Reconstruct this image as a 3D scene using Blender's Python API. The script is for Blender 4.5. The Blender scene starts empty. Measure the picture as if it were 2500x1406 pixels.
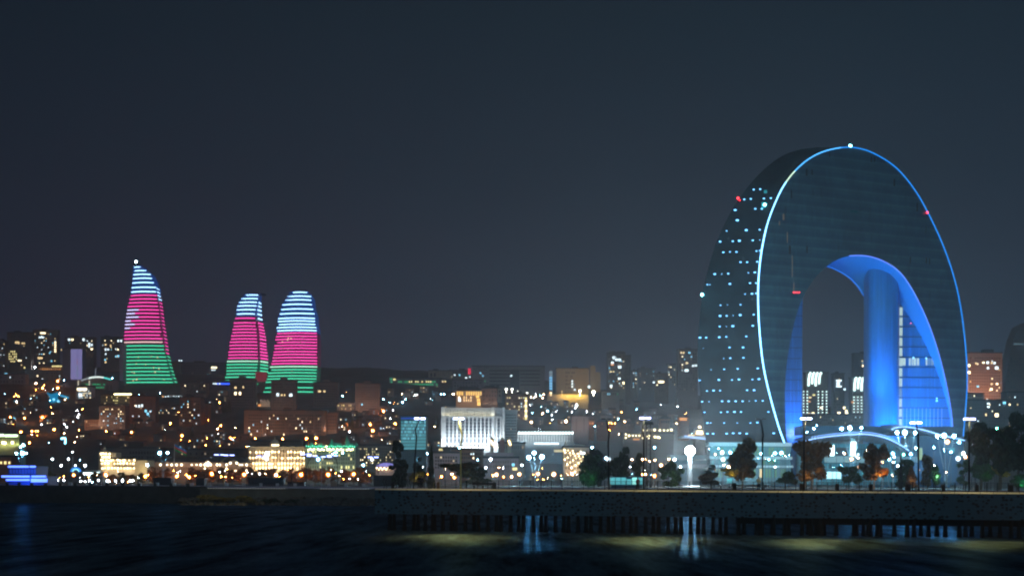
import bpy, math, random
from math import radians as R, sin, cos, tan, pi
random.seed(7)
SC = bpy.context.scene
COL = SC.collection
# ------------------------------------------------------------ camera
F = 3857.0            # focal length in pixels of a 2500 px wide frame
EYE = 6.0
ROLL = R(0.30)
HX, HY = 1250.0, 1180.0
cd = bpy.data.cameras.new('camera'); cam = bpy.data.objects.new('camera', cd); COL.objects.link(cam)
cd.sensor_width = 36.0; cd.lens = 36.0 * F / 2500.0
cd.shift_y = (HY - 703.0) / 2500.0
cd.clip_start = 1.0; cd.clip_end = 30000
import mathutils
cam.matrix_world = mathutils.Matrix.Translation((0, 0, EYE)) @ mathutils.Matrix.Rotation(pi/2, 4, 'X') @ mathutils.Matrix.Rotation(ROLL, 4, 'Z')
SC.camera = cam

def lin(c):
    c = c / 255.0
    return c / 12.92 if c <= .04045 else ((c + .055) / 1.055) ** 2.4
def rgb(r, g, b): return (lin(r), lin(g), lin(b), 1.0)

# ------------------------------------------------------------ world
W = bpy.data.worlds.new('World'); SC.world = W; W.use_nodes = True
nt = W.node_tree; nt.nodes.clear()
def N(t, ty, **kw):
    n = t.nodes.new(ty)
    for k, v in kw.items(): setattr(n, k, v)
    return n
out = N(nt, 'ShaderNodeOutputWorld'); bg = N(nt, 'ShaderNodeBackground')
tc = N(nt, 'ShaderNodeTexCoord'); sp = N(nt, 'ShaderNodeSeparateXYZ')
nt.links.new(tc.outputs['Generated'], sp.inputs[0])
def ramp(t, stops):
    r = N(t, 'ShaderNodeValToRGB'); e = r.color_ramp.elements
    while len(e) > 1: e.remove(e[0])
    e[0].position = stops[0][0]; e[0].color = stops[0][1]
    for p, c in stops[1:]:
        x = e.new(p); x.color = c
    return r
mr = N(nt, 'ShaderNodeMapRange'); mr.inputs[1].default_value = 0.0; mr.inputs[2].default_value = .34
nt.links.new(sp.outputs[2], mr.inputs[0])
SKYG = .80
def sc3(c, k=1.0): return (c[0]*k, c[1]*k, c[2]*k, 1)
rl = ramp(nt, [(0, sc3(rgb(48, 48, 66))), (.25, sc3(rgb(37, 41, 62))), (.55, sc3(rgb(26, 35, 50))), (1, sc3(rgb(12, 28, 38)))])
rr = ramp(nt, [(0, sc3(rgb(70, 78, 96))), (.25, sc3(rgb(52, 60, 78))), (.55, sc3(rgb(34, 45, 59))), (1, sc3(rgb(16, 34, 46)))])
nt.links.new(mr.outputs[0], rl.inputs[0]); nt.links.new(mr.outputs[0], rr.inputs[0])
mx = N(nt, 'ShaderNodeMapRange'); mx.inputs[1].default_value = -.3; mx.inputs[2].default_value = .22
nt.links.new(sp.outputs[0], mx.inputs[0])
ns = N(nt, 'ShaderNodeTexNoise'); ns.inputs['Scale'].default_value = 5.0; ns.inputs['Detail'].default_value = 3
nt.links.new(tc.outputs['Generated'], ns.inputs['Vector'])
ad = N(nt, 'ShaderNodeMath', operation='MULTIPLY_ADD'); ad.inputs[1].default_value = .5; ad.inputs[2].default_value = -.25
nt.links.new(ns.outputs[0], ad.inputs[0])
ad2 = N(nt, 'ShaderNodeMath', operation='ADD', use_clamp=True)
nt.links.new(mx.outputs[0], ad2.inputs[0]); nt.links.new(ad.outputs[0], ad2.inputs[1])
mixc = N(nt, 'ShaderNodeMix', data_type='RGBA')
nt.links.new(ad2.outputs[0], mixc.inputs[0]); nt.links.new(rl.outputs[0], mixc.inputs[6]); nt.links.new(rr.outputs[0], mixc.inputs[7])
nt.links.new(mixc.outputs[2], bg.inputs[0]); bg.inputs[1].default_value = SKYG
nt.links.new(bg.outputs[0], out.inputs[0])

# faint added fill sun from the sea side, to shade the building faces
sd = bpy.data.lights.new('fill_sun', 'SUN'); sd.energy = .17; sd.angle = R(25); sd.color = (.72, .86, 1.0)
so = bpy.data.objects.new('fill_sun', sd); COL.objects.link(so); so.rotation_euler = (R(62), 0, R(-25))

SC.view_settings.view_transform = 'Standard'; SC.view_settings.look = 'None'
SC.view_settings.exposure = 0; SC.view_settings.gamma = 1
SC.render.engine = 'CYCLES'
cy = SC.cycles
cy.use_denoising = True
cy.max_bounces = 5; cy.diffuse_bounces = 2; cy.glossy_bounces = 3; cy.volume_bounces = 0
cy.transparent_max_bounces = 6
cy.sample_clamp_direct = 300; cy.sample_clamp_indirect = 2.0
cy.filter_width = 2.1
cy.use_light_tree = True
cy.caustics_reflective = False; cy.caustics_refractive = False

# ------------------------------------------------------------ projection
def uv_of(px, py):
    dx, dy = px - HX, HY - py
    return dx*cos(ROLL) - dy*sin(ROLL), dx*sin(ROLL) + dy*cos(ROLL)
def at(px, py, D):
    u, v = uv_of(px, py)
    return mathutils.Vector((u*D/F, D, EYE + v*D/F))
def px_of(X, D, Z=6):
    u = X*F/D; v = (Z-EYE)*F/D
    return HX + u*cos(ROLL) + v*sin(ROLL)
GC = [-700, 0, 300, 600, 900, 1250, 1450, 1700, 2000, 3300]
GD = [1000, 1200, 1400, 1700, 2000, 2300, 2600, 3000, 3500]
LFT = [1150, 1112, 1062, 1012, 958, 925, 905, 898]
GR = [LFT, [1150, 1112, 1062, 1005, 950, 920, 893, 888], LFT, LFT, LFT,
      [1152, 1114, 1068, 1020, 985, 955, 925, 915],
      [1157, 1125, 1085, 1050, 1012, 982, 957, 948],
      [1165, 1142, 1102, 1066, 1032, 1002, 976, 962],
      [1170, 1152, 1112, 1072, 1042, 1022, 1001, 992], [1170, 1152, 1112, 1072, 1042, 1022, 1001, 992]]
def interp(xs, ys, x):
    if x <= xs[0]: return ys[0]
    for i in range(1, len(xs)):
        if x <= xs[i]:
            t = (x-xs[i-1])/(xs[i]-xs[i-1]); return ys[i-1]*(1-t)+ys[i]*t
    return ys[-1]
def grow(px, D):
    a = [interp(GD, [1184]+r, D) for r in GR]
    return interp(GC, a, px)
def gz(px, D):
    """ground height at pixel column px, distance D"""
    if D <= 1000: return 4.9
    if D > 3500: D2 = 3500
    else: D2 = D
    row = grow(px, D2)
    z = at(px, row, D2)[2]
    if D > 3500: z -= (D-3500)*.06
    return max(z, 4.9)
def dist_for(px, row):
    lo, hi = 1000., 3500.
    if grow(px, hi) > row: return hi
    for _ in range(40):
        m = (lo+hi)/2
        if grow(px, m) > row: lo = m
        else: hi = m
    return lo

# ------------------------------------------------------------ materials
MATS = {}
def mat(name, color, rough=.8, emit=None, es=0, metal=0, spec=.3, noise=0, nscale=1.0, alpha=None):
    if name in MATS: return MATS[name]
    m = bpy.data.materials.new(name); m.use_nodes = True; MATS[name] = m
    t = m.node_tree; b = t.nodes['Principled BSDF']
    b.inputs['Base Color'].default_value = color; b.inputs['Roughness'].default_value = rough
    b.inputs['Metallic'].default_value = metal; b.inputs['Specular IOR Level'].default_value = spec
    if emit:
        b.inputs['Emission Color'].default_value = emit; b.inputs['Emission Strength'].default_value = es
    if noise:
        c = N(t, 'ShaderNodeTexCoord'); n = N(t, 'ShaderNodeTexNoise'); n.inputs['Scale'].default_value = nscale
        n.inputs['Detail'].default_value = 5
        t.links.new(c.outputs['Object'], n.inputs['Vector'])
        k = 1-noise
        r = ramp(t, [(.3, (color[0]*k, color[1]*k, color[2]*k, 1)), (.7, (min(1, color[0]*(1+noise)), min(1, color[1]*(1+noise)), min(1, color[2]*(1+noise)), 1))])
        t.links.new(n.outputs[0], r.inputs[0]); t.links.new(r.outputs[0], b.inputs['Base Color'])
    return m
def emat(name, c, s, rough=.6):
    return mat(name, (c[0]*.3, c[1]*.3, c[2]*.3, 1), rough, emit=c, es=s)
stone = mat('beige_stone', (.40, .32, .24, 1), .85, noise=.2, nscale=.15)
brown = mat('brown_brick', (.26, .15, .095, 1), .9, noise=.25, nscale=.12)
brown2 = mat('dark_plaster', (.16, .12, .10, 1), .9, noise=.25, nscale=.1)
greyc = mat('grey_concrete', (.22, .22, .24, 1), .85, noise=.15, nscale=.1)
lilac = mat('lilac_panel', (.5, .46, .62, 1), .8, noise=.08, nscale=.2)
white = mat('white_stone', (.75, .76, .76, 1), .8, noise=.06, nscale=.3)
pink = mat('pink_plaster', (.48, .32, .30, 1), .85, noise=.12, nscale=.2)
orangeb = mat('orange_brick', (.45, .20, .10, 1), .85, noise=.15, nscale=.2)
darkroof = mat('dark_roof', (.05, .045, .045, 1), .8)
glassd = mat('dark_glass', (.02, .025, .03, 1), .15, spec=.6)
tealg = mat('teal_glass', (.12, .32, .36, 1), .25, spec=.6)
greenroof = mat('green_roof', (.10, .38, .28, 1), .6)
metal = mat('grey_metal', (.22, .23, .25, 1), .45, metal=.6)
blackm = mat('black_metal', (.015, .016, .018, 1), .5)
olive = mat('olive_pole', (.42, .38, .12, 1), .5)
warmE = emat('warm_window', (1, .72, .35, 1), 1.6)
warmE2 = emat('bright_warm_window', (1, .80, .48, 1), 4.0)
coolE = emat('cool_window', (.75, .92, 1, 1), 2.2)
cyanE = emat('cyan_window', (.25, .72, 1, 1), 1.8)
greenE = emat('green_window', (.05, .75, .32, 1), .8)
yelE = emat('yellow_window', (1, .85, .35, 1), 1.6)
orgE = emat('orange_window', (1, .42, .12, 1), 1.2)
dimE = emat('dim_window', (.9, .65, .45, 1), .35)

# ------------------------------------------------------------ mesh helpers
class MB:
    def __init__(s): s.v = []; s.f = []
    def add(s, vs, fs):
        o = len(s.v); s.v += [tuple(v) for v in vs]; s.f += [tuple(i+o for i in f) for f in fs]; return s
    def box(s, x0, x1, y0, y1, z0, z1):
        return s.add([(x0,y0,z0),(x1,y0,z0),(x1,y1,z0),(x0,y1,z0),(x0,y0,z1),(x1,y0,z1),(x1,y1,z1),(x0,y1,z1)],
                     [(0,3,2,1),(4,5,6,7),(0,1,5,4),(1,2,6,5),(2,3,7,6),(3,0,4,7)])
    def hip(s, x0, x1, y0, y1, z0, z1, inset=.3):
        dx = min((x1-x0), (y1-y0))*inset
        return s.add([(x0,y0,z0),(x1,y0,z0),(x1,y1,z0),(x0,y1,z0),(x0+dx,y0+dx,z1),(x1-dx,y0+dx,z1),(x1-dx,y1-dx,z1),(x0+dx,y1-dx,z1)],
                     [(0,3,2,1),(4,5,6,7),(0,1,5,4),(1,2,6,5),(2,3,7,6),(3,0,4,7)])
    def tube(s, pts, rs, n=8):
        pts = [mathutils.Vector(p) for p in pts]
        if not hasattr(rs, '__len__'): rs = [rs]*len(pts)
        o = len(s.v)
        for i, p in enumerate(pts):
            d = (pts[min(i+1, len(pts)-1)]-pts[max(i-1, 0)]).normalized()
            a = d.cross(mathutils.Vector((0, 1, 0)) if abs(d.y) < .9 else mathutils.Vector((1, 0, 0))).normalized(); b = d.cross(a)
            for k in range(n):
                t = 2*pi*k/n; q = p+(a*cos(t)+b*sin(t))*rs[i]; s.v.append(tuple(q))
        for i in range(len(pts)-1):
            for k in range(n):
                s.f.append((o+i*n+k, o+i*n+(k+1) % n, o+(i+1)*n+(k+1) % n, o+(i+1)*n+k))
        s.f.append(tuple(o+k for k in range(n))[::-1]); s.f.append(tuple(o+(len(pts)-1)*n+k for k in range(n)))
        return s
    def lathe(s, c, prof, n=16):
        o = len(s.v)
        for r, z in prof:
            for k in range(n):
                t = 2*pi*k/n; s.v.append((c[0]+r*cos(t), c[1]+r*sin(t), c[2]+z))
        for i in range(len(prof)-1):
            for k in range(n):
                s.f.append((o+i*n+k, o+i*n+(k+1) % n, o+(i+1)*n+(k+1) % n, o+(i+1)*n+k))
        s.f.append(tuple(o+k for k in range(n))[::-1]); s.f.append(tuple(o+(len(prof)-1)*n+k for k in range(n)))
        return s
    def sphere(s, c, r, n=10, m=6, sz=1.0):
        return s.lathe(c, [(max(r*sin(pi*i/m), r*.02), -r*cos(pi*i/m)*sz) for i in range(m+1)], n)
    def strip(s, A, B, flip=False):
        o = len(s.v); n = len(A)
        s.v += [tuple(a) for a in A]+[tuple(b) for b in B]
        for i in range(n-1):
            f = (o+i, o+i+1, o+n+i+1, o+n+i); s.f.append(f[::-1] if flip else f)
        return s
def wloc(o):
    v = mathutils.Vector((0, 0, 0))
    while o: v = v + o.location; o = o.parent
    return v
def mesh_of(name, mb, m, off=(0, 0, 0), smooth=False):
    me = bpy.data.meshes.new(name)
    me.from_pydata([(v[0]-off[0], v[1]-off[1], v[2]-off[2]) for v in mb.v], [], mb.f)
    me.materials.append(m); me.update()
    if smooth:
        for p in me.polygons: p.use_smooth = True
    return me
def obj(name, mb, m, parent=None, smooth=False, label=None):
    off = wloc(parent) if parent else (0, 0, 0)
    o = bpy.data.objects.new(name, mesh_of(name, mb, m, off, smooth)); COL.objects.link(o)
    if parent: o.parent = parent
    if label: o['label'] = label
    return o
LABELS = {}
def tag(o, label, cat, group=None, kind=None):
    LABELS.setdefault(label, []).append(o.name)
    o['label'] = label; o['category'] = cat
    if group: o['group'] = group
    if kind: o['kind'] = kind
    return o
def thing(name, label, cat, loc, group=None):
    o = bpy.data.objects.new(name, None); COL.objects.link(o); o.location = loc; o.empty_display_size = 1
    return tag(o, label, cat, group)
def struct(name, mb, m, label=None, smooth=False):
    o = obj(name, mb, m, smooth=smooth); o['kind'] = 'structure'
    return o
def inst(name, me, parent, loc, scale=(1, 1, 1), rot=(0, 0, 0)):
    """object sharing mesh data; loc in world coordinates"""
    o = bpy.data.objects.new(name, me); COL.objects.link(o)
    if parent:
        o.parent = parent; w = wloc(parent); loc = (loc[0]-w[0], loc[1]-w[1], loc[2]-w[2])
    o.location = loc; o.scale = scale; o.rotation_euler = rot
    return o
BOXM = {}
def unit(m):
    if m.name not in BOXM: BOXM[m.name] = mesh_of('window', MB().box(-.5, .5, -.5, .5, -.5, .5), m)
    return BOXM[m.name]
def light(parent, kind, loc, energy, color, size=1.0, target=None, size_y=None, spot=None, blend=.5, name='floodlight'):
    d = bpy.data.lights.new(name, kind); d.energy = energy; d.color = color
    if kind == 'AREA':
        d.size = size
        if size_y: d.shape = 'RECTANGLE'; d.size_y = size_y
    elif kind in ('POINT', 'SPOT'): d.shadow_soft_size = size
    if kind == 'SPOT': d.spot_size = spot; d.spot_blend = blend
    o = bpy.data.objects.new(name, d); COL.objects.link(o); loc = mathutils.Vector(loc)
    if target is not None:
        o.rotation_euler = (mathutils.Vector(target)-loc).to_track_quat('-Z', 'Y').to_euler()
    if parent: o.parent = parent; loc = loc-wloc(parent)
    o.location = loc
    return o
ORD = 'first second third fourth fifth sixth seventh eighth ninth tenth eleventh twelfth thirteenth fourteenth fifteenth sixteenth seventeenth eighteenth nineteenth twentieth'.split()
TENS = {20: 'twenty', 30: 'thirty', 40: 'forty', 50: 'fifty', 60: 'sixty', 70: 'seventy', 80: 'eighty'}
def ordw(i):
    i += 1
    if i <= 20: return ORD[i-1]
    t, r = i//10*10, i % 10
    return TENS[t]+'-'+ORD[r-1] if r else TENS[t][:-1]+'ieth'

# ------------------------------------------------------------ setting: sea, land
def water_mat():
    m = bpy.data.materials.new('sea_water'); m.use_nodes = True; t = m.node_tree; t.nodes.clear()
    o_ = N(t, 'ShaderNodeOutputMaterial'); mi = N(t, 'ShaderNodeMixShader'); di = N(t, 'ShaderNodeBsdfDiffuse'); gl_ = N(t, 'ShaderNodeBsdfGlossy'); fr = N(t, 'ShaderNodeFresnel')
    di.inputs[0].default_value = (.022, .036, .046, 1); gl_.inputs[0].default_value = (.28, .62, 1, 1); gl_.inputs['Roughness'].default_value = .33; fr.inputs[0].default_value = 1.33
    c = N(t, 'ShaderNodeTexCoord'); mp = N(t, 'ShaderNodeMapping'); mp.inputs['Scale'].default_value = (.22, 1.0, 1)
    t.links.new(c.outputs['Object'], mp.inputs[0])
    n = N(t, 'ShaderNodeTexNoise'); n.inputs['Scale'].default_value = .8; n.inputs['Detail'].default_value = 6; n.inputs['Roughness'].default_value = .6
    n2 = N(t, 'ShaderNodeTexNoise'); n2.inputs['Scale'].default_value = .30; n2.inputs['Detail'].default_value = 6; n2.inputs['Roughness'].default_value = .65
    t.links.new(mp.outputs[0], n.inputs['Vector']); t.links.new(mp.outputs[0], n2.inputs['Vector'])
    a = N(t, 'ShaderNodeMath', operation='MULTIPLY_ADD'); a.inputs[1].default_value = 2.2
    t.links.new(n2.outputs[0], a.inputs[0]); t.links.new(n.outputs[0], a.inputs[2])
    bp = N(t, 'ShaderNodeBump'); bp.inputs['Strength'].default_value = 1.0; bp.inputs['Distance'].default_value = .8
    t.links.new(a.outputs[0], bp.inputs['Height'])
    for q in (di, gl_, fr): t.links.new(bp.outputs[0], q.inputs['Normal'])
    k_ = N(t, 'ShaderNodeMath', operation='MULTIPLY'); k_.inputs[1].default_value = .5; t.links.new(fr.outputs[0], k_.inputs[0])
    mp3 = N(t, 'ShaderNodeMapping'); mp3.inputs['Scale'].default_value = (.33, .035, 1); t.links.new(c.outputs['Object'], mp3.inputs[0])
    n3 = N(t, 'ShaderNodeTexNoise'); n3.inputs['Scale'].default_value = 1.0; n3.inputs['Detail'].default_value = 5; n3.inputs['Roughness'].default_value = .7; t.links.new(mp3.outputs[0], n3.inputs['Vector'])
    m3 = N(t, 'ShaderNodeMapRange'); m3.inputs[1].default_value = .35; m3.inputs[2].default_value = .68; m3.inputs[3].default_value = .25; m3.inputs[4].default_value = 1.7; t.links.new(n3.outputs[0], m3.inputs[0])
    k2 = N(t, 'ShaderNodeMath', operation='MULTIPLY'); t.links.new(k_.outputs[0], k2.inputs[0]); t.links.new(m3.outputs[0], k2.inputs[1]); k_ = k2
    vc = N(t, 'ShaderNodeVectorMath', operation='SCALE'); vc.inputs[0].default_value = (.022, .034, .042); t.links.new(m3.outputs[0], vc.inputs['Scale']); t.links.new(vc.outputs[0], di.inputs[0])
    t.links.new(k_.outputs[0], mi.inputs[0]); t.links.new(di.outputs[0], mi.inputs[1]); t.links.new(gl_.outputs[0], mi.inputs[2]); t.links.new(mi.outputs[0], o_.inputs[0])
    return m
struct('sea', MB().add([(-5000, -600, 0), (5000, -600, 0), (5000, 1500, 0), (-5000, 1500, 0)], [(0, 1, 2, 3)]), water_mat())
def ground_mat():
    m = bpy.data.materials.new('hillside'); m.use_nodes = True; t = m.node_tree; b = t.nodes['Principled BSDF']
    b.inputs['Roughness'].default_value = .95
    c = N(t, 'ShaderNodeTexCoord'); n = N(t, 'ShaderNodeTexNoise'); n.inputs['Scale'].default_value = .012; n.inputs['Detail'].default_value = 9; n.inputs['Roughness'].default_value = .7
    t.links.new(c.outputs['Object'], n.inputs['Vector'])
    r = ramp(t, [(.35, (.018, .022, .014, 1)), (.55, (.05, .045, .035, 1)), (.75, (.11, .09, .07, 1))])
    t.links.new(n.outputs[0], r.inputs[0]); t.links.new(r.outputs[0], b.inputs['Base Color'])
    return m
gm = ground_mat()
g = MB(); cols = [-900+40*i for i in range(110)]; ds = [448, 520, 700, 1000, 1060, 1130]+[1200+60*i for i in range(40)]+[3700, 4300, 5500]
for D in ds:
    for p in cols:
        u = (p-HX)
        z = gz(p, D)
        if D > 1150: z += (random.random()-.5)*4*min(1, (D-1000)/1000)
        g.v.append((u*D/F, D, z if D > 448 else 4.9))
nc = len(cols)
for j in range(len(ds)-1):
    for i in range(nc-1): g.f.append((j*nc+i, j*nc+i+1, (j+1)*nc+i+1, (j+1)*nc+i))
struct('ground', g, gm)

# quay wall along the far shore (left part dark, stepping forward in the middle)
darkconc = mat('dark_quay_concrete', (.05, .055, .055, 1), .9, noise=.3, nscale=.5)
midconc = mat('grey_quay_concrete', (.13, .14, .13, 1), .9, noise=.2, nscale=.4)
def xat(px, D): return at(px, 1180, D)[0]
QX0, QX1 = xat(-900, 440), xat(505, 440)
o = obj('quay_wall', MB().box(QX0, QX1, 440, 449, -2, 4.55).box(QX0, QX1, 439.7, 440.6, 4.553, 4.8), darkconc)
tag(o, 'long dark concrete quay wall along the water on the left', 'quay wall')
o = obj('quay_wall', MB().box(QX1+.02, xat(1500, 430), 430, 449, -2, 4.1).box(QX1+.02, xat(1500, 430), 429.6, 430.4, 4.103, 4.4), midconc)
tag(o, 'lighter grey quay wall behind the boulders beside the pier end', 'quay wall')
o = obj('quay_wall', MB().box(xat(1500, 440)+.02, xat(3400, 440), 440, 449, -2, 4.6), darkconc)
tag(o, 'dark quay wall seen under and behind the pier on the right', 'quay wall')

# ------------------------------------------------------------ building helper
def slab_windows(root, x0, x1, yf, z0, z1, cols, rows, wm, fw=.5, fh=.55, lit=.0, lits=None, dark=glassd, rnd=None, explicit=None, skip=0.0):
    rnd = rnd or random
    dx = (x1-x0)/cols; dz = (z1-z0)/rows
    cells = []
    for r in range(rows):
        for c in range(cols):
            L = rnd.random() < lit
            if not L and rnd.random() < skip: continue
            cells.append((not L, rnd.random(), c, r, L))
    cells.sort()
    rest = MB(); n = 0
    for nl, _, c, r, L in cells:
        m = rnd.choice(lits) if L else dark
        if m is None: continue
        cx = x0+(c+.5)*dx; cz = z0+(r+.5)*dz
        sx, sz = dx*fw, dz*fh
        if L: sx *= rnd.choice((.5, .75, 1)); sz *= .8
        if n < 98:
            inst('window', unit(m), root, (cx, yf, cz), (sx, .3, sz)); n += 1
        else: rest.box(cx-sx/2, cx+sx/2, yf-.15, yf+.15, cz-sz/2, cz+sz/2)
    if rest.v:
        o = obj('window', rest, dark, root); o['kind'] = 'stuff'
BL = []
def building(label, x0, x1, yt, yb, D=None, wall=brown2, name='apartment_block', cat='building', depth=18, cols=6, rows=6,
             lit=.15, lits=(warmE, warmE2, coolE), dark=glassd, fw=.5, fh=.5, wy=None, roofh=1.2, roof=darkroof, seed=None,
             explicit=(), skip=0.0, group=None, penthouse=True, roofshape='flat', ledges=False, windows=True, wx=None):
    rnd = random.Random(seed if seed is not None else int(x0*7+yt*3))
    pm = (x0+x1)/2
    if D is None: D = dist_for(pm, yb)
    k = D/F
    A = at(x0, yt, D); B = at(x1, yt, D)
    zt = (A[2]+B[2])/2; zb = min(gz(x0, D), gz(x1, D), gz(pm, D+depth))-1.0
    X0, X1 = A[0], B[0]
    root = thing(name, label, cat, ((X0+X1)/2, D+depth/2, zb), group)
    w = MB().box(X0, X1, D, D+depth, zb, zt)
    zbase = at(pm, yb, D)[2]
    if ledges:
        nl = rows
        zz0 = at(pm, (wy[1] if wy else yb), D)[2]; zz1 = at(pm, (wy[0] if wy else yt), D)[2]
        for i in range(nl+1):
            z = zz0+(zz1-zz0)*i/nl
            w.box(X0-.12, X1+.12, D-.22, D+.0, z-.25, z+.2)
    obj('wall', w, wall, root)
    ov = .5
    if roofshape == 'flat':
        rf = MB().box(X0-ov, X1+ov, D-ov, D+depth+ov, zt+.003, zt+roofh)
        if penthouse:
            a = rnd.uniform(.15, .5); wd = (X1-X0)*rnd.uniform(.18, .3)
            rf.box(X0+(X1-X0)*a, X0+(X1-X0)*a+wd, D+3, D+depth-4, zt+roofh, zt+roofh+rnd.uniform(2, 3.5))
        obj('roof', rf, roof, root)
    else:
        obj('roof', MB().hip(X0-ov, X1+ov, D-ov, D+depth+ov, zt+.003, zt+roofh, .3), roof, root)
    if windows:
        a, b = wx if wx else (x0+(x1-x0)*.05, x1-(x1-x0)*.05)
        y0, y1 = wy if wy else (yt+(yb-yt)*.07, yb-(yb-yt)*.06)
        slab_windows(root, at(a, 1100, D)[0]-at(a, 1100, D)[0]+at(a, (y0+y1)/2, D)[0], at(b, (y0+y1)/2, D)[0], D, at(pm, y1, D)[2], at(pm, y0, D)[2],
                     cols, rows, None, fw, fh, lit, lits, dark, rnd, skip=skip)
    for e in explicit:
        ex, ey, m = e[:3]; sw = e[3] if len(e) > 3 else 3; sh = e[4] if len(e) > 4 else 3
        p = at(ex, ey, D)
        inst('window', unit(m), root, (p[0], D-.25, p[2]), (sw*k, .3, sh*k))
    BL.append((root, x0, x1, yt, yb, D, X0, X1, zb, zt))
    return root, D, X0, X1, zb, zt

# ------------------------------------------------------------ flame-shaped towers
bluB = emat('blue_white_led', (.34, .64, 1, 1), 4.0); pnkB = emat('magenta_led', (1, .06, .42, 1), 2.1)
palB = emat('pale_pink_led', (1, .62, .62, 1), 1.7); grnB = emat('green_led', (.07, .85, .46, 1), 1.5)
pgrB = emat('pale_green_led', (.5, 1, .72, 1), 1.7); lavB = emat('lavender_led', (.62, .6, 1, 1), 2.2)
def panel_mat(name, c, s):  # light spilling between the bands, put into the facade as faint emission
    m = mat(name, (.01, .015, .03, 1), .3, spec=.6); t = m.node_tree; b = t.nodes['Principled BSDF']
    cc = N(t, 'ShaderNodeTexCoord'); w = N(t, 'ShaderNodeTexWave', wave_type='BANDS', bands_direction='Z'); w.inputs['Scale'].default_value = .55
    t.links.new(cc.outputs['Object'], w.inputs['Vector'])
    nn = N(t, 'ShaderNodeTexNoise'); nn.inputs['Scale'].default_value = .12
    t.links.new(cc.outputs['Object'], nn.inputs['Vector'])
    a = N(t, 'ShaderNodeMath', operation='MULTIPLY'); t.links.new(w.outputs[1], a.inputs[0]); t.links.new(nn.outputs[0], a.inputs[1])
    s2 = N(t, 'ShaderNodeMath', operation='MULTIPLY_ADD'); s2.inputs[1].default_value = s*1.1; s2.inputs[2].default_value = s*.55
    t.links.new(a.outputs[0], s2.inputs[0]); t.links.new(s2.outputs[0], b.inputs['Emission Strength'])
    b.inputs['Emission Color'].default_value = c
    return m
bluP = panel_mat('blue_gap_glow', (.0, .10, .55, 1), .45); pnkP = panel_mat('magenta_gap_glow', (.36, .010, .17, 1), .15); grnP = panel_mat('green_gap_glow', (.005, .25, .13, 1), .17)
towerglass = mat('tower_glass', (.012, .016, .03, 1), .2, spec=.7)
redP = emat('red_lit_panel', (.28, .02, .04, 1), .6)

def flame_tower(label, rows, D, base_row, tip, side, colors, panels, bulge=5, thick=34, band_h=2.5):
    """rows: (row, x_left, x_right); side: function row -> (x0, x1) or None"""
    k = D/F
    pb = at(rows[-1][1], base_row, D)
    zb = gz((rows[-1][1]+rows[-1][2])/2, D+20)-3
    root = thing('flame_shaped_tower', label, 'skyscraper', (at((rows[-1][1]+rows[-1][2])/2, base_row, D)[0], D+15, zb))
    def sec(row, xl, xr, sx):
        P = []
        a = at(xl, row, D); b = at(xr, row, D)
        for i in range(7):
            t = i/6; P.append((a[0]+(b[0]-a[0])*t, D+6-bulge*sin(pi*t)-t*4, a[2]))
        s = at(sx, row, D+thick*.55)
        P.append((s[0], D+thick*.55, a[2]))
        P.append((b[0], D+thick, a[2])); P.append((a[0]+(b[0]-a[0])*.3, D+thick, a[2])); P.append((a[0]+.5, D+thick*.5, a[2]))
        return P
    R0 = [r[0] for r in rows]; XL = [r[1] for r in rows]; XR = [r[2] for r in rows]
    def body(r0, r1, m, name):
        rr = [r0]+[r for r in R0 if r0+.5 < r < r1-.5]+[r1]
        mb = MB(); n = 11
        for r in rr:
            xl = interp(R0, XL, r); xr = interp(R0, XR, r); sx = side(r)[1] if side(r) else xr+1
            mb.v += sec(r, xl-1.2, xr+1.2, max(sx+1, xr+1.5))
        for i in range(len(rr)-1):
            for j in range(n):
                mb.f.append((i*n+j, (i+1)*n+j, (i+1)*n+(j+1) % n, i*n+(j+1) % n))
        mb.f.append(tuple(range(n))); mb.f.append(tuple((len(rr)-1)*n+j for j in range(n))[::-1])
        return obj(name, mb, m, root, smooth=False)
    # tip: pointed crown over the first row
    r0 = rows[0]
    mb = MB(); top = [tuple(q) for q in sec(r0[0]-2, r0[1]-1.2, r0[2]+1.2, (side(r0[0])[1] if side(r0[0]) else r0[2]+1.5))]
    if tip:
        tp = at(tip[0], tip[1], D)
        a = at(tip[0]-1.5, tip[1], D); b = at(tip[0]+1.5+tip[2], tip[1], D)
        tq = []
        for q in top:
            t = (q[0]-top[0][0])/(top[6][0]-top[0][0]+1e-6); tq.append((a[0]+(b[0]-a[0])*t, q[1], a[2]))
        mb.v = top+tq; n = 11
        for j in range(n): mb.f.append((j, (j+1) % n, n+(j+1) % n, n+j))
        mb.f.append(tuple(n+j for j in range(n)))
        obj('crown', mb, towerglass, root)
    for r0_, r1_, m in panels: body(r0_, r1_, m, 'facade')
    body(panels[-1][1]+.3, HYrow(root, D), towerglass, 'tower_base')
    # luminous bands
    for i, (r, xl, xr) in enumerate(rows):
        for seg in colors(i, r, xl, xr):
            a, b, m = seg; mb = MB()
            xs = [a+(b-a)*q/8 for q in range(9)]
            def dep(x):
                t = (x-xl)/(xr-xl); return D+6-bulge*sin(pi*max(0, min(1, t)))-t*4-.5
            lo = []; hi = []; lo2 = []; hi2 = []
            for x in xs:
                p = at(x, r+band_h/2, D); q = at(x, r-band_h/2, D)
                lo.append((p[0], dep(x), p[2])); hi.append((q[0], dep(x), q[2]))
                lo2.append((p[0], dep(x)+.45, p[2])); hi2.append((q[0], dep(x)+.45, q[2]))
            mb.strip(lo, hi); mb.strip(hi, hi2); mb.strip(lo2, lo)
            obj('light_band', mb, m, root)
    return root
def HYrow(root, D):
    z = root.location.z
    return HY-(z-EYE)*F/D
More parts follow.
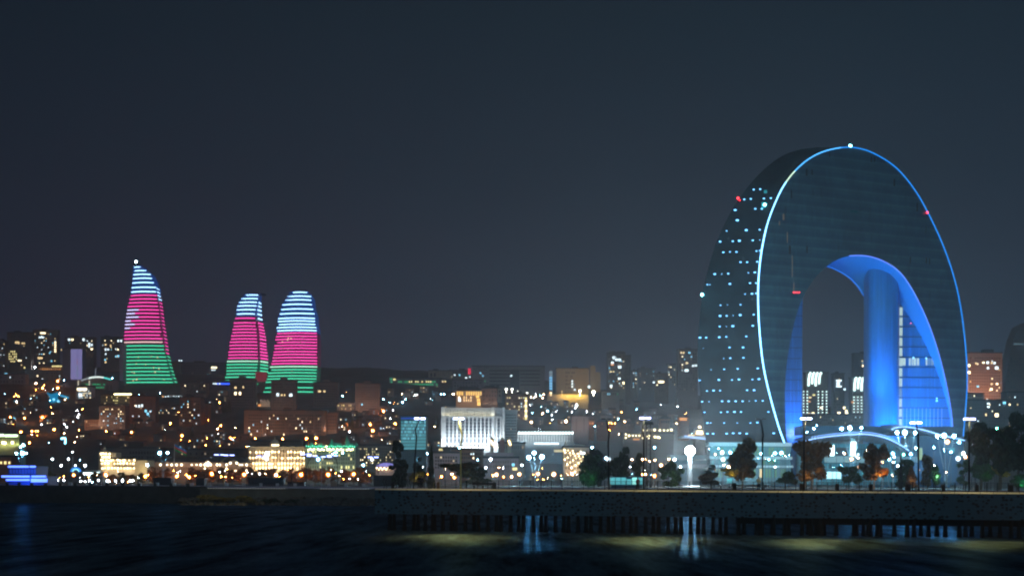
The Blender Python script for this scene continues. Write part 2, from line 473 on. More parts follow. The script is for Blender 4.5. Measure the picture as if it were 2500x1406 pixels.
def bands_side(root, D, data, thick=34):
    """data: (row, x0, x1, mat, slant)"""
    for r, a, b, m, h in data:
        mb = MB(); p = at(a, r-h/2, D-.4); q = at(b, r+1-h/2, D-.4)
        dd = thick*.5
        mb.add([(p[0], D+1.0, p[2]), (q[0], D+dd, q[2]), (q[0], D+dd, q[2]-h*D/F), (p[0], D+1.0, p[2]-h*D/F)], [(0, 3, 2, 1)])
        mb.add([(p[0], D+1.5, p[2]), (q[0], D+dd+.5, q[2]), (q[0], D+dd+.5, q[2]-h*D/F), (p[0], D+1.5, p[2]-h*D/F)], [(0, 1, 2, 3)])
        obj('light_band', mb, m, root)

r1 = [(652.5,323,345.5),(661,323,357),(670,322.5,367),(679.5,322,370.5),(690,321.5,375),(701.5,319.5,380.5),(712,318.5,380),(721,317,383),(730,314,383),(738.8,312.5,385),(747.6,309.5,385),(756.4,308.5,388),(765,307,387.5),(774,306,388.5),(783,304,389.6),(791.5,303,390),(800.5,302.5,390.5),(809.5,302,393),(818,301,390.6),(826.5,301,396.5),(835,301,396.5),(844,300.5,399.5),(853,300,399.6),(862,299.5,402),(871,301,404.7),(880,301,407.5),(889,301,408),(897.8,301.5,410.5),(906.8,302,413.6),(915.6,302.5,415),(924.7,304.5,419.5),(933,305,422)]
def c1(i, r, a, b):
    if i < 7: return [(a, b, bluB)]
    if i < 20:
        L = {11: .38, 12: .28, 13: .4, 14: .17, 15: .3, 16: .16}.get(i)
        if L: return [(a, a+(b-a)*L, lavB), (a+(b-a)*L, b, pnkB)]
        return [(a, b, pnkB)]
    if i == 20: return [(a, b, palB)]
    return [(a, b, grnB)]
def s1(r):
    if r < 688: return None
    return (0, interp([688, 740, 800, 860, 900, 935], [380, 392, 400, 408.5, 418, 430], r))
T1 = flame_tower('leftmost flame-shaped tower, pointed, with blue, magenta and green light bands', r1, 2480, 940, (327, 640, 0), s1, c1,
    [(648, 716.5, bluP), (716.8, 839.5, pnkP), (839.8, 937, grnP)], bulge=6)
sd1 = []
for i in range(27):
    r = 703+i*8.75; x = interp([688, 740, 800, 860, 900, 935], [380, 391, 399, 407.5, 417, 429], r)
    sd1.append((r, x-2.2, x-.4, bluB if r < 730 else (pnkB if r < 862 else grnB), 2))
bands_side(T1, 2480, sd1)
p = at(327, 636, 2480)
obj('beacon', MB().sphere((p[0], p[1]+14, p[2]), 1.9), emat('white_beacon', (.6, .9, 1, 1), 30), T1)

def arr(rows_, xl, xr): return [(a, b, c) for a, b, c in zip(rows_, xl, xr)]
def y8(v): return 690+v/4.393
def x8(v): return 520+v/4.393
rw = [133,171,210,248,289,334,381,430,465,499,533,567,602,635,670,705,740,773,807,842,876,910,943,977,1012,1047]
xl = [333,297,272,256,250,248,231,216,216,203,202,188,187,173,172,171,158,157,156,143,140,138,137,136,124,122]
xr = [483,478,470,463,453,445,449,456,456,463,463,469,470,474,474,475,477,477,479,480,478,475,470,452,452,452]
r2 = arr([y8(v) for v in rw], [x8(v) for v in xl], [x8(v) for v in xr])
def c2(i, r, a, b):
    if i < 6: return [(a, b, bluB)]
    if i < 19: return [(a, b, pnkB)]
    return [(a, b, pgrB if i == 19 else grnB)]
def s2(r): return (0, interp([y8(v) for v in (133, 210, 334, 499, 635, 807, 1060)], [x8(v) for v in (486, 500, 510, 538, 560, 577, 577)], r))
T2 = flame_tower('middle flame-shaped tower, slimmest of the three, with a red panel at its foot', r2, 2540, 935, (648, 716, -20), s2, c2,
    [(717, y8(358), bluP), (y8(358.5), y8(824), pnkP), (y8(824.5), y8(1064), grnP)], bulge=5)
sd = []
for r, a, b in [(210,484,497),(248,479,500),(289,472,502),(334,471,506),(381,475,510),(430,476,521),(465,482,528),(499,487,535),(533,490,541),(567,492,549),(602,494,552),(643,497,555),(672,497,557),(705,497,560),(740,498,567),(773,500,570),(807,501,573),(842,502,573),(876,499,574),(910,498,574),(943,498,574)]:
    sd.append((y8(r), x8(a)+1.2, x8(b), bluB if r < 400 else (pnkB if r < 820 else (pgrB if r == 842 else grnB)), 3))
bands_side(T2, 2540, sd)
pa = at(x8(455), y8(955), 2535); pb = at(x8(575), y8(1060), 2535)
obj('panel', MB().box(pa[0], pb[0], 2536, 2537, pb[2], pa[2]), redP, T2, label='flat dull red panel at the foot of the tower')
rw = [107,148,187,235,285,333,382,413,447,480,513,543,576,608,640,673,705,740,771,804,837,868,901,934,966,1000,1031,1063,1125,1170,1223,1282]
xl = [823,792,768,737,725,710,693,692,700,678,685,683,667,663,680,652,655,645,640,632,630,620,603,617,583,583,572,560,553,532,600,640]
xr = [1022,1050,1053,1058,1072,1088,1092,1093,1096,1108,1110,1113,1114,1115,1115,1115,1115,1117,1108,1117,1117,1116,1116,1112,1111,1110,1108,1107,1072,1072,1072,1070]
r3 = arr([y8(v) for v in rw], [x8(v) for v in xl], [x8(v) for v in xr])
def c3(i, r, a, b):
    if i < 11: return [(a, b, bluB)]
    if i < 22: return [(a, b, pnkB)]
    return [(a, b, pgrB if i == 22 else grnB)]
def s3(r): return (0, interp([y8(v) for v in (80, 235, 480, 900, 1320)], [x8(v) for v in (1024, 1062, 1113, 1120, 1125)], r))
T3 = flame_tower('broadest flame-shaped tower on the right, with a rounded blue top', r3, 2300, 988, (731, 709, 18), s3, c3,
    [(711, y8(528), bluP), (y8(528.5), y8(884), pnkP), (y8(884.5), y8(1300), grnP)], bulge=9, thick=40)
for i in range(46):   # warm rooms seen through the light screen
    rr_ = random.Random(i*3+1); r = rr_.uniform(812, 975); x = rr_.choice([672, 690, 703, 713, 722, 734, 738, 745, 752, 760])+rr_.uniform(-2, 2)
    if x > 763 and r > 940: x -= 8
    t = (x-interp([q[0] for q in r3], [q[1] for q in r3], r))/95
    p = at(x, r, 2300)
    inst('window', unit(dimE if i % 3 else warmE), T3, (p[0], 2300+6-9*sin(pi*max(0, min(1, t)))-t*4-.6, p[2]), (1.0, .3, rr_.uniform(1, 2.6)))
for i in range(14):
    rr_ = random.Random(i*5+2); r = rr_.uniform(868, 930); x = rr_.uniform(320, 405); p = at(x, r, 2480)
    t = (x-302)/110
    inst('window', unit(warmE), T1, (p[0], 2480+6-6*sin(pi*t)-t*4-.9, p[2]), (1.0, .3, rr_.uniform(1, 3)))

# ------------------------------------------------------------ crescent hotel
HD = 880.0; TH = tan(R(28)); X0H = at(1852, 730, HD)[0]
fn = mathutils.Vector((sin(R(28)), -cos(R(28)), 0))     # face normal towards the viewer
def on_front(px, py):
    # intersect the pixel's ray with the front plane
    u, v = uv_of(px, py)
    D = (HD-TH*X0H)/(1-TH*u/F)
    return at(px, py, D)
Fp = [(1937,1180),(1935,1150),(1922,1102),(1900,1040),(1875,950),(1861,880),(1853,800),(1850,730),(1852,670),(1859,610),(1872,550),(1890,500),(1912,455),(1940,418),(1975,388),(2015,369),(2065,360),(2110,366),(2150,384),(2185,408),(2215,440),(2242,478),(2264,518),(2287,565),(2308,615),(2325,665),(2338,715),(2348,770),(2355,830),(2360,890),(2360,950),(2356,1010),(2350,1075),(2345,1150),(2344,1180)]
Sp = [(1731,1180),(1730,1150),(1727,1100),(1718,1040),(1708,950),(1703,880),(1706,800),(1714,725),(1727,663),(1746,600),(1770,545),(1800,492),(1835,445),(1872,408),(1912,380),(1955,365),(1998,360)]
Ip = [(1938,1180),(1936,1150),(1921,1075),(1917,1000),(1917,940),(1922,880),(1932,820),(1947,760),(1966,715),(1993,675),(2028,643),(2060,628),(2090,624),(2125,627),(2160,640),(2195,664),(2222,700),(2246,745),(2268,795),(2287,850),(2302,905),(2314,960),(2322,1010),(2326,1060),(2328,1150),(2328,1180)]
def catmull(P, n):
    # smooth then resample uniformly by index
    out_ = []
    m = len(P)-1
    for j in range(n+1):
        s = j/n*m; i = min(int(s), m-1); t = s-i
        p0 = P[max(i-1, 0)]; p1 = P[i]; p2 = P[i+1]; p3 = P[min(i+2, m)]
        out_.append(tuple(.5*((2*p1[q])+(-p0[q]+p2[q])*t+(2*p0[q]-5*p1[q]+4*p2[q]-p3[q])*t*t+(-p0[q]+3*p1[q]-3*p2[q]+p3[q])*t**3) for q in range(2)))
    return out_
nF = len(Fp)
Fs = [on_front(*p) for p in catmull(Fp, (nF-1)*4)]
NP = len(Fs)
back = -fn
SL = catmull(Sp, (len(Sp)-1)*4); FLp = catmull(Fp, (nF-1)*4)
Ss = []
for i in range(NP):
    if i < len(SL):
        fD = Fs[i][1]; xf = FLp[i][0]; w = (xf-SL[i][0])*HD/F
        # depth: rim turns away from the viewer
        D = fD+.27*w
        if i > 44: D = fD+.27*w+(i-44)/20*6
        Ss.append(at(SL[i][0], SL[i][1], D))
    else:
        t = min(1, (i-len(SL)+1)/10)
        base = Fs[i]+back*(17+4*t); base[2] -= .3
        Ss.append(base)
Gs = [Fs[i]+back*44 for i in range(NP)]
for i in range(NP): Gs[i][2] = min(Gs[i][2], Ss[i][2]); Gs[i][0] = max(Gs[i][0], Ss[i][0]+2) if i < len(SL) else Gs[i][0]
# inner arch resampled to NP points by arc length
def resample(P, n):
    P = [mathutils.Vector((a, b)) for a, b in catmull(P, (len(P)-1)*6)]
    L = [0]
    for i in range(1, len(P)): L.append(L[-1]+(P[i]-P[i-1]).length)
    o = []
    for j in range(n):
        s = L[-1]*j/(n-1)
        i = 1
        while i < len(P)-1 and L[i] < s: i += 1
        t = (s-L[i-1])/max(L[i]-L[i-1], 1e-9); q = P[i-1].lerp(P[i], t); o.append((q[0], q[1]))
    return o
Is = [on_front(*p) for p in resample(Ip, NP)]
Js = [p+back*42 for p in Is]
hz = 4.0
hotel = thing('crescent_hotel', 'tall crescent-shaped glass hotel with a blue-lit arched opening through it', 'hotel', (at(2030, 1150, HD+30)[0], HD+40, hz))

def front_mat():
    m = bpy.data.materials.new('dark_blue_curtain_wall'); m.use_nodes = True; t = m.node_tree; b = t.nodes['Principled BSDF']
    b.inputs['Roughness'].default_value = .35; b.inputs['Specular IOR Level'].default_value = .7
    c = N(t, 'ShaderNodeTexCoord'); s = N(t, 'ShaderNodeSeparateXYZ'); t.links.new(c.outputs['Object'], s.inputs[0])
    w = N(t, 'ShaderNodeMath', operation='MODULO'); w.inputs[1].default_value = 5.9; t.links.new(s.outputs[2], w.inputs[0])
    r = N(t, 'ShaderNodeMapRange'); r.inputs[1].default_value = 0; r.inputs[2].default_value = 5.9; t.links.new(w.outputs[0], r.inputs[0])
    rp = ramp(t, [(0, (.055, .17, .22, 1)), (.2, (.055, .17, .22, 1)), (.24, (.02, .10, .17, 1)), (.62, (.02, .10, .17, 1)), (.66, (.035, .13, .19, 1)), (1, (.035, .13, .19, 1))])
    t.links.new(r.outputs[0], rp.inputs[0])
    n = N(t, 'ShaderNodeTexNoise'); n.inputs['Scale'].default_value = .07; n.inputs['Detail'].default_value = 4; t.links.new(c.outputs['Object'], n.inputs['Vector'])
    mp = N(t, 'ShaderNodeMapping'); mp.inputs['Scale'].default_value = (.8, .8, .17); t.links.new(c.outputs['Object'], mp.inputs[0])
    v = N(t, 'ShaderNodeTexVoronoi'); v.inputs['Scale'].default_value = 1.0; t.links.new(mp.outputs[0], v.inputs['Vector'])
    vr = ramp(t, [(0, (.55, .55, .55, 1)), (.12, (.95, .95, .95, 1)), (.5, (1, 1, 1, 1)), (1, (1.25, 1.25, 1.2, 1))]); t.links.new(v.outputs['Color'], vr.inputs[0])
    nr = ramp(t, [(.3, (.7, .7, .75, 1)), (.7, (1.2, 1.2, 1.15, 1))]); t.links.new(n.outputs[0], nr.inputs[0])
    m1 = N(t, 'ShaderNodeMix', data_type='RGBA', blend_type='MULTIPLY'); m1.inputs[0].default_value = 1
    t.links.new(rp.outputs[0], m1.inputs[6]); t.links.new(nr.outputs[0], m1.inputs[7])
    m2 = N(t, 'ShaderNodeMix', data_type='RGBA', blend_type='MULTIPLY'); m2.inputs[0].default_value = 1
    t.links.new(m1.outputs[2], m2.inputs[6]); t.links.new(vr.outputs[0], m2.inputs[7])
    t.links.new(m2.outputs[2], b.inputs['Base Color'])
    return m
rimglass = mat('dark_rim_glass', (.004, .03, .045, 1), .5, spec=.25, noise=.4, nscale=.1)
soffitm = mat('pale_blue_soffit', (.05, .45, .85, 1), .55)
ff = MB(); ff.strip(Fs, Is, flip=True); obj('front_facade', ff, front_mat(), hotel)
rm = MB(); rm.strip(Fs, Ss); rm.strip(Ss, Gs); obj('outer_rim', rm, rimglass, hotel)
sf = MB(); sf.strip(Is, Js, flip=True); obj('arch_soffit', sf, soffitm, hotel)
bk = MB(); bk.strip(Gs, Js); obj('back_facade', bk, rimglass, hotel)
# LED edge lines
ledw = emat('white_blue_edge_led', (.22, .58, 1, 1), 4.5); ledb = emat('blue_edge_led', (.01, .28, .95, 1), 1.1); ledl = emat('arch_edge_led', (.12, .25, 1, 1), 1.3); ledy = emat('yellow_edge_led', (.6, .85, .65, 1), 1.6)
def line(name, P, r, m, parent, n=6): return obj(name, MB().tube(P, r, n), m, parent)
off = fn*.25
i0 = 8
line('edge_light', [Fs[i]+off for i in range(i0, 50)], [.42 if i < 40 else .32 for i in range(i0, 50)], ledw, hotel)
line('edge_light', [Fs[i]+off for i in range(49, 53)], .36, ledy, hotel)
line('edge_light', [Fs[i]+off for i in range(52, 64)], .36, emat('azure_edge_led', (.08, .45, 1, 1), 1.8), hotel)
line('edge_light', [Fs[i]+off for i in range(63, NP-7)], .36, ledb, hotel)
line('edge_light', [Is[i]+off for i in range(NP//2-3, NP-10)], .34, ledl, hotel)
jj = [Js[i]+fn*.1 for i in range(40, 96)]
line('edge_light', [q+mathutils.Vector((0, 0, -.1)) for q in jj], .3, emat('dim_arch_led', (.02, .22, 1, 1), .9), hotel)

# rim surface point at a pixel
def rim_pt(px, py):
    rows = [(FLp[i][1], FLp[i][0], Fs[i][1], SL[i][0], Ss[i][1]) for i in range(len(SL)-8)]
    rows.sort()
    Y = [r[0] for r in rows]
    xf = interp(Y, [r[1] for r in rows], py); Df = interp(Y, [r[2] for r in rows], py)
    rows2 = sorted([(SL[i][1], SL[i][0], Ss[i][1]) for i in range(len(SL)-4)])
    xs = interp([r[0] for r in rows2], [r[1] for r in rows2], py); Ds = interp([r[0] for r in rows2], [r[2] for r in rows2], py)
    t = max(0.0, min(1.0, (px-xs)/(xf-xs)))
    return at(px, py, Ds+(Df-Ds)*t-.9)
roomE = emat('white_room_light', (.18, .55, 1, 1), 3.6)
RL = [(1840,463),(1856,462),(1817,487),(1833,486),(1865,485),(1882,484),(1844,510),(1860,510),(1795,513,1.3),(1800,538,1.5),(1774,564,.7),(1822,562,1.4),(1855,561),(1870,560),(1758,590,1.2),(1789,589),(1805,588,1.4),(1838,587),(1855,586,.5),(1766,616),(1782,615,.8),(1798,615),(1847,613,.9),(1855,612,.9),(1808,640),(1824,640),(1849,639),(1745,669,1.2),(1762,669,.5),(1778,668),(1827,666,.6),(1843,665,1.2),(1727,695,.8),(1733,695,.5),(1782,693,1.2),(1831,691),(1846,691),(1819,718,.6),(1836,717,1.2),(1846,716),(1759,745,.8),(1776,744,.4),(1808,744,.8),(1758,771,1.3),(1774,771,.9),(1790,770,.5),(1807,769,1.3),(1840,768),(1757,797),(1773,797,.5),(1789,796,1.4),(1838,795,1.2),(1709,824,1.3),(1724,824,1.1),(1756,823,1.2),(1773,822,1),(1822,821),(1717,850,.4),(1781,848,1),(1814,848,1.2),(1767,875,.5),(1783,874,1),(1815,873,1),(1736,902,.5),(1768,901,.9),(1801,900,1),(1850,899,1.1),(1708,928,1.1),(1755,927,1.2),(1787,927,.9),(1804,926,1.2),(1837,926,.9),(1853,925,1.3),(1726,954,.9),(1742,953,1.2),(1758,953,.9),(1824,952,1),(1841,952,1.2),(1714,980,1.1),(1731,980,.6),(1763,979,1.1),(1779,979,1.1),(1796,979,1.1),(1813,979,1),(1829,979,.4),(1845,978,.8),(1862,978,1),(1720,1006),(1760,1006,1),(1776,1005,1),(1793,1005,1.3),(1809,1005,1),(1876,1005,1),(1727,1032,1.2),(1735,1032,.7),(1768,1032,.9),(1800,1032,.6),(1832,1032,.9),(1849,1031,1.2)]
for e in RL:
    s = e[2] if len(e) > 2 else 1.0; q = rim_pt(e[0], e[1])
    inst('window', unit(roomE), hotel, q, (.95*s, .5, .5*s))
for e in [(1727,1058),(1741,1058),(1774,1058),(1790,1057),(1806,1057),(1823,1058),(1889,1057)]:
    q = rim_pt(*e); inst('window', unit(roomE), hotel, q, (1.2, .5, .6))
tealE = emat('teal_lit_lobby', (.02, .35, .42, 1), .6)
for (a, b, w, h) in [(1869, 468, 8, 8), (1866, 501, 14, 16)]:
    q = rim_pt(a, b); inst('window', unit(tealE), hotel, (q[0], q[1]+.6, q[2]), (w*.22, .6, h*.22))
cyb = emat('cyan_beacon', (.3, .95, 1, 1), 30); redb = emat('red_beacon', (1, .02, .03, 1), 14)
def beacon(px, py, m, r=.55, D=None):
    q = rim_pt(px, py) if D is None else at(px, py, D)
    obj('beacon', MB().sphere(q, r), m, hotel)
q = at(2076, 357, Fs[16*4][1]+6); obj('beacon', MB().sphere(q, .8).tube([(q[0], q[1], q[2]-2.5), (q[0], q[1], q[2])], .15, 5), cyb, hotel)
beacon(1867, 500, cyb, .7); beacon(1714, 719.5, cyb, .7); beacon(1802, 484, redb); beacon(1806, 489, redb, .3)
beacon(2264, 519, redb, .5, Fs[22*4][1]-1.2)
for x_ in (1937, 1941, 1945, 1950):
    q = on_front(x_, 714)+fn*.4; obj('beacon', MB().sphere(q, .25), redb, hotel)
# roof plant at the crest
rp = MB()
for i, (x_, y_, h_) in enumerate([(1948, 372, 3), (1962, 368, 4), (1980, 366, 3.5), (1996, 364, 3.5), (2010, 364, 1.5)]):
    q = at(x_, y_, HD+34); rp.box(q[0]-1.8, q[0]+1.8, q[1], q[1]+6, q[2]-4, q[2]+h_*.25)
obj('roof_plant', rp, blackm, hotel)
# dark open panels on the front, dim reflections painted as glowing panes
for (a, b, w, h) in [(1969,421,5,18),(1982,421,4,14),(1932,474,3,22),(2025,378,3,12),(2127,390,4,14),(2135,390,3,12),(2183,446,5,19),(2239,506,4,24),(1928,610,6,22),(1970,610,4,18),(2222,635,3,18),(2261,636,4,16),(2269,638,4,16)]:
    q = on_front(a, b)+fn*.05
    inst('window', unit(blackm), hotel, q, (w*.22, .3, h*.22), (0, 0, R(28)))
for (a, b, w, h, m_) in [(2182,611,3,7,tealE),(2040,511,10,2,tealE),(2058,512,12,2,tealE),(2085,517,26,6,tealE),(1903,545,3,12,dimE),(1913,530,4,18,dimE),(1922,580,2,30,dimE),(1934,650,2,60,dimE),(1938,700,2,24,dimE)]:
    mm = emat('reflection_'+m_.name, (m_.node_tree.nodes['Principled BSDF'].inputs['Emission Color'].default_value[:]), .10)
    q = on_front(a, b)+fn*.05; inst('window', unit(mm), hotel, q, (w*.22, .2, h*.2), (0, 0, R(28)))  # not windows: glowing panes standing in for dim reflections

# infill blocks inside the arch
def infill_mat(name, c):
    m = mat(name, c, .35, spec=.5); t = m.node_tree; b = t.nodes['Principled BSDF']
    cc = N(t, 'ShaderNodeTexCoord'); mp = N(t, 'ShaderNodeMapping'); mp.inputs['Scale'].default_value = (.6, .6, .02); t.links.new(cc.outputs['Object'], mp.inputs[0])
    n = N(t, 'ShaderNodeTexNoise'); n.inputs['Scale'].default_value = 1.5; n.inputs['Detail'].default_value = 5; t.links.new(mp.outputs[0], n.inputs['Vector'])
    r = ramp(t, [(.3, sc3(c, .8)), (.6, sc3(c, 1.0)), (.7, sc3(c, 1.3))]); t.links.new(n.outputs[0], r.inputs[0]); t.links.new(r.outputs[0], b.inputs['Base Color'])
    return m
blueglass = infill_mat('blue_lit_glass', (.02, .33, .66, 1))
DI = on_front(2322, 1000)[1]+1.5
DJ = DI
XA = xat(2125, DI-14); XB = xat(2190, DI); XC = xat(2318, DI)
ib = MB()
plan = []
cxr = (XA+XB)/2; rr_ = (XB-XA)/2
for i in range(13):
    t = pi - pi*i/12*.75
    plan.append((cxr+rr_*cos(t), DI-5-rr_*.9*sin(t)))
plan += [(XB, DI-4), (XB+.1, DI), (XC+.3, DI), (XC+.3, DI+6), (XB, DI+10), (XA, DI+6)]
ztop = at(2150, 650, DI)[2]
n = len(plan)
for z in (hz, ztop): ib.v += [(a, b, z) for a, b in plan]
for j in range(n): ib.f.append((j, (j+1) % n, n+(j+1) % n, n+j))
ib.f.append(tuple(range(n))[::-1]); ib.f.append(tuple(n+j for j in range(n)))
obj('lift_tower', ib, blueglass, hotel)
# floor lines on the glazed wall, lit stair windows
zz = [at(2200, 748+i*24.7, DI)[2] for i in range(-1, 13)]
fl = MB()
for z in zz: fl.box(XB+.2, XC+2, DI-.35, DI-.05, z-.22, z+.22)
obj('floor_band', fl, mat('dark_blue_spandrel', (.02, .07, .14, 1), .6), hotel)
paleE = emat('pale_stair_window', (.62, .8, .72, 1), .75)
paleD = emat('dim_stair_window', (.3, .52, .7, 1), .5)
for i in range(12):
    z0 = at(2200, 748+i*24.7, DI)[2]; h = 24.7*DI/F
    if i == 8: mm = paleD
    else: mm = paleE
    inst('window', unit(mm), hotel, (xat(2195.5, DI), DI-.3, z0-h*.5), (2.6, .3, h*.80))
for (a, w) in [(2204.5, 14), (2221, 5), (2227, 3), (2233, 7), (2241, 6), (2262, 4), (2268, 3), (2276, 8)]:
    q = at(a, 883, DI); inst('window', unit(paleE if a < 2264 else paleD), hotel, (q[0], DI-.25, q[2]), (w*.21, .3, 4.3))
for (a, b, m_, r_) in [(2224, 789, redb, .16), (2257, 818, cyb, .3), (2287, 972, roomE, .5), (2287, 978, roomE, .6), (2174, 709, roomE, .3), (2230, 873, roomE, .5), (2261, 874, roomE, .45)]:
    q = at(a, b, DI-.6); obj('window', MB().sphere(q, r_, 6, 4), m_, hotel)
# pale mullions of the lower glazed hall
ml = MB()
for i in range(11):
    x = xat(2203+i*9.5, DI); z0 = at(2250, 1045, DI)[2]; z1 = at(2250, 996, DI)[2]; ml.box(x-.15, x+.15, DI-.5, DI-.36, z0, z1)
obj('mullion', ml, mat('pale_mullion', (.6, .7, .85, 1), .5), hotel)
# left infill
DL = on_front(1945, 900)[1]+20
XL0 = xat(1880, DL); XL1 = xat(1957, DL)
lb = MB().box(XL0, XL1, DL, DL+10, hz, at(1957, 715, DL)[2])
obj('side_wing', lb, blueglass, hotel)
sp_ = MB()
for i in range(13):
    z = at(1940, 745+i*26, DL)[2]; sp_.box(XL0, XL1+.05, DL-.2, DL-.02, z-.12, z+.12)
obj('floor_band', sp_, mat('dark_blue_spandrel', (.02, .07, .14, 1), .6), hotel)
# blue floodlights inside the arch
BLUE = (.0, .27, 1.0)
light(hotel, 'AREA', (xat(2255, DI-22), DI-22, 36), 2.0e4, BLUE, 22, (xat(2240, DI), DI+4, 80), size_y=3)
light(hotel, 'AREA', (xat(2165, DI-26), DI-26, 36), 1.5e4, BLUE, 10, (xat(2160, DI), DI, 95), size_y=3)
light(hotel, 'AREA', (xat(2150, DI-34), DI-30, 60), 1.7e4, BLUE, 16, (xat(2160, DI-8), DI-12, 135), size_y=8)
light(hotel, 'AREA', (xat(1945, DL-14), DL-14, 34), 1.1e4, (.05, .22, 1.0), 8, (xat(1944, DL), DL, 62), size_y=3)
light(hotel, 'AREA', (xat(1950, DL-12), DL-12, 36), 4e3, (.45, .4, 1.0), 4, (xat(1954, DL), DL, 48), size_y=2)
light(hotel, 'AREA', (xat(2240, DI-14), DI-14, 34), 3.0e3, (.3, .35, 1.0), 14, (xat(2230, DI), DI, 42), size_y=2)

light(hotel, 'AREA', (xat(1790, 846), 840, 26), 4.5e3, (.03, .75, 1.0), 30, rim_pt(1790, 950), size_y=4)
light(hotel, 'AREA', (xat(2100, 800), 800, 40), 5e3, (.10, .5, 1.0), 60, at(2100, 480, 905), size_y=6)
# hotel podium
pod = thing('hotel_podium', 'low white and glass podium wing under the left leg of the crescent hotel', 'building', (xat(1800, 868), 880, 4.9))
PDp = 862
teald = mat('teal_podium_glass', (.06, .16, .19, 1), .3, spec=.6)
slabm = mat('white_podium_slab', (.62, .7, .72, 1), .7)
def prow(mb, x0, x1, y0, y1, D, dep): a = at(x0, y0, D); b = at(x1, y1, D); return mb.box(a[0], b[0], D, D+dep, b[2], a[2])
obj('wall', prow(MB(), 1734, 1930, 1082, 1183, PDp+1, 14), teald, pod)
for (y0, y1, e) in [(1079, 1089, 1), (1113, 1121, 3), (1135, 1141, 5)]:
    obj('floor_slab', prow(MB(), 1731-e*.2, 1932+e, y0, y1, PDp-.5, 16), slabm, pod)
rr_ = random.Random(4)
for (y0, y1) in [(1090, 1112), (1122, 1134), (1142, 1166)]:
    for i in range(26):
        x = 1738+i*7.3
        m_ = emat('dim_teal_window', (.15, .6, .6, 1), .18) if rr_.random() < .4 else (warmE if rr_.random() < .06 else emat('dim_green_window', (.3, .6, .3, 1), .18))
        if rr_.random() < .35: continue
        a = at(x, y0+2, PDp+.9); b = at(x+4.6, y1-1, PDp+.9)
        inst('window', unit(m_), pod, ((a[0]+b[0])/2, PDp+.9, (a[2]+b[2])/2), (b[0]-a[0], .3, a[2]-b[2]))
pod2 = thing('pavilion', 'white slab-roofed glass pavilion behind the brightest floodlight mast', 'building', (xat(1690, 900), 910, 4.9))
obj('wall', prow(MB(), 1640, 1731, 1122, 1183, 901, 14), teald, pod2)
for (y0, y1) in [(1110, 1121), (1133, 1142)]:
    obj('floor_slab', prow(MB(), 1636, 1730, y0, y1, 899, 18), slabm, pod2)
o = obj('canopy_light', MB().tube([at(1671, 1064, 930), at(1690, 1067, 930), at(1723, 1071, 930)], .5), emat('pale_blue_line', (.4, .6, 1, 1), 1.2), pod2)
obj('roof', prow(MB(), 1664, 1724, 1064, 1068, 931, 20), slabm, pod2)

# curved entrance halls
hall = thing('curved_entrance_hall', 'curved-roof glass entrance hall outlined by two pale blue light arcs', 'building', (xat(2150, 850), 870, 4.9))
DHl = 848
darkblue = mat('deep_blue_roof', (.03, .12, .22, 1), .4)
def arc(pts, D): return [at(x, y, D) for x, y in catmull(pts, 24)]
A1 = [(1957,1079),(1985,1071),(2030,1064),(2080,1060),(2120,1060),(2160,1068),(2195,1084),(2219,1100)]
A2 = [(2176,1048),(2190,1043),(2215,1042),(2250,1048),(2300,1062),(2335,1070),(2355,1075)]
a1 = arc(A1, DHl); 
m_ = MB(); top = a1; b_ = [p+mathutils.Vector((0, 26, 2)) for p in a1]
m_.strip(top, b_); lowp = [p+mathutils.Vector((0, 1.5, -.9)) for p in a1]; m_.strip([q+mathutils.Vector((0, 24, -1.6)) for q in lowp], lowp); m_.strip(lowp, top)
obj('roof', m_, darkblue, hall)
ledc = emat('pale_arc_led', (.30, .52, 1, 1), 2.2)
line('light_line', [p+mathutils.Vector((0, -.3, 0)) for p in a1], .28, ledc, hall)
line('light_line', [p+mathutils.Vector((0, -.2, 1.1)) for p in a1[3:21]], .22, emat('pale_arc_led2', (.2, .45, 1, 1), 1.4), hall)
a2 = arc(A2, DHl-4); m_ = MB(); m_.strip(a2, [p+mathutils.Vector((0, 30, 2.5)) for p in a2]); l2 = [p+mathutils.Vector((0, .6, -1)) for p in a2]; m_.strip([q+mathutils.Vector((0, 28, -1.6)) for q in l2], l2); m_.strip(l2, a2)
obj('roof', m_, darkblue, hall)
line('light_line', [p+mathutils.Vector((0, -.3, 0)) for p in a2], .30, ledc, hall)
obj('roof', prow(MB(), 1955, 2335, 1039, 1062, DHl+30, 20), darkblue, hall)
obj('wall', prow(MB(), 1958, 2215, 1082, 1184, DHl+8, 18), mat('teal_hall_glass', (.05, .26, .32, 1), .3), hall)
obj('wall', prow(MB(), 2218, 2352, 1064, 1184, DHl+6, 18), darkblue, hall)
obj('floor_slab', prow(MB(), 2018, 2160, 1113, 1129, DHl+2, 8), mat('pale_concrete', (.35, .45, .45, 1), .8), hall)
obj('floor_slab', prow(MB(), 2175, 2245, 1114, 1128, DHl+2, 6), mat('pale_concrete', (.35, .45, .45, 1), .8), hall)
ribs = MB()
for i in range(2, 23):
    p = a1[i]; ribs.add([(p[0]-.12, p[1]+1.7, p[2]-1.2), (p[0]+.12, p[1]+1.7, p[2]-1.2), (p[0]+.12, p[1]+8, p[2]-3.4), (p[0]-.12, p[1]+8, p[2]-3.4)], [(0, 1, 2, 3)])
obj('soffit_rib', ribs, mat('reddish_rib', (.3, .15, .14, 1), .8), hall)
mm_ = MB()
for i in range(42):
    x = xat(1962+i*6.1, DHl+8)
    if i % 5: mm_.box(x-.09, x+.09, DHl+7.7, DHl+7.98, 5, at(2000, 1084, DHl+8)[2])
for y in (1096, 1130, 1148): z = at(2090, y, DHl+8)[2]; mm_.box(xat(1960, DHl+8), xat(2213, DHl+8), DHl+7.6, DHl+7.98, z-.12, z+.12)
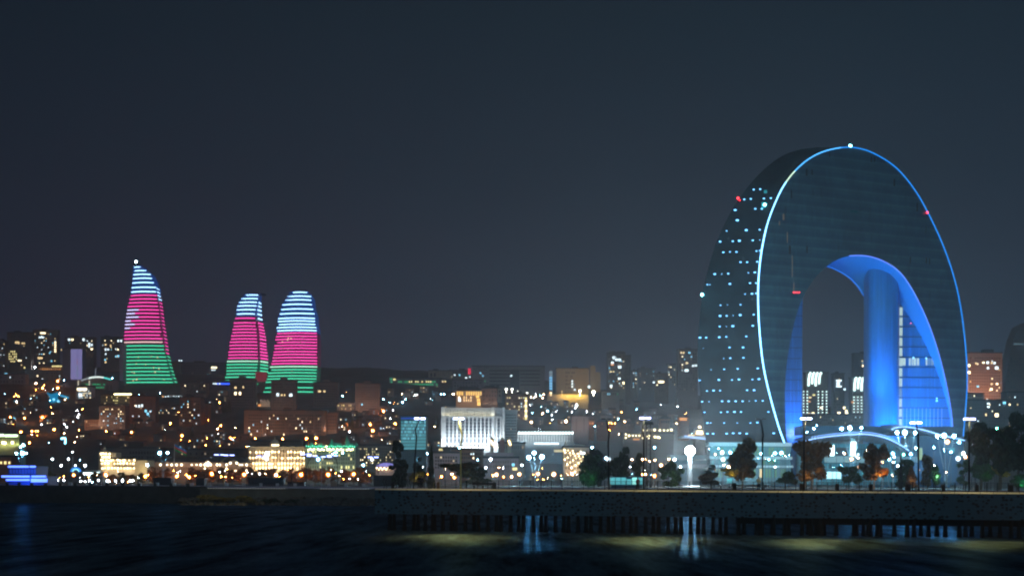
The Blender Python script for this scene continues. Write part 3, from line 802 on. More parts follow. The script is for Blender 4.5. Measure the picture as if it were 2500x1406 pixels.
obj('mullion', mm_, mat('dark_mullion', (.02, .05, .06, 1), .5), hall)
rr_ = random.Random(21)
for i in range(34):
    x = 1965+rr_.randint(0, 40)*6.1; y = rr_.choice((1090, 1104, 1138, 1156)); q = at(x, y, DHl+7.9)
    inst('window', unit(rr_.choice((mat('dark_teal_pane', (.01, .06, .08, 1), .2), mat('dark_teal_pane', (.01, .06, .08, 1), .2), emat('teal_pane', (.1, .55, .6, 1), .5)))), hall, q, (1.25, .2, 2.4))
brightE = emat('bright_doorway', (.75, .95, 1, 1), 4)
for (x0, x1, y0, y1, mm) in [(2026,2036,1086,1112,brightE),(2076,2089,1078,1112,brightE),(2078,2087,1070,1078,emat('doorway_glow', (.3, .7, .8, 1), .6)),(2016,2054,1151,1168,emat('lobby_glow', (.45, .85, .95, 1), 1.6)),(2093,2097,1106,1112,coolE),(2041,2070,1092,1112,blackm),(2240,2251,1093,1122,emat('stair_glow', (.55, .75, .4, 1), .5)),(2318,2330,1093,1104,emat('cyan_panel', (.1, .5, .6, 1), .5))]:
    a = at(x0, y0, DHl+1.7); b = at(x1, y1, DHl+1.7); dd = 6.0 if y0 < 1092 else 0
    a = at(x0, y0, DHl+1.7+dd); b = at(x1, y1, DHl+1.7+dd)
    inst('window', unit(mm), hall, ((a[0]+b[0])/2, a[1]-.4, (a[2]+b[2])/2), (b[0]-a[0], .5, a[2]-b[2]))
light(hall, 'AREA', (xat(2080, DHl-8), DHl-8, 12), 1000, (.3, .8, 1), 30, (xat(2080, DHl), DHl+8, 20), size_y=3)
light(hall, 'AREA', (xat(2270, DHl-8), DHl-8, 14), 1000, (.05, .4, 1), 20, (xat(2270, DHl), DHl+8, 22), size_y=3)
light(pod, 'AREA', (xat(1830, PDp-14), PDp-14, 9), 900, (.5, .9, 1), 30, (xat(1830, PDp), PDp, 20), size_y=3)

# ------------------------------------------------------------ city on the hill
WC = (warmE, coolE, warmE2, dimE)
ALLW = (warmE, coolE, cyanE, dimE, warmE2)
B = building
# far left hilltop
B('dark tower at the left picture edge, fourth of its windows lit', -14, 13, 832, 905, wall=brown2, cols=6, rows=12, lit=.25, lits=ALLW, skip=.6)
B('dark apartment tower with a block of yellow windows low on its front', 17, 76, 812, 905, wall=brown2, cols=9, rows=14, lit=.06, lits=WC, skip=.7,
  explicit=[(23+4.2*i, 858+6*j, yelE, 2.4, 3) for i in range(5) for j in range(5) if (i*3+j) % 4]+[(38+i*2.6, 836, warmE, 2, 5) for i in range(4)]+[(54+i*3, 838, warmE, 2, 4) for i in range(3)]+[(48, 880, warmE2, 9, 3)])
B('tall dark apartment tower with many scattered lit windows, left of the lilac panel', 80, 140, 806, 900, wall=brown2, cols=10, rows=15, lit=.22, lits=ALLW, skip=.5,
  explicit=[(100+i*3.2, 813, warmE2, 3, 4) for i in range(4)]+[(96+i*2.6, 823.5, coolE, 2.2, 4) for i in range(5)]+[(135, 836+i*5.5, warmE2, 4, 3.5) for i in range(5)]+[(94+i*4, 874, warmE, 3.5, 5) for i in range(3)]+[(121, 862, cyanE, 3, 3), (126, 881, cyanE, 3, 4)])
B('dark slab block behind the lilac panel with blue-white rooms at its top', 158, 230, 824, 900, D=3050, wall=brown2, cols=12, rows=12, lit=.05, lits=ALLW, skip=.75,
  explicit=[(169, 829, coolE, 6, 5), (177, 829, warmE2, 5, 4), (204, 829, coolE, 5, 6), (218, 840, coolE, 5, 6), (224, 842, coolE, 4, 5), (218, 846, coolE, 4, 4), (224, 852, warmE2, 5, 4), (210, 855, warmE, 3, 4), (150, 854, warmE, 2, 4)])
B('dark narrow tower with two columns of lit windows beside the leftmost flame tower', 246, 297, 823, 905, D=2950, wall=brown2, cols=9, rows=13, lit=.06, lits=ALLW, skip=.7,
  explicit=[(258, 841, warmE, 4, 4), (258, 853, coolE, 4, 5), (264, 853, coolE, 4, 4), (258, 864, coolE, 3, 4), (257, 878, cyanE, 4, 4), (258, 884, warmE, 4, 4), (283, 870, cyanE, 3, 4), (289, 869, cyanE, 4, 5), (288, 853, warmE2, 3, 4), (270, 844, warmE, 3, 5), (283, 852, coolE, 3, 3)])
B('low orange-lit hall on the hilltop with a row of yellow lamps beside it', 94, 152, 892, 912, wall=orangeb, name='hall', cols=10, rows=1, lit=1, lits=(orgE,), fw=.35, fh=.5, penthouse=False,
  explicit=[(129+i*5, 893, yelE, 4, 5) for i in range(5)])
r_, D_, X0_, X1_, zb_, zt_ = B('tall grey block with a lilac-lit end wall carrying a column of coloured letters', 153, 200, 852, 930, D=2520, wall=mat('grey_lilac_wall', (.13, .13, .18, 1), .8), windows=False, penthouse=False, depth=26, name='office_block')
a = at(173, 852, D_-.6); b = at(200, 926, D_-.6)
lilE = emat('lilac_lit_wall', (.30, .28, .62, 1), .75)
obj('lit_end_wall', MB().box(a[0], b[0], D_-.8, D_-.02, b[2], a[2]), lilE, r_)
sg = [emat('letter_blue', (.05, .1, .5, 1), .5), emat('letter_red', (.5, .05, .08, 1), .6), emat('letter_green', (.02, .35, .2, 1), .6)]
for i in range(13):
    q = at(189, 857+i*5.1, D_-1); m_ = sg[0] if i < 4 else (sg[1] if i < 7 else sg[2])
    mb = MB(); s = .8; x, y, z = q
    mb.box(x-s*1.1, x-s*.5, y-.1, y+.2, z-s*1.2, z+s*1.2)
    if i % 3 != 1: mb.box(x-s*.5+.01, x+s*1.1, y-.1, y+.2, z+s*.6, z+s*1.2)
    if i % 2: mb.box(x+s*.5, x+s*1.1, y-.1, y+.2, z-s*1.2, z+s*.55)
    else: mb.box(x-s*.5+.01, x+s*1.1, y-.1, y+.2, z-s*.3, z+s*.25)
    obj('letter', mb, m_, r_)
fins = MB()
for i in range(7):
    x = at(155+i*2.8, 880, D_)[0]; fins.box(x-.25, x+.25, D_-.5, D_-.03, b[2], a[2]-1)
obj('facade_fin', fins, greyc, r_)
r_, D_, *_ = B('slim pale slab tower standing against the left edge of the leftmost flame tower', 292, 301, 838, 938, D=2440, wall=mat('pale_slab', (.34, .33, .45, 1), .8), windows=False, penthouse=False, depth=20, name='slab_tower',
  explicit=[(289, 832, coolE, 4, 5), (296, 832, coolE, 4, 5)])
B('grey flat block with a blue lamp at the far left of the hill', -20, 62, 914, 938, wall=greyc, cols=10, rows=2, lit=.1, lits=(coolE,), skip=.4, name='flat_block', penthouse=False)
B('brown terrace building stepping down under the lilac panel', 60, 153, 905, 930, D=2560, wall=brown2, cols=14, rows=3, lit=.08, lits=ALLW, skip=.4, penthouse=False, name='terrace_building')
# round-roofed building
r_, D_, X0_, X1_, zb_, zt_ = B('arched-roof hall with a white-lit curved roof and green windows', 186, 290, 930, 962, D=2350, wall=greyc, cols=24, rows=1, lit=0, skip=.4, penthouse=False, name='arched_hall', depth=30, cat='building')
rf = MB(); P1 = [at(188+100*i/20, 930-13*sin(pi*i/20), D_-1) for i in range(21)]
rf.strip(P1, [p+mathutils.Vector((0, 30, 0)) for p in P1]); P0 = [(p[0], p[1], zt_-.2) for p in P1]; rf.strip(P0, P1)
obj('curved_roof', rf, greyc, r_)
for i, m_ in enumerate([emat('dim_white_arc', (.6, .7, .75, 1), .5), emat('white_arc', (.75, .9, .85, 1), 1.6), emat('white_arc', (.75, .9, .85, 1), 1.6), emat('teal_arc', (.1, .8, .75, 1), 1.2)]):
    obj('roof_light', MB().tube([at(198+18.5*i+18*t/4, 930-13*sin(pi*((198+18.5*i+18*t/4)-188)/100)+3, D_-1.5) for t in range(5)], 1.1, 6), m_, r_)
for i in range(12):
    for j in range(2):
        if (i*2+j*3) % 5 == 0: continue
        q = at(196+i*5.3+(3 if j else 0), 938+j*7.5, D_-.4); inst('window', unit(greenE), r_, q, (1.9, .3, 1.7))
obj('mast', MB().tube([at(233, 920, D_+10), at(233.5, 896, D_+10)], [.5, .2]), emat('white_mast', (.7, .75, .9, 1), .5), r_)
for (x, y0, y1) in [(191, 928, 950), (218, 928, 951)]:
    obj('lit_column', MB().tube([at(x, y1, D_-3), at(x, y0, D_-3)], .8), emat('column_glow', (.9, .85, .65, 1), .8), r_)
# cyan canopy, white-lit villa, yellow terrace
c = thing('lit_canopy', 'cyan-lit tent-like canopy among dark trees on the left hillside', 'canopy', at(132, 990, dist_for(132, 990)))
Dc = dist_for(132, 985)
mb = MB(); P = [(113, 958), (122, 963), (131, 960), (141, 957), (138, 972), (146, 983), (134, 980), (128, 990), (119, 980), (122, 970)]
o = [at(x, y, Dc) for x, y in P]; mb.add(o+[q+mathutils.Vector((0, 6, 1)) for q in o], [tuple(range(10))]+[(i, (i+1) % 10, 10+(i+1) % 10, 10+i) for i in range(10)])
obj('fabric', mb, emat('cyan_fabric', (.0, .32, .62, 1), .7), c)
obj('lamp', MB().sphere(at(131, 975, Dc-2), 1.8).sphere(at(142, 979, Dc-2), 1.6), cyanE, c)
mb = MB()
for i in range(6): mb.box(*(lambda q: (q[0]-1.4, q[0]+1.4, q[1], q[1]+2, q[2]-1.3, q[2]+1.3))(at(143+i*4.3, 963+i*1.5, Dc-1)))
obj('light_string', mb, emat('dim_cyan_row', (.05, .45, .8, 1), .8), c)
B('small villa ablaze with white light on the hillside below the arched hall', 186, 224, 944, 975, D=2200, wall=white, cols=9, rows=5, lit=.7, lits=(coolE, warmE2, coolE), name='villa', fw=.5, fh=.5, roofh=2, explicit=[(191+i*4.5, 950, warmE2, 5, 6) for i in range(5)]+[(196, 964, coolE, 8, 8)])
r_, D_, *_ = B('yellow-lit terrace restaurant with a bright lamp row on its roof', 246, 322, 964, 990, D=2150, wall=mat('olive_wall', (.35, .30, .12, 1), .8), cols=16, rows=3, lit=.4, lits=(yelE, warmE), name='terrace_restaurant', penthouse=False, skip=.3)
for i in range(11):
    q = at(280+i*3.9, 962, D_-1); obj('lamp', MB().sphere(q, 1.1, 8, 5), emat('bright_yellow_lamp', (1, .85, .45, 1), 7), r_)
for i in range(9):
    q = at(393+i*6.2, 968+(i % 2)*1.5, 2200)
# mid hillside apartment blocks on the left
wallb = mat('warm_brown_wall', (.24, .13, .075, 1), .9, noise=.15, nscale=.15)
B('framed apartment block with blue and yellow rooms, leftmost of the hillside blocks', 242, 306, 992, 1050, wall=brown2, cols=11, rows=9, lit=.26, lits=ALLW, dark=blackm)
B('tall brown apartment block with a grid of dark windows and one blue-lit corner', 316, 380, 968, 1056, D=1880, wall=wallb, cols=10, rows=12, lit=.12, lits=ALLW, dark=blackm, wx=(322, 372),
  explicit=[(333, 991, coolE, 3, 5), (340, 991, coolE, 4, 6), (347, 990, coolE, 4, 6), (356, 1003, cyanE, 5, 6), (361, 1010, cyanE, 5, 6), (367, 1004, coolE, 3, 3)])
B('dim wide apartment block between two taller hillside towers', 378, 440, 990, 1040, D=2000, wall=brown2, cols=12, rows=8, lit=.24, lits=ALLW, skip=.2)
B('tall brown apartment tower with an orange-lit right flank', 438, 490, 970, 1062, D=1840, wall=wallb, cols=9, rows=12, lit=.2, lits=ALLW, dark=blackm, depth=24)
B('narrow orange-brown tower flank standing behind the tall brown tower', 490, 508, 985, 1060, D=1870, wall=orangeb, cols=3, rows=9, lit=.05, lits=WC, skip=.6)
B('low row of houses with dark shutters on the left hillside', 206, 262, 1024, 1048, wall=wallb, cols=10, rows=3, lit=.05, lits=WC, roofshape='hip', roofh=3, name='row_house')
B('dim stepped building behind bare trees left of the dark towers', 440, 505, 935, 975, D=2250, wall=brown2, cols=10, rows=5, lit=.1, lits=WC, skip=.4)
B('small building with a row of white shop lights at its top', 392, 450, 966, 990, D=2240, wall=brown2, cols=8, rows=2, lit=.1, lits=WC, name='shop_building', penthouse=False,
  explicit=[(398+i*6.5, 968+(i % 2), coolE if i else orgE, 4, 4) for i in range(8)]+[(420+i*5, 976, coolE, 2.5, 3) for i in range(5)])
# behind flame towers
B('grey-lilac grid apartment block between the flame towers', 443, 549, 886, 935, D=2800, wall=mat('grey_lilac_wall', (.13, .13, .18, 1), .8), cols=20, rows=7, lit=.02, lits=WC, dark=blackm, penthouse=True, explicit=[(517+i*2.8, 897, warmE2, 2.4, 4) for i in range(5)]+[(517+i*2.8, 903, coolE, 2, 2.5) for i in range(4)]+[(508, 915, cyanE, 5, 3), (442, 892, warmE2, 4, 5), (438, 880, coolE, 3, 3), (443, 880, coolE, 3, 3)])
B('plain dark stair block at the left end of the grey-lilac grid block', 420, 442, 884, 935, D=2790, wall=brown2, cols=4, rows=6, lit=.0, skip=.6)
B('low white-lit pavilion row on the ridge between the flame towers', 462, 535, 926, 940, D=2600, wall=mat('pale_green_wall', (.35, .45, .42, 1), .7), cols=9, rows=1, lit=.3, lits=(yelE, warmE2), name='pavilion', penthouse=False, depth=12,
  explicit=[(475, 942, coolE, 5, 5), (482, 942, coolE, 4, 5), (494, 942, yelE, 6, 4), (511, 942, yelE, 9, 4), (440+6, 940, yelE, 12, 4), (430, 934, yelE, 8, 8)])
r_, D_, *_ = B('low wall of deep blue lights at the foot of the middle flame tower', 519, 561, 930, 946, D=2480, wall=blackm, windows=False, name='blue_lit_building', penthouse=False)
for i in range(11):
    q = at(521+i*3.8, 936.5, D_-1); obj('lamp', MB().sphere(q, 1.2, 8, 5), emat('deep_blue_lamp', (.02, .08, 1, 1), 4) if i > 4 or i == 3 else coolE, r_)
wt = mat('dusky_tower_wall', (.20, .15, .13, 1), .9, noise=.12, nscale=.15)
def dusk(label, x0, x1, yt, D, ex=(), wall=wt):
    r_, D_, X0_, X1_, zb_, zt_ = B(label, x0, x1, yt, 1015, D=D, wall=wall, cols=12, rows=11, lit=.0, skip=.1, dark=mat('dusky_window', (.03, .025, .022, 1), .5), penthouse=False, explicit=ex, wy=(yt+6, 1005))
    m = (x0+x1)/2; a = at(m-8, yt-8, D+3); b = at(m+8, yt, D+3)
    obj('roof_housing', MB().box(a[0], b[0], D+3, D+11, b[2]+.5, a[2]), wall, r_)
    return r_
dusk('dusky tower block in front of the middle flame tower, four lit windows', 560, 622, 927, 2080, [(575, 946, warmE, 5, 5), (594, 945, warmE, 3, 5), (575, 960, warmE2, 5, 7), (586, 960, warmE2, 5, 7)])
dusk('dusky tower block standing in front of the broadest flame tower', 662, 722, 929, 2060, [(678, 963, coolE, 6, 7), (688, 964, warmE, 4, 4), (695, 964, warmE, 3, 4), (707, 965, coolE, 2, 6), (711, 964, coolE, 5, 7)])
dusk('dusky tower block just right of the broadest flame tower', 765, 826, 934, 2100, [(780, 955, warmE, 7, 4), (792, 955, warmE, 5, 4)])
dusk('brown-lit tower block, rightmost of the four dusky tower blocks', 867, 927, 937, 2050, [(884, 987, cyanE, 3, 4)])
B('glass building with a warm lit atrium between two dusky towers', 622, 662, 960, 1005, D=2120, wall=blackm, cols=10, rows=3, lit=.0, skip=1, name='atrium_building', penthouse=False,
  explicit=[(637+i*2.7, 985+(i % 3)*3, dimE, 1.2, 22) for i in range(9)]+[(634, 989, orgE, 7, 5), (626, 985, warmE2, 3, 5), (629, 950-13, greenE, 4, 3), (622, 936, coolE, 4, 4)])
B('small lit kiosk row on the dark slope right of the dusky towers', 822, 865, 984, 1003, wall=brown2, cols=9, rows=2, lit=.6, lits=(yelE, warmE), name='kiosk_row', penthouse=False)
# long building
r_, D_, X0_, X1_, zb_, zt_ = B('very long brown seven-storey building with projecting bays and many dark windows', 596, 795, 1002, 1078, D=1700, wall=mat('long_brown_wall', (.27, .165, .11, 1), .9, noise=.1, nscale=.2), cols=36, rows=7, lit=.12, lits=ALLW, dark=blackm, fw=.52, fh=.55, penthouse=False, wy=(1010, 1064), ledges=True, roofh=1)
bays = MB()
for x in (635, 643, 690, 760):
    a = at(x, 1004, D_); b = at(x+14, 1070, D_); bays.box(a[0], a[0]+.7, D_-1.2, D_-.02, b[2], a[2]); bays.box(a[0]+3, a[0]+3.7, D_-1.2, D_-.02, b[2], a[2]); bays.box(a[0]+6, a[0]+6.6, D_-1.2, D_-.02, b[2], a[2])
obj('pilaster', bays, MATS['long_brown_wall'], r_)
a = at(688, 996, D_); b = at(712, 1004, D_); obj('gable', MB().hip(a[0], b[0], D_, D_+10, b[2], a[2]+1, .2), MATS['long_brown_wall'], r_)
B('shorter brown wing at the right end of the very long building', 797, 822, 1008, 1062, D=1715, wall=wallb, cols=5, rows=6, lit=.12, lits=WC, penthouse=False)
B('dark ridge-top block with cyan lights right of the flame towers', 800, 862, 918, 932, D=2760, wall=brown2, cols=10, rows=2, lit=.1, lits=(cyanE,), skip=.5, penthouse=False)
# centre ridge
r_, D_, *_ = B('long hilltop office with rows of green and yellow windows', 950, 1075, 923, 958, D=2560, wall=mat('lilac_grey', (.17, .16, .22, 1), .8), windows=False, name='office_building', penthouse=False)
rr_ = random.Random(3)
for j in range(4):
    for i in range(19):
        x = 974+i*5.15; 
        if j == 3 and not 60 < i*5.15 < 92: continue
        m_ = greenE if (j == 1 or rr_.random() < .45) else yelE
        if rr_.random() < .18: continue
        q = at(x, 931.5+j*6.8, D_-.2); inst('window', unit(m_), r_, q, (2.0, .3, 2.3))
for (x, y, m_, w) in [(955, 925, greenE, 4), (963, 926, yelE, 6), (956, 932, greenE, 3), (956, 938, greenE, 3), (1081, 931, warmE, 3), (1096-9, 931, warmE, 3)]:
    q = at(x, y, D_-.2); inst('window', unit(m_), r_, q, (w*.66, .3, 2.6))
B('beige flat-topped building on the ridge above the green-windowed office', 1046, 1102, 905, 925, D=2850, wall=stone, cols=6, rows=1, lit=0, skip=.5, penthouse=True, name='ridge_building')
B('dim beige block tucked behind the ridge, right of the flat-topped one', 1096, 1150, 904, 925, D=2900, wall=brown2, cols=8, rows=2, lit=.1, lits=WC, skip=.6, explicit=[(1110, 915, coolE, 3, 4), (1122, 915, cyanE, 3, 4), (1138, 922, coolE, 5, 3), (1147, 920, coolE, 3, 3)], name='ridge_building')
r_, D_, X0_, X1_, zb_, zt_ = B('big pale hospital-like slab with long ribbon windows and a dark central panel', 1152, 1330, 894, 955, D=2620, wall=mat('pale_slab_wall', (.26, .25, .25, 1), .85), windows=False, penthouse=False, name='slab_building', depth=30)
for j in range(5):
    for (x0, x1) in [(1195, 1245), (1270, 1318)]:
        a = at(x0, 903+j*8.6, D_); b = at(x1, 906+j*8.6, D_); obj('ribbon_window', MB().box(a[0], b[0], D_-.2, D_+.1, b[2], a[2]), blackm, r_)
a = at(1246, 902, D_); b = at(1268, 950, D_); obj('dark_panel', MB().box(a[0], b[0], D_-.9, D_-.02, b[2], a[2]), mat('slate', (.06, .075, .09, 1), .6), r_)
q = at(1248, 917, D_-1.2); inst('window', unit(coolE), r_, q, (3, .3, 2.4))
q = at(1146, 906, D_-1); obj('sign', MB().box(q[0]-2.2, q[0]+2.2, q[1], q[1]+.8, q[2]-5, q[2]+5), emat('red_sign', (1, .02, .08, 1), 1.0), r_)
for i in range(7):
    q = at(1166+i*4.3, 895.5+i*.2, D_-.2)
    if i != 3: inst('letter', unit(mat('dark_letter', (.06, .05, .09, 1), .7)), r_, q, (1.7, .3, 2))
for i in range(9):
    for j in range(6):
        if (i+j*2) % 3: continue
        q = at(1160+i*3.8, 903+j*6.5, D_-.2); inst('window', unit(blackm), r_, q, (.9, .3, 1.6))
for (x, y, m_) in [(1173, 910, cyanE), (1180, 911, redP), (1179, 917, cyanE), (1184, 930, greenE)]:
    q = at(x, y, D_-.4); inst('window', unit(m_), r_, q, (2, .3, 2))
B('lilac-grey low building below the ribbon-window slab', 1104, 1180, 928, 956, D=2480, wall=mat('lilac_grey', (.17, .16, .22, 1), .8), cols=10, rows=3, lit=.04, lits=WC, skip=.3, penthouse=False)
r_, D_, *_ = B('old mansion lit gold by tall arched windows above the white ministry', 1113, 1175, 953, 995, D=2020, wall=mat('mansion_wall', (.30, .22, .12, 1), .85), windows=False, name='mansion', roofshape='hip', roofh=5,
  explicit=[(1117+i*5.7, 960, emat('gold_window', (1, .62, .16, 1), 1.5), 3.4, 9) for i in range(11) if i not in (3,)]+[(1133+i*5.6, 970, warmE, 2.2, 6) for i in range(4) if i != 2]+[(1133+i*5.6, 977, warmE, 2.2, 5) for i in range(4)]+[(1166, 968, emat('gold_window', (1, .62, .16, 1), 1.5), 8, 6), (1168, 976, emat('gold_window', (1, .62, .16, 1), 1.5), 8, 6), (1169, 985, emat('gold_window', (1, .62, .16, 1), 1.5), 8, 9), (1121, 970, warmE2, 4, 5), (1122, 976, coolE, 6, 8)])
B('dark peaked house right above the gold-lit mansion', 1176, 1215, 948, 992, D=2080, wall=brown2, cols=5, rows=4, lit=.0, skip=.5, roofshape='hip', roofh=4, name='house')
B('small warm-lit end wall house on the crest beside white floodlights', 1200, 1225, 948, 972, D=2300, wall=stone, cols=3, rows=2, lit=.3, lits=(warmE2,), name='house')
r_, D_, *_ = B('dark apartment tower with a column of bright stair windows on its right edge', 1233, 1290, 962, 1036, D=2000, wall=brown2, cols=9, rows=9, lit=.22, lits=(warmE, yelE, coolE, warmE2), skip=.3, explicit=[(1284, 972+i*6.2, warmE2 if i % 2 else yelE, 5, 4.5) for i in range(9)])
for (x, y, s) in [(1236, 950, 1.9), (1250, 950, 1.6), (1241, 964, 1.4), (1258, 965, 1.4), (1268, 963, 1.8), (1275, 963, 1.6), (1287, 961, 1.9), (1264, 956, 1.2)]:
    o = obj('floodlight', MB().sphere(at(x, y, 2090), s*.8, 8, 5).tube([at(x, y, 2090), at(x, y+22, 2090)], .25, 5), emat('white_flood', (1, .95, .8, 1), 12)); tag(o, f'white floodlight on a pole on the crest, {ordw([1236,1241,1250,1258,1264,1268,1275,1287].index(x))} from the left of eight', 'floodlight', 'white floodlights on the crest')
r_, D_, *_ = B('thin tower of stacked cyan lights on the crest', 1341, 1349, 905, 955, D=2560, wall=greyc, windows=False, penthouse=False, depth=6, name='light_tower',
  explicit=[(1343+(i % 2)*3.6, 909+(i//2)*6.6, emat('cyan_block', (.2, .6, 1, 1), 1.4) if i > 3 else emat('pale_cyan_block', (.5, .65, .75, 1), .6), 3, 4.6) for i in range(14)])
r_, D_, *_ = B('wide warm-lit building on the crest with a stair tower at its right', 1358, 1438, 900, 965, D=2500, wall=mat('warm_beige_wall', (.36, .29, .19, 1), .85), cols=8, rows=6, lit=.0, skip=.3, wx=(1380, 1404), explicit=[(1397, 930, coolE, 3.5, 4), (1397, 937, coolE, 3.5, 4), (1397, 944, coolE, 3.5, 4), (1403, 951, coolE, 3.5, 4), (1438, 944, coolE, 5, 6)])
a = at(1441, 893, D_); b = at(1453, 960, D_); obj('stair_tower', MB().box(a[0], b[0], D_-1, D_+12, b[2], a[2]), MATS['warm_beige_wall'], r_)
a = at(1454, 908, D_); b = at(1466, 950, D_); obj('end_wing', MB().box(a[0], b[0], D_+1, D_+12, b[2]-4, a[2]), MATS['warm_beige_wall'], r_)
r_, D_, *_ = B('low retaining wall washed with yellow light below the warm-lit crest building', 1336, 1436, 962, 969, D=2420, wall=mat('yellow_wall', (.55, .42, .2, 1), .8), windows=False, penthouse=False, depth=4, name='retaining_wall', cat='wall')
light(r_, 'AREA', (at(1400, 962, D_-10)[0], D_-10, at(1400, 966, D_)[2]), 9000, (1, .7, .2), 40, at(1400, 963, D_), size_y=2)
light(r_, 'POINT', at(1418, 953, D_+40), 2.5e4, (1, .65, .2), 1)
for (x, y, s, m_) in [(1345, 959, 1.6, warmE2), (1416, 954, 2.0, 0), (1449, 957, 2.8, 0), (1342, 958, 1.4, orgE), (1372, 955, 1.1, warmE)]:
    m_ = m_ or emat('strong_flood', (1, .9, .6, 1), 25)
    obj('lamp', MB().sphere(at(x, y, D_-2), s*.8, 8, 5).tube([at(x, y+1, D_-1.5), at(x, 966, D_-1.5)], .3, 5), m_, r_)
# towers right of centre
r_, D_, *_ = B('tall concrete apartment tower with twin dark shafts and scattered blue-white rooms', 1483, 1527, 862, 955, D=2600, wall=mat('tower_concrete', (.24, .20, .17, 1), .9), cols=8, rows=15, lit=.2, lits=ALLW, skip=.5, explicit=[(1498, 873, coolE, 5, 6), (1505, 878, coolE, 6, 5), (1513, 878, coolE, 6, 5), (1495, 885, coolE, 6, 5), (1495, 890, orgE, 8, 4), (1512, 891, dimE, 8, 4), (1513, 896, coolE, 8, 6), (1491, 907, warmE, 5, 3), (1498, 907, warmE, 3, 3), (1522, 935, warmE2, 4, 6), (1492, 942, coolE, 6, 6), (1512, 924, coolE, 6, 5)])
a = at(1488, 857, D_+2); b = at(1501, 863, D_+2); c_ = at(1506, 857, D_+2); d_ = at(1525, 863, D_+2)
obj('roof_housing', MB().box(a[0], b[0], D_+2, D_+14, b[2]+1, a[2]).box(c_[0], d_[0], D_+2, D_+14, b[2]+1, a[2]), MATS['tower_concrete'], r_)
B('darker rear wing attached behind the twin-shaft tower', 1528, 1540, 868, 955, D=2625, wall=brown2, cols=2, rows=14, lit=.0, skip=.4, penthouse=False)
B('stubby dark block with stacked white rooms right of the twin-shaft tower', 1543, 1556, 905, 950, D=2700, wall=brown2, cols=2, rows=8, lit=.4, lits=ALLW, skip=.5)
B('dark low tower with a few white rooms, nearest right of the stubby block', 1558, 1600, 900, 955, D=2800, wall=mat('slate_wall', (.10, .10, .12, 1), .9), cols=7, rows=9, lit=.12, lits=ALLW, skip=.5)
B('brownish block with one broad white window near the hilltop', 1600, 1632, 912, 960, D=2750, wall=brown2, cols=5, rows=6, lit=.12, lits=ALLW, skip=.5, explicit=[(1614, 932, warmE2, 14, 5), (1596, 933, coolE, 5, 4)])
B('pale blue-grey narrow slab left of the tower beside the crescent hotel', 1630, 1650, 889, 945, D=2820, wall=mat('pale_blue_wall', (.30, .36, .42, 1), .85), cols=4, rows=8, lit=.18, lits=ALLW, skip=.6, penthouse=False)
B('hazy apartment tower directly left of the crescent hotel', 1655, 1704, 853, 960, D=2700, wall=mat('hazy_wall', (.20, .17, .17, 1), .9), cols=8, rows=14, lit=.12, lits=ALLW, skip=.5, explicit=[(1663, 861, warmE, 4, 4), (1669, 861, warmE, 4, 4), (1683, 861, cyanE, 5, 4), (1676, 904, coolE, 9, 6), (1692, 893, coolE, 5, 4), (1699, 892, coolE, 5, 4), (1677, 886, warmE, 6, 4)])
B('group of low roofs with a greenish lit facade under the twin-shaft tower', 1470, 1512, 955, 968, D=2450, wall=greyc, cols=8, rows=1, lit=.2, lits=(greenE, cyanE), penthouse=False, name='low_building')
# teal glass block and ministry
r_, D_, X0_, X1_, zb_, zt_ = B('teal glass office block with lit floors', 978, 1040, 1015, 1098, D=1180, wall=mat('teal_wall', (.16, .36, .38, 1), .5), windows=False, penthouse=False, name='glass_office', depth=24, roofh=.8)
tealfl = [emat('teal_floor_a', (.09, .34, .40, 1), 1.0), emat('teal_floor_b', (.16, .48, .58, 1), 1.2), emat('teal_floor_c', (.05, .20, .30, 1), .8), emat('blue_top_floor', (.03, .12, .7, 1), .9)]
for j in range(10):
    for i in range(15):
        m_ = tealfl[3] if j == 0 and i < 12 else tealfl[(i*7+j*3+i*j) % 3 if (i+j) % 4 else 1]
        a = at(979.5+i*4.05, 1019+j*8, D_); b = at(979.5+i*4.05+3.3, 1019+j*8+(6.4 if j else 3), D_)
        if j*15+i < 98: inst('window', unit(m_), r_, ((a[0]+b[0])/2, D_-.1, (a[2]+b[2])/2), (b[0]-a[0], .3, a[2]-b[2]))
mb = MB()
for j in range(6, 10):
    for i in range(15):
        if j*15+i < 98: continue
        a = at(979.5+i*4.05, 1019+j*8, D_); b = at(979.5+i*4.05+3.3, 1019+j*8+6.4, D_); mb.box(a[0], b[0], D_-.25, D_+.05, b[2], a[2])
o = obj('window', mb, tealfl[0], r_); o['kind'] = 'stuff'
mb = MB()
for j in range(11):
    z = at(1000, 1017.5+j*8, D_)[2]; mb.box(X0_-.2, X1_+.2, D_-.45, D_-.02, z-.25, z+.2)
obj('floor_ledge', mb, mat('dark_teal_ledge', (.03, .07, .09, 1), .6), r_)
r_, D_, X0_, X1_, zb_, zt_ = B('huge white-floodlit ministry block with tall pilasters and rows of paired windows', 1079, 1232, 997, 1091, D=1320, wall=mat('grey_white_stone', (.38, .41, .43, 1), .85), windows=False, penthouse=False, name='ministry', depth=50, roofh=.5, roof=white)
pil = MB(); nb = 14
for i in range(nb+1):
    x = at(1087+i*9.65, 1040, D_)[0]; pil.box(x-.62, x+.62, D_-.9, D_-.02, at(1150, 1090, D_)[2], at(1150, 1019, D_)[2])
    
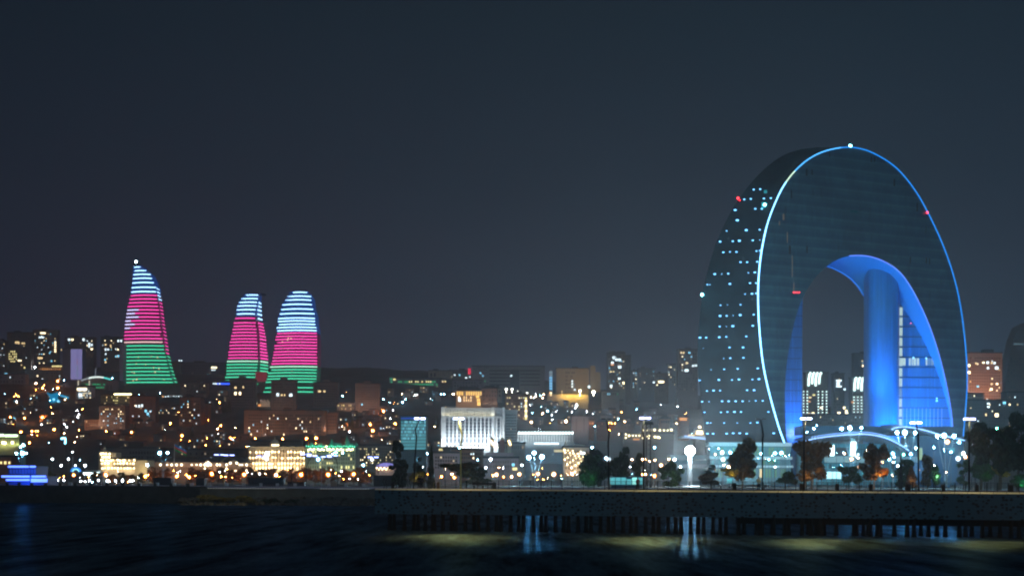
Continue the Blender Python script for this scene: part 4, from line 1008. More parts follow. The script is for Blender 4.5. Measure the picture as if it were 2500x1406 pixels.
obj('pilaster', pil, white, r_)
top_ = MB()
za = at(1150, 1016, D_)[2]; zb2 = at(1150, 1018.5, D_)[2]; top_.box(X0_-.4, X1_+.4, D_-1.4, D_-.02, zb2, za)
z3 = at(1150, 993.5, D_)[2]
for i in range(44):
    x = X0_+(X1_-X0_)*(i+.5)/44; top_.box(x-.25, x+.25, D_-.8, D_-.02, za+.01, zt_+.6)
top_.box(X0_-.6, X0_+2.4, D_-1.2, D_-.02, at(1079, 1090, D_)[2], z3)
a = at(1200, 993, D_); top_.box(a[0], a[0]+2.6, D_-1.3, D_-.02, at(1200, 1090, D_)[2], z3)
a = at(1226, 993, D_); top_.box(a[0], a[0]+2.2, D_-1.3, D_-.02, at(1200, 1090, D_)[2], z3)
obj('cornice', top_, white, r_)
cells = 0; rest = MB(); wd = mat('slate_window', (.05, .07, .10, 1), .3)
for j in range(9):
    for i in range(nb):
        if i in (12,): continue
        for s in (-1, 1):
            x = at(1087+(i+.5)*9.65+s*1.7, 1040, D_)[0]; y = 1025+j*7.9; h = 1.35 if j < 6 else (3.0 if j == 6 else 1.4)
            if j == 7: continue
            z = at(1150, y+(4 if j == 6 else 0), D_)[2]
            if cells < 98: inst('window', unit(wd), r_, (x, D_-.1, z), (.95, .3, h*1.15)); cells += 1
            else: rest.box(x-.375, x+.375, D_-.25, D_+.05, z-h/2, z+h/2)
for i in range(24):
    x = at(1088+i*5.9, 1005, D_)[0]; 
    for y in (1003, 1011): z = at(1150, y, D_)[2]; rest.box(x-.3, x+.3, D_-.25, D_+.05, z-.8, z+.8)
o = obj('window', rest, wd, r_); o['kind'] = 'stuff'
zl = at(1150, 1100, D_)[2]
light(r_, 'AREA', ((X0_+X1_)/2, D_-9, zl), 30000, (.82, .93, 1), X1_-X0_, ((X0_+X1_)/2, D_+1, zl+26), size_y=1.5)
light(r_, 'AREA', ((X0_+X1_)/2-4, D_-3, za+.6), 1300, (1, .9, .6), X1_-X0_-10, ((X0_+X1_)/2-4, D_+1, za+7), size_y=.6)
for i in range(17):
    q = at(1086+i*8.7, 1091, D_-2.5); obj('floodlight', MB().lathe((q[0], q[1], q[2]-.5), [(.35, 0), (.5, .4), (.6, 1.0)], 8), emat('warm_foot_light', (1, .85, .6, 1), 5), r_)
B('darker side block of the white ministry with a glowing corner', 1233, 1262, 1003, 1090, D=1345, wall=mat('pale_side_wall', (.6, .64, .66, 1), .85), cols=7, rows=11, lit=.02, lits=(warmE,), penthouse=False, depth=40, roof=white)
# fan-colonnade hall
r_, D_, X0_, X1_, zb_, zt_ = B('low colonnaded hall with a row of white lamps along its eaves', 1262, 1402, 1058, 1086, D=1330, wall=mat('shade_wall', (.34, .38, .40, 1), .85), windows=False, penthouse=False, name='colonnaded_hall', depth=30, roofh=.6)
cm = MB(); nC = 22
for i in range(nC):
    x = X0_+(X1_-X0_)*(i+.5)/nC*.99; z0 = at(1300, 1078, D_)[2]; z1 = zt_
    cm.add([(x-.25, D_-1.2, z0), (x+.25, D_-1.2, z0), (x+1.0, D_-1.6, z1), (x-1.0, D_-1.6, z1), (x-.25, D_-.6, z0), (x+.25, D_-.6, z0), (x+1.0, D_-.6, z1), (x-1.0, D_-.6, z1)], [(0,1,2,3),(5,4,7,6),(4,0,3,7),(1,5,6,2),(3,2,6,7)])
obj('column', cm, white, r_)
for i in range(18):
    q = at(1268+i*7.6, 1056, D_-1.8); obj('lamp', MB().sphere(q, .85, 8, 5), emat('eave_lamp', (.8, 1, 1, 1), 7), r_)
light(r_, 'AREA', ((X0_+X1_)/2-3, D_-5, at(1300, 1084, D_)[2]), 2600, (.8, .95, 1), 45, ((X0_+X1_)/2-3, D_, zt_), size_y=1)
a = at(1304, 1080, D_-3); b = at(1364, 1084, D_-3); obj('light_strip', MB().box(a[0], b[0], D_-3, D_-2.5, b[2], a[2]), coolE, r_)
B('plain grey twin-slab block above the eaves-lamp hall', 1396, 1437, 1016, 1058, D=1700, wall=mat('mist_grey', (.26, .27, .29, 1), .9), cols=2, rows=1, lit=0, dark=mat('mist_dark', (.16, .17, .19, 1), .9), fw=.12, fh=.9, penthouse=False)
# yellow lamp-studded terraces
r_, D_, *_ = B('terraced building outlined by rows of round yellow lamps', 1522, 1645, 1058, 1090, D=1500, wall=mat('haze_brown', (.2, .17, .15, 1), .9), windows=False, penthouse=False, name='terraced_building')
a = at(1567, 1046, D_+4); b = at(1646, 1060, D_+4); obj('upper_terrace', MB().box(a[0], b[0], D_+4, D_+16, b[2]-.5, a[2]), MATS['haze_brown'], r_)
yl = emat('round_yellow_lamp', (1, .86, .5, 1), 5)
for (x, y, s) in [(1570,1050,1),(1579,1050,1),(1588,1050,1),(1598,1049,1.5),(1611,1050,1.4),(1621,1050,1.1),(1630,1050,1.1),(1639,1049,1.6),(1570,1057,1),(1577,1058,1),(1588,1058,1.1),(1600,1058,1.7),(1606,1059,1.5),(1612,1058,1.3),(1622,1057,1),(1632,1057,1.2),(1528,1060,1.2),(1536,1063,1.5),(1545,1063,1.1),(1553,1063,1.1),(1561,1063,1.1),(1528,1068,1.2),(1579,1065,1.1),(1585,1063,1.1),(1599,1066,1.6),(1606,1067,1.5),(1610,1068,1.3),(1569,1069,.9),(1584,1069,.9)]:
    q = at(x, y, D_+(3.2 if y < 1060 and x > 1565 else -.9)); inst('lamp', bpy.data.meshes.get('round_lamp') or mesh_of('round_lamp', MB().sphere((0, 0, 0), 1, 8, 6), yl), r_, q, (.62*s,)*3)
mb = MB(); a = at(1544, 1072, D_-1)
for i in range(5): q = at(1547+i*3.2, 1072, D_-1); mb.box(q[0]-.4, q[0]+.4, D_-1, D_-.6, q[2]-.7, q[2]+.7)
obj('window', mb, orgE, r_)
r_, D_, *_ = B('domed warm-lit building against the left leg of the crescent hotel', 1697, 1721, 1050, 1064, D=1150, wall=stone, windows=False, penthouse=False, name='domed_building', depth=12)
q = at(1709, 1050, D_+5); obj('dome', MB().lathe(q, [(2.6, -.5), (2.4, .8), (1.4, 2.0), (.3, 2.6), (.12, 5)], 12), stone, r_)
for (x, y, w, h) in [(1708, 1042, 7, 6), (1708, 1053, 16, 5), (1708, 1058, 20, 4), (1688, 1062, 18, 3)]:
    q = at(x, y, D_-.6); inst('window', unit(warmE2 if x > 1700 else warmE), r_, q, (w*.26, .4, h*.26))
B('orange-lit gabled villa high on the haze slope left of the hotel', 1658, 1682, 1018, 1030, D=1900, wall=orangeb, cols=5, rows=1, lit=.5, lits=(orgE,), roofshape='hip', roofh=4, name='villa', explicit=[(1668, 1023, orgE, 18, 6)])
B('small orange-lit house with a red roof on the haze slope', 1612, 1636, 1022, 1036, D=1850, wall=orangeb, cols=4, rows=1, lit=.3, lits=(orgE,), roofshape='hip', roofh=4, name='house')
B('orange-fronted corner house right of the twin-slab block', 1437, 1450, 1026, 1040, D=1780, wall=orangeb, cols=2, rows=1, lit=1, lits=(orgE,), name='house', penthouse=False)
B('red-roofed house cluster right of the orange corner house', 1458, 1482, 1030, 1044, D=1790, wall=mat('red_brown', (.35, .13, .09, 1), .9), cols=5, rows=2, lit=.1, lits=(orgE,), roofshape='hip', roofh=4, name='house')
# seen through the arch
fin = emat('white_fin_light', (.75, 1, .95, 1), 2.2); dotE = emat('white_dot_light', (.75, 1, .95, 1), 3.0)
def fin_tower(label, x0, x1, yt, cols_, D, ht):
    r_, D_, *_ = B(label, x0, x1, yt+2, 1045, D=D, wall=mat('arch_tower_wall', (.14, .14, .15, 1), .85), windows=False, penthouse=False, name='curved_top_tower')
    for c in range(cols_):
        x = x0+6+c*8.6; pts = [(x, yt+34-(c % 2)*5), (x+.5, yt+16), (x+2.5, yt+5), (x+6, yt+1)]
        obj('light_fin', MB().tube([at(a_, b_, D_-1.5) for a_, b_ in pts], 1.35, 6), fin, r_)
    return r_, D_
r_, D_ = fin_tower('tower with four curved white light fins at its top, seen through the arch', 1968, 2022, 908, 4, 1900, 30)
for (cx, n) in [((1962, 1971), 8), ((1998, 2008, 2018), 8)]:
    for x in cx:
        for j in range(n): q = at(x, 955.5+j*7.3, D_-.5); inst('window', unit(dotE), r_, q, (1.5, .3, 1.0))
for (x, y, m_) in [(1987, 964, yelE), (1978, 970, warmE), (1976, 980, orgE), (2005, 995, warmE2), (1985, 1008, warmE2), (1975, 1009, warmE)]:
    q = at(x, y, D_-.5); inst('window', unit(m_), r_, q, (3, .3, 1.6))
r_, D_ = fin_tower('tower with curved light fins and a grid of white dots beside the blue lift tower', 2080, 2134, 920, 5, 1880, 30)
for i in range(5):
    for j in range(6): q = at(2085+i*9.2, 969+j*7.3, D_-.5); inst('window', unit(dotE), r_, q, (1.5, .3, 1.0))
for (x, y, m_) in [(2081, 981, orgE), (2077, 1016, coolE), (2084, 1016, coolE), (2096, 1016, coolE), (2107, 1016, coolE), (2108, 1023, warmE2)]:
    q = at(x, y, D_-.5); inst('window', unit(m_), r_, q, (3, .3, 2))
B('dim slim block with three white light bars between the fin-lit towers', 2036, 2062, 912, 1040, D=2100, wall=mat('mist_brown', (.16, .14, .14, 1), .9), cols=5, rows=16, lit=.05, lits=WC, skip=.6, explicit=[(2048, 929, coolE, 14, 4), (2046, 936, coolE, 8, 8), (2048, 943, coolE, 14, 4), (2062, 950, coolE, 5, 4), (2061, 995, warmE2, 5, 5), (2066, 1003, warmE2, 5, 5), (2048, 1008, warmE2, 7, 5), (2067, 1009, warmE2, 7, 5), (2047, 1022, warmE2, 7, 5)])
B('hazy ribbed tower behind the second fin-lit tower', 2085, 2130, 863, 960, D=2500, wall=mat('mist_brown', (.16, .14, .14, 1), .9), cols=8, rows=18, lit=.02, lits=WC, skip=.3, dark=mat('mist_win', (.09, .08, .08, 1), .8), explicit=[(2105, 881, warmE, 3, 3), (2114, 881, warmE, 3, 3), (2107, 893, warmE2, 5, 4)])
B('low dim building at the foot of the arch opening', 1957, 2125, 1012, 1045, D=1600, wall=mat('mist_brown', (.16, .14, .14, 1), .9), cols=30, rows=4, lit=.07, lits=WC, skip=.5, penthouse=False, name='low_building')
# right edge
r_, D_, *_ = B('orange-lit apartment block right of the crescent hotel with blue-white rooms', 2362, 2447, 862, 985, D=1700, wall=mat('lit_orange_brick', (.50, .31, .19, 1), .85), cols=13, rows=15, lit=.05, lits=WC, dark=mat('orange_shadow_window', (.16, .08, .05, 1), .7), ledges=True, explicit=[(2401, 885, warmE2, 5, 4), (2383, 892-5, warmE, 4, 4), (2411, 885, coolE, 6, 6), (2421, 886, warmE, 4, 4), (2428, 886, coolE, 5, 5), (2412, 898, coolE, 5, 5), (2433, 898, coolE, 8, 7), (2366, 892, warmE2, 5, 6), (2366, 909, warmE2, 6, 6), (2387, 943, cyanE, 5, 4), (2421, 937, warmE, 5, 4), (2434, 937, warmE2, 5, 4), (2420, 950, warmE2, 6, 5)])
light(r_, 'AREA', (at(2400, 985, D_-30)[0], D_-30, at(2400, 985, D_)[2]), 1.5e4, (1, .50, .26), 30, at(2400, 920, D_), size_y=5)
B('low orange-lit annex in front of the orange apartment block', 2355, 2402, 961, 978, D=1640, wall=mat('lit_orange_brick', (.50, .31, .19, 1), .85), cols=9, rows=2, lit=.1, lits=(warmE2, orgE), penthouse=False, name='annex')
B('grey apartment terrace below the orange block behind dark trees', 2356, 2460, 978, 1060, D=1450, wall=mat('mist_brown', (.16, .14, .14, 1), .9), cols=16, rows=9, lit=.07, lits=WC, skip=.2, dark=mat('mist_win', (.09, .08, .08, 1), .8), penthouse=False, explicit=[(2413, 985, coolE, 6, 4), (2413, 993, coolE, 6, 4), (2452, 983, cyanE, 7, 5), (2433, 1013, warmE2, 8, 8), (2407, 1012, warmE, 4, 6)])
B('dim building block at the right picture edge behind the trees', 2458, 2530, 958, 1060, D=1500, wall=mat('mist_brown', (.16, .14, .14, 1), .9), cols=10, rows=10, lit=.06, lits=WC, skip=.3, dark=mat('mist_win', (.09, .08, .08, 1), .8), penthouse=False)
t = thing('tapered_tower', 'dim tall tower tapering upwards at the right picture edge', 'skyscraper', (xat(2500, 1800), 1800, gz(2500, 1800)-1))
mb = MB(); P = [(2446, 1010), (2456, 930), (2463, 880), (2474, 830), (2488, 796), (2505, 786), (2530, 790), (2548, 850), (2560, 1010)]
o = [at(x, y, 1800) for x, y in P]; mb.add(o+[q+mathutils.Vector((0, 26, 0)) for q in o], [tuple(range(9))]+[(i, (i+1) % 9, 9+(i+1) % 9, 9+i) for i in range(9)]+[tuple(range(9, 18))[::-1]])
obj('wall', mb, mat('tapered_wall', (.22, .13, .10, 1), .9), t)
a = at(2475, 838, 1799.5); b = at(2500, 841, 1799.5); obj('light_line', MB().box(a[0], b[0], 1799.2, 1799.6, b[2], a[2]), emat('dim_blue_line', (.3, .5, .6, 1), .35), t)
rr_ = random.Random(9)
for i in range(40):
    q = at(2462+rr_.randint(0, 5)*7, 875+rr_.randint(0, 16)*7, 1799.7); inst('window', unit(mat('mist_win', (.09, .08, .08, 1), .8)), t, q, (1.6, .3, 1.6))

# added area fills imitating sodium street light on the hillside blocks
for i, (rt, x0, x1, yt, yb, D, X0, X1, zb, zt) in enumerate(list(BL)):
    if D > 2130 or x1 > 1480 or D < 1550: continue
    w_ = X1-X0; z = at((x0+x1)/2, min(yb, 1085), D)[2]
    light(rt, 'AREA', ((X0+X1)/2, D-17, z+5), 140*w_, (1, .60, .40), w_*.9, ((X0+X1)/2, D+1, z+20), size_y=3, name='street_light_fill')

# ------------------------------------------------------------ shorefront palaces
cream = mat('cream_stone', (.62, .52, .38, 1), .8, noise=.08, nscale=.3)
def palace_rows(r_, D_, x0, x1, ys, nx, m_, w=1.0, h=1.8, jitter=0, rnd=random):
    for y, hh in ys:
        for i in range(nx):
            if jitter and rnd.random() < jitter: continue
            q = at(x0+(x1-x0)*(i+.5)/nx, y, D_-.15)
            inst('window', unit(rnd.choice(m_) if isinstance(m_, tuple) else m_), r_, q, (w, .35, hh))
gl = mat('brown_glass', (.10, .06, .03, 1), .3)
r_, D_, X0_, X1_, zb_, zt_ = B('big cream palace brightly floodlit, with a dome on its roof', 607, 745, 1093, 1160, D=1000, wall=cream, windows=False, penthouse=False, name='palace', depth=30, roofh=.8, roof=cream)
palace_rows(r_, D_, 611, 742, [(1101, 1.6), (1111, 1.6), (1123, 1.8), (1134, 1.8), (1143, 1.8)], 17, gl, .8)
pl = MB()
for x in (612, 632, 644, 662, 680, 697, 712, 728, 743):
    q = at(x, 1095, D_); pl.box(q[0]-.3, q[0]+.3, D_-.7, D_-.02, zb_+4, zt_+1.0)
for y in (1096, 1117, 1129):
    q = at(676, y, D_); pl.box(X0_-.3, X1_+.3, D_-.5, D_-.03, q[2]-.25, q[2]+.2)
obj('pilaster', pl, cream, r_)
q = at(671, 1093, D_+8); obj('dome', MB().lathe((q[0], q[1], zt_), [(3.0, 0), (3.0, 2.2), (3.4, 2.3), (3.2, 3.0), (2.6, 4.2), (1.4, 5.2), (.4, 5.8), (.25, 7.2)], 14), cream, r_)
lm = emat('palace_wall_lamp', (1, .78, .42, 1), 10)
rr_ = random.Random(12)
for j, y in enumerate((1103, 1117, 1131, 1142)):
    for i in range(18):
        if rr_.random() < .2: continue
        q = at(611+i*7.7+rr_.uniform(-1, 1), y+rr_.uniform(-1, 1), D_-.6); inst('wall_lamp', bpy.data.meshes.get('wall_lamp') or mesh_of('wall_lamp', MB().sphere((0, 0, 0), 1, 8, 5), lm), r_, q, (.42*rr_.uniform(.7, 1.3),)*3)
for i in range(6):
    q = at(664+i*3, 1086, D_+4); inst('wall_lamp', bpy.data.meshes['wall_lamp'], r_, (q[0], D_+4.8, q[2]), (.35,)*3)
light(r_, 'AREA', ((X0_+X1_)/2, D_-6, at(676, 1150, D_)[2]), 8000, (1, .74, .42), X1_-X0_-2, ((X0_+X1_)/2, D_+1, at(676, 1105, D_)[2]), size_y=1.2)
# green-roofed palace
tanst = mat('greenish_stone', (.34, .36, .30, 1), .85)
r_, D_, X0_, X1_, zb_, zt_ = B('green mansard-roofed palace with turrets beside the cream palace', 746, 868, 1094, 1165, D=990, wall=tanst, windows=False, penthouse=False, name='palace', depth=26, roof=greenroof, roofh=.3)
rf = MB()
for (x0, x1, y) in [(746, 786, 1082), (793, 840, 1080), (846, 868, 1081)]:
    a = at(x0, y, D_); b = at(x1, 1094, D_); rf.hip(a[0], b[0], D_, D_+14, b[2]-.1, a[2], .25)
for (x, y) in [(760, 1077), (810, 1070), (847, 1062), (851, 1072), (870, 1078), (784, 1079)]:
    q = at(x, 1090, D_+2); t_ = at(x, y, D_+2); h = t_[2]-q[2]; rf.lathe(q, [(1.1, 0), (1.2, h*.5), (.5, h*.8), (.08, h)], 8)
obj('mansard_roof', rf, greenroof, r_)
gE = emat('green_roof_lamp', (.15, 1, .62, 1), 3.0); gl2 = mat('dark_green_glass', (.05, .07, .05, 1), .3)
for i in range(24):
    q = at(748+i*5.1, 1088+(i % 3), D_-.7); inst('roof_lamp', bpy.data.meshes.get('roof_lamp') or mesh_of('roof_lamp', MB().sphere((0, 0, 0), 1, 6, 4), gE), r_, q, (.33,)*3)
for i in range(26):
    q = at(748+i*4.7, 1096+(i % 2)*2, D_-.6)
    if i % 5: inst('wall_lamp', bpy.data.meshes['wall_lamp'], r_, q, (.34, .3, .5))
palace_rows(r_, D_, 750, 866, [(1103, 1.2), (1111, 1.2), (1120, 1.2), (1130, 1.2), (1140, 1.6)], 20, (gl2, gl2, gl2, yelE), .6)
light(r_, 'AREA', ((X0_+X1_)/2, D_-5, at(800, 1152, D_)[2]), 1000, (.85, 1, .6), X1_-X0_-2, ((X0_+X1_)/2, D_+1, at(800, 1110, D_)[2]), size_y=1.2)
light(r_, 'AREA', ((X0_+X1_)/2, D_-3, zt_-.5), 600, (.2, 1, .6), X1_-X0_-2, ((X0_+X1_)/2, D_+4, zt_+3), size_y=.6)
# others along the shore
rr_ = random.Random(5)
r_, D_, X0_, X1_, zb_, zt_ = B('grey-brown hotel-like block with warm windows right of the green-roofed palace', 868, 975, 1088, 1165, D=1020, wall=mat('dim_stone', (.22, .18, .15, 1), .9), cols=20, rows=8, lit=.28, lits=(warmE, yelE, warmE2), dark=blackm, fw=.4, fh=.5, wy=(1092, 1146), penthouse=False, ledges=True)
B('dim building with faint red-lit upper windows right of the shorefront block', 1082, 1180, 1098, 1165, D=1040, wall=wallb, cols=16, rows=6, lit=.08, lits=WC, penthouse=False)
r_, D_, X0_, X1_, zb_, zt_ = B('long low palace with globe lamps along its gabled front', 362, 606, 1128, 1175, D=985, wall=mat('rose_stone', (.36, .25, .19, 1), .85), windows=False, penthouse=False, name='long_palace', depth=22, roofshape='hip', roofh=3)
palace_rows(r_, D_, 366, 602, [(1143, 1.7)], 44, mat('brown_glass', (.10, .06, .03, 1), .3), .55, jitter=.1)
gb = MB()
for (xc, hw, yt) in [(507, 16, 1122), (570, 22, 1122), (408, 16, 1125)]:
    a = at(xc-hw, 1134, D_-1); b = at(xc+hw, 1134, D_-1); c_ = at(xc, yt, D_-1)
    gb.add([a, b, c_, a+mathutils.Vector((0, 4, 0)), b+mathutils.Vector((0, 4, 0)), c_+mathutils.Vector((0, 4, 0))], [(0, 1, 2), (5, 4, 3), (0, 2, 5, 3), (1, 4, 5, 2), (0, 3, 4, 1)])
obj('gable', gb, MATS['rose_stone'], r_)
glm = mesh_of('globe_lamp', MB().sphere((0, 0, 0), 1, 8, 6), emat('palace_globe', (1, .88, .6, 1), 7))
for x in (392, 408, 419, 431, 443, 468, 480, 490, 500, 507, 514, 530, 536, 553, 562, 578, 585, 591, 602):
    y = 1134
    if abs(x-570) < 14: y = 1134-(14-abs(x-570))*.7
    q = at(x, y, D_-1.6); inst('globe_lamp', glm, r_, q, (.62 if x % 3 else .42,)*3)
for x, y in [(492, 1149), (500, 1143), (553, 1143), (568, 1147), (575, 1149), (583, 1150), (590, 1151), (602, 1148), (612, 1151), (618, 1150), (626, 1152), (508, 1128), (503, 1131), (512, 1131), (507, 1136)]:
    q = at(x, y, D_-3); inst('globe_lamp', glm, r_, q, (.5,)*3)
light(r_, 'AREA', (at(490, 1150, D_-5)[0], D_-5, at(490, 1152, D_)[2]), 1400, (1, .55, .28), 50, at(490, 1140, D_), size_y=1)
r_, D_, X0_, X1_, zb_, zt_ = B('ornate corner building with tiers of arched lights and a round turret', 244, 330, 1121, 1165, D=960, wall=cream, windows=False, penthouse=False, name='corner_building', depth=20)
q = at(257, 1150, D_+3); t_ = at(257, 1105, D_); obj('turret', MB().lathe((q[0]-.3, D_+2.2, zb_), [(3.6, 0), (3.6, t_[2]-zb_), (3.9, t_[2]-zb_+.1), (3.2, t_[2]-zb_+1), (.9, t_[2]-zb_+1.6), (.8, t_[2]-zb_+3.2), (.1, t_[2]-zb_+4)], 16), cream, r_)
a = at(262, 1104, D_+2); b = at(284, 1121, D_+2); obj('upper_storey', MB().box(a[0], b[0], D_+2, D_+14, b[2], a[2]), cream, r_)
wl = bpy.data.meshes['wall_lamp']
for (y, x0, x1, n) in [(1107, 244, 270, 6), (1123, 244, 330, 15), (1131, 244, 330, 11), (1142, 246, 330, 11), (1115, 246, 268, 5)]:
    for i in range(n):
        if rr_.random() < .12: continue
        x = x0+(x1-x0)*(i+.5)/n+rr_.uniform(-1, 1); fr = -1.6 if x < 272 else -.5
        q = at(x, y+rr_.uniform(-.8, .8), D_+fr); inst('wall_lamp', wl, r_, q, (.42*rr_.uniform(.6, 1.4),)*3)
palace_rows(r_, D_, 274, 328, [(1131, 1.5), (1139, 1.5)], 10, gl, .7)
light(r_, 'AREA', (at(290, 1150, D_-5)[0], D_-6, at(290, 1150, D_)[2]), 1100, (1, .8, .5), 20, at(290, 1130, D_), size_y=1)
r_, D_, *_ = B('plain cream end house glowing yellow beside the ornate corner building', 331, 361, 1123, 1160, D=955, wall=cream, windows=False, penthouse=False, name='end_house', roofh=.4)
light(r_, 'AREA', (at(346, 1150, D_-6)[0], D_-6, at(346, 1150, D_)[2]), 600, (1, .8, .4), 6, at(346, 1135, D_), size_y=1)
B('large dim grey building rising behind the ornate corner building', 245, 385, 1094, 1160, D=1080, wall=mat('dim_grey', (.13, .125, .13, 1), .9), cols=18, rows=5, lit=.03, lits=WC, skip=.3, penthouse=True)
B('dim building with a row of small windows behind the long palace', 395, 600, 1098, 1150, D=1090, wall=brown2, cols=26, rows=4, lit=.04, lits=WC, skip=.5, penthouse=False)
B('dim wide block behind the dome of the cream palace', 612, 742, 1078, 1150, D=1100, wall=brown2, cols=20, rows=4, lit=.04, lits=WC, skip=.5, penthouse=False)
# colonnade far left
r_, D_, X0_, X1_, zb_, zt_ = B('yellow-white floodlit arcade building at the left edge', -20, 47, 1060, 1090, D=1270, wall=mat('greenish_cream', (.5, .52, .3, 1), .8), windows=False, penthouse=False, name='arcade_building')
o = obj('light_strip', MB().tube([at(-20, 1062, D_-.8), at(9, 1062, D_-.8)], .9, 6).tube([at(12, 1063, D_-.8), at(42, 1063, D_-.8)], .9, 6), emat('greenish_white_strip', (.75, 1, .65, 1), 3), r_)
for i in range(10):
    q = at(2+i*4.7, 1075, D_-.5); inst('arch', bpy.data.meshes.get('arch_opening') or mesh_of('arch_opening', MB().tube([(-.7, 0, -1.6), (-.7, 0, .6), (-.4, 0, 1.3), (0, 0, 1.6), (.4, 0, 1.3), (.7, 0, .6), (.7, 0, -1.6)], .22, 5), blackm), r_, q, (1, 1, 1.6))
light(r_, 'AREA', (at(12, 1084, D_-5)[0], D_-5, at(12, 1084, D_)[2]), 900, (.8, 1, .45), 24, at(12, 1072, D_), size_y=1)
for (x, y) in [(7, 1080), (12, 1081), (30, 1080)]:
    inst('lamp', wl, r_, at(x, y, D_-3), (1.1,)*3)
B('small dim red-brown house with three lit windows at the left edge', -12, 29, 1115, 1145, D=1000, wall=mat('red_brown', (.35, .13, .09, 1), .9), cols=4, rows=2, lit=0, windows=False, name='house', penthouse=False, explicit=[(3, 1129, yelE, 4, 6), (13, 1129, yelE, 5, 7), (23, 1129, yelE, 4, 6)])
# ornate small palace & pink house
r_, D_, X0_, X1_, zb_, zt_ = B('ornate narrow palace lit golden, left of the dark park trees', 1376, 1438, 1092, 1168, D=1000, wall=cream, windows=False, penthouse=False, name='palace', depth=16)
q = at(1381, 1092, D_+1); obj('turret', MB().lathe((q[0], D_+2, zt_-2), [(.9, 0), (.9, 3), (1.3, 3.2), (.5, 4.5), (.1, 6.5)], 8), cream, r_)
a = at(1396, 1085, D_-.5); b = at(1430, 1093, D_-.5); obj('gable', MB().hip(a[0], b[0], D_-.5, D_+8, b[2], a[2], .1), cream, r_)
palace_rows(r_, D_, 1378, 1436, [(1102, 1.4), (1112, 1.6), (1122, 1.6), (1132, 1.4), (1142, 1.4)], 8, gl, .8)
for i in range(26):
    inst('wall_lamp', wl, r_, at(1378+(i*13) % 58, 1098+(i*7) % 40, D_-.6), (.36*rr_.uniform(.6, 1.3),)*3)
light(r_, 'AREA', (at(1407, 1150, D_-5)[0], D_-6, at(1407, 1150, D_)[2]), 1000, (1, .72, .42), 13, at(1407, 1120, D_), size_y=1)
a = at(1353, 1097, D_+1); b = at(1376, 1103, D_+1); obj('side_terrace', MB().box(a[0], b[0], D_+1, D_+6, b[2], a[2]), emat('terrace_glow', (.8, .7, .4, 1), .7), r_)
r_, D_, X0_, X1_, zb_, zt_ = B('pink two-tier building with two yellow windows under the ministry', 1180, 1266, 1118, 1172, D=985, wall=pink, windows=False, penthouse=False, name='house', explicit=[(1253, 1134, cyanE, 6, 6), (1254, 1144, yelE, 5, 6), (1260, 1144, yelE, 5, 6)])
a = at(1187, 1104, D_+2); b = at(1253, 1119, D_+2); obj('upper_storey', MB().box(a[0], b[0], D_+2, D_+14, b[2]-.5, a[2]), pink, r_)
palace_rows(r_, D_, 1184, 1262, [(1127, 1.4), (1138, 1.4)], 13, gl, .5)
B('pale pink flat-roofed house left of the pink two-tier building', 1058, 1120, 1106, 1170, D=975, wall=pink, cols=9, rows=4, lit=.1, lits=(warmE,), name='house', penthouse=True, wy=(1112, 1145))
r_, D_, *_ = B('small hall with golden columns under the left half of the ministry', 1070, 1118, 1094, 1112, D=1090, wall=stone, windows=False, name='hall', penthouse=False, explicit=[(1073+i*3.6, 1097, yelE, 2.2, 4) for i in range(6)]+[(1104+i*3.4, 1110, warmE, 2, 7) for i in range(4)])
B('small pediment hall with bright lamps under the middle of the ministry', 1134, 1152, 1100, 1116, D=1085, wall=stone, windows=False, name='hall', penthouse=False, explicit=[(1138+i*4, 1103, warmE2, 3, 5) for i in range(4)]+[(1147, 1114, coolE, 4, 6)])
B('beige church-like facade lit between two small towers under the right of the ministry', 1216, 1282, 1082, 1100, D=1120, wall=stone, cols=12, rows=1, lit=.1, lits=(warmE,), name='hall', penthouse=False, fw=.3)
for (x, y0, y1, n_) in [(1201, 1070, 1094, 'first'), (1226, 1070, 1082, 'second'), (1244, 1070, 1095, 'third')]:
    D_ = 1110; t = thing('bell_turret', f'small floodlit turret below the ministry, {n_} from the left of three', 'turret', (at(x, y1, D_)[0], D_, 5), 'small floodlit turrets below the ministry')
    z0 = gz(x, D_)-1; z1 = at(x, y0, D_)[2]; c_ = at(x, y0, D_); s = 1.3 if x != 1226 else 1.6
    obj('shaft', MB().box(c_[0]-s, c_[0]+s, D_, D_+2.6, z0, z1-1), cream if x != 1226 else mat('red_brown', (.35, .13, .09, 1), .9), t)
    obj('cap', MB().lathe((c_[0], D_+1.3, z1-1), [(1.5, 0), (1.6, .3), (.6, 1.6), (.1, 2.6)], 8), cream, t)
    if x != 1226:
        for k_ in range(3): obj('lamp', MB().sphere(at(x-2+k_*2, y0+6+k_*4, D_-.5), .5, 6, 4), lm, t)
# lilac curved roof hall
r_, D_, *_ = B('low hall with a lilac-lit barrel roof left of the dark shore trees', 918, 966, 1137, 1172, D=900, wall=pink, windows=False, name='barrel_hall', penthouse=False, roofh=.3)
P1 = [at(919+46*i/12, 1137-10*sin(pi*(.12+.76*i/12))+2, D_-.5) for i in range(13)]; rf = MB().strip([p+mathutils.Vector((0, 0, 0)) for p in P1], [p+mathutils.Vector((0, 14, 0)) for p in P1]); rf.strip([(p[0], p[1], at(940, 1139, D_)[2]) for p in P1], P1)
obj('barrel_roof', rf, emat('lilac_roof_glow', (.28, .26, .75, 1), .8), r_)
for i in range(9): inst('lamp', wl, r_, at(920+i*4.6, 1142+(i % 2)*3, D_-1), (.33,)*3)
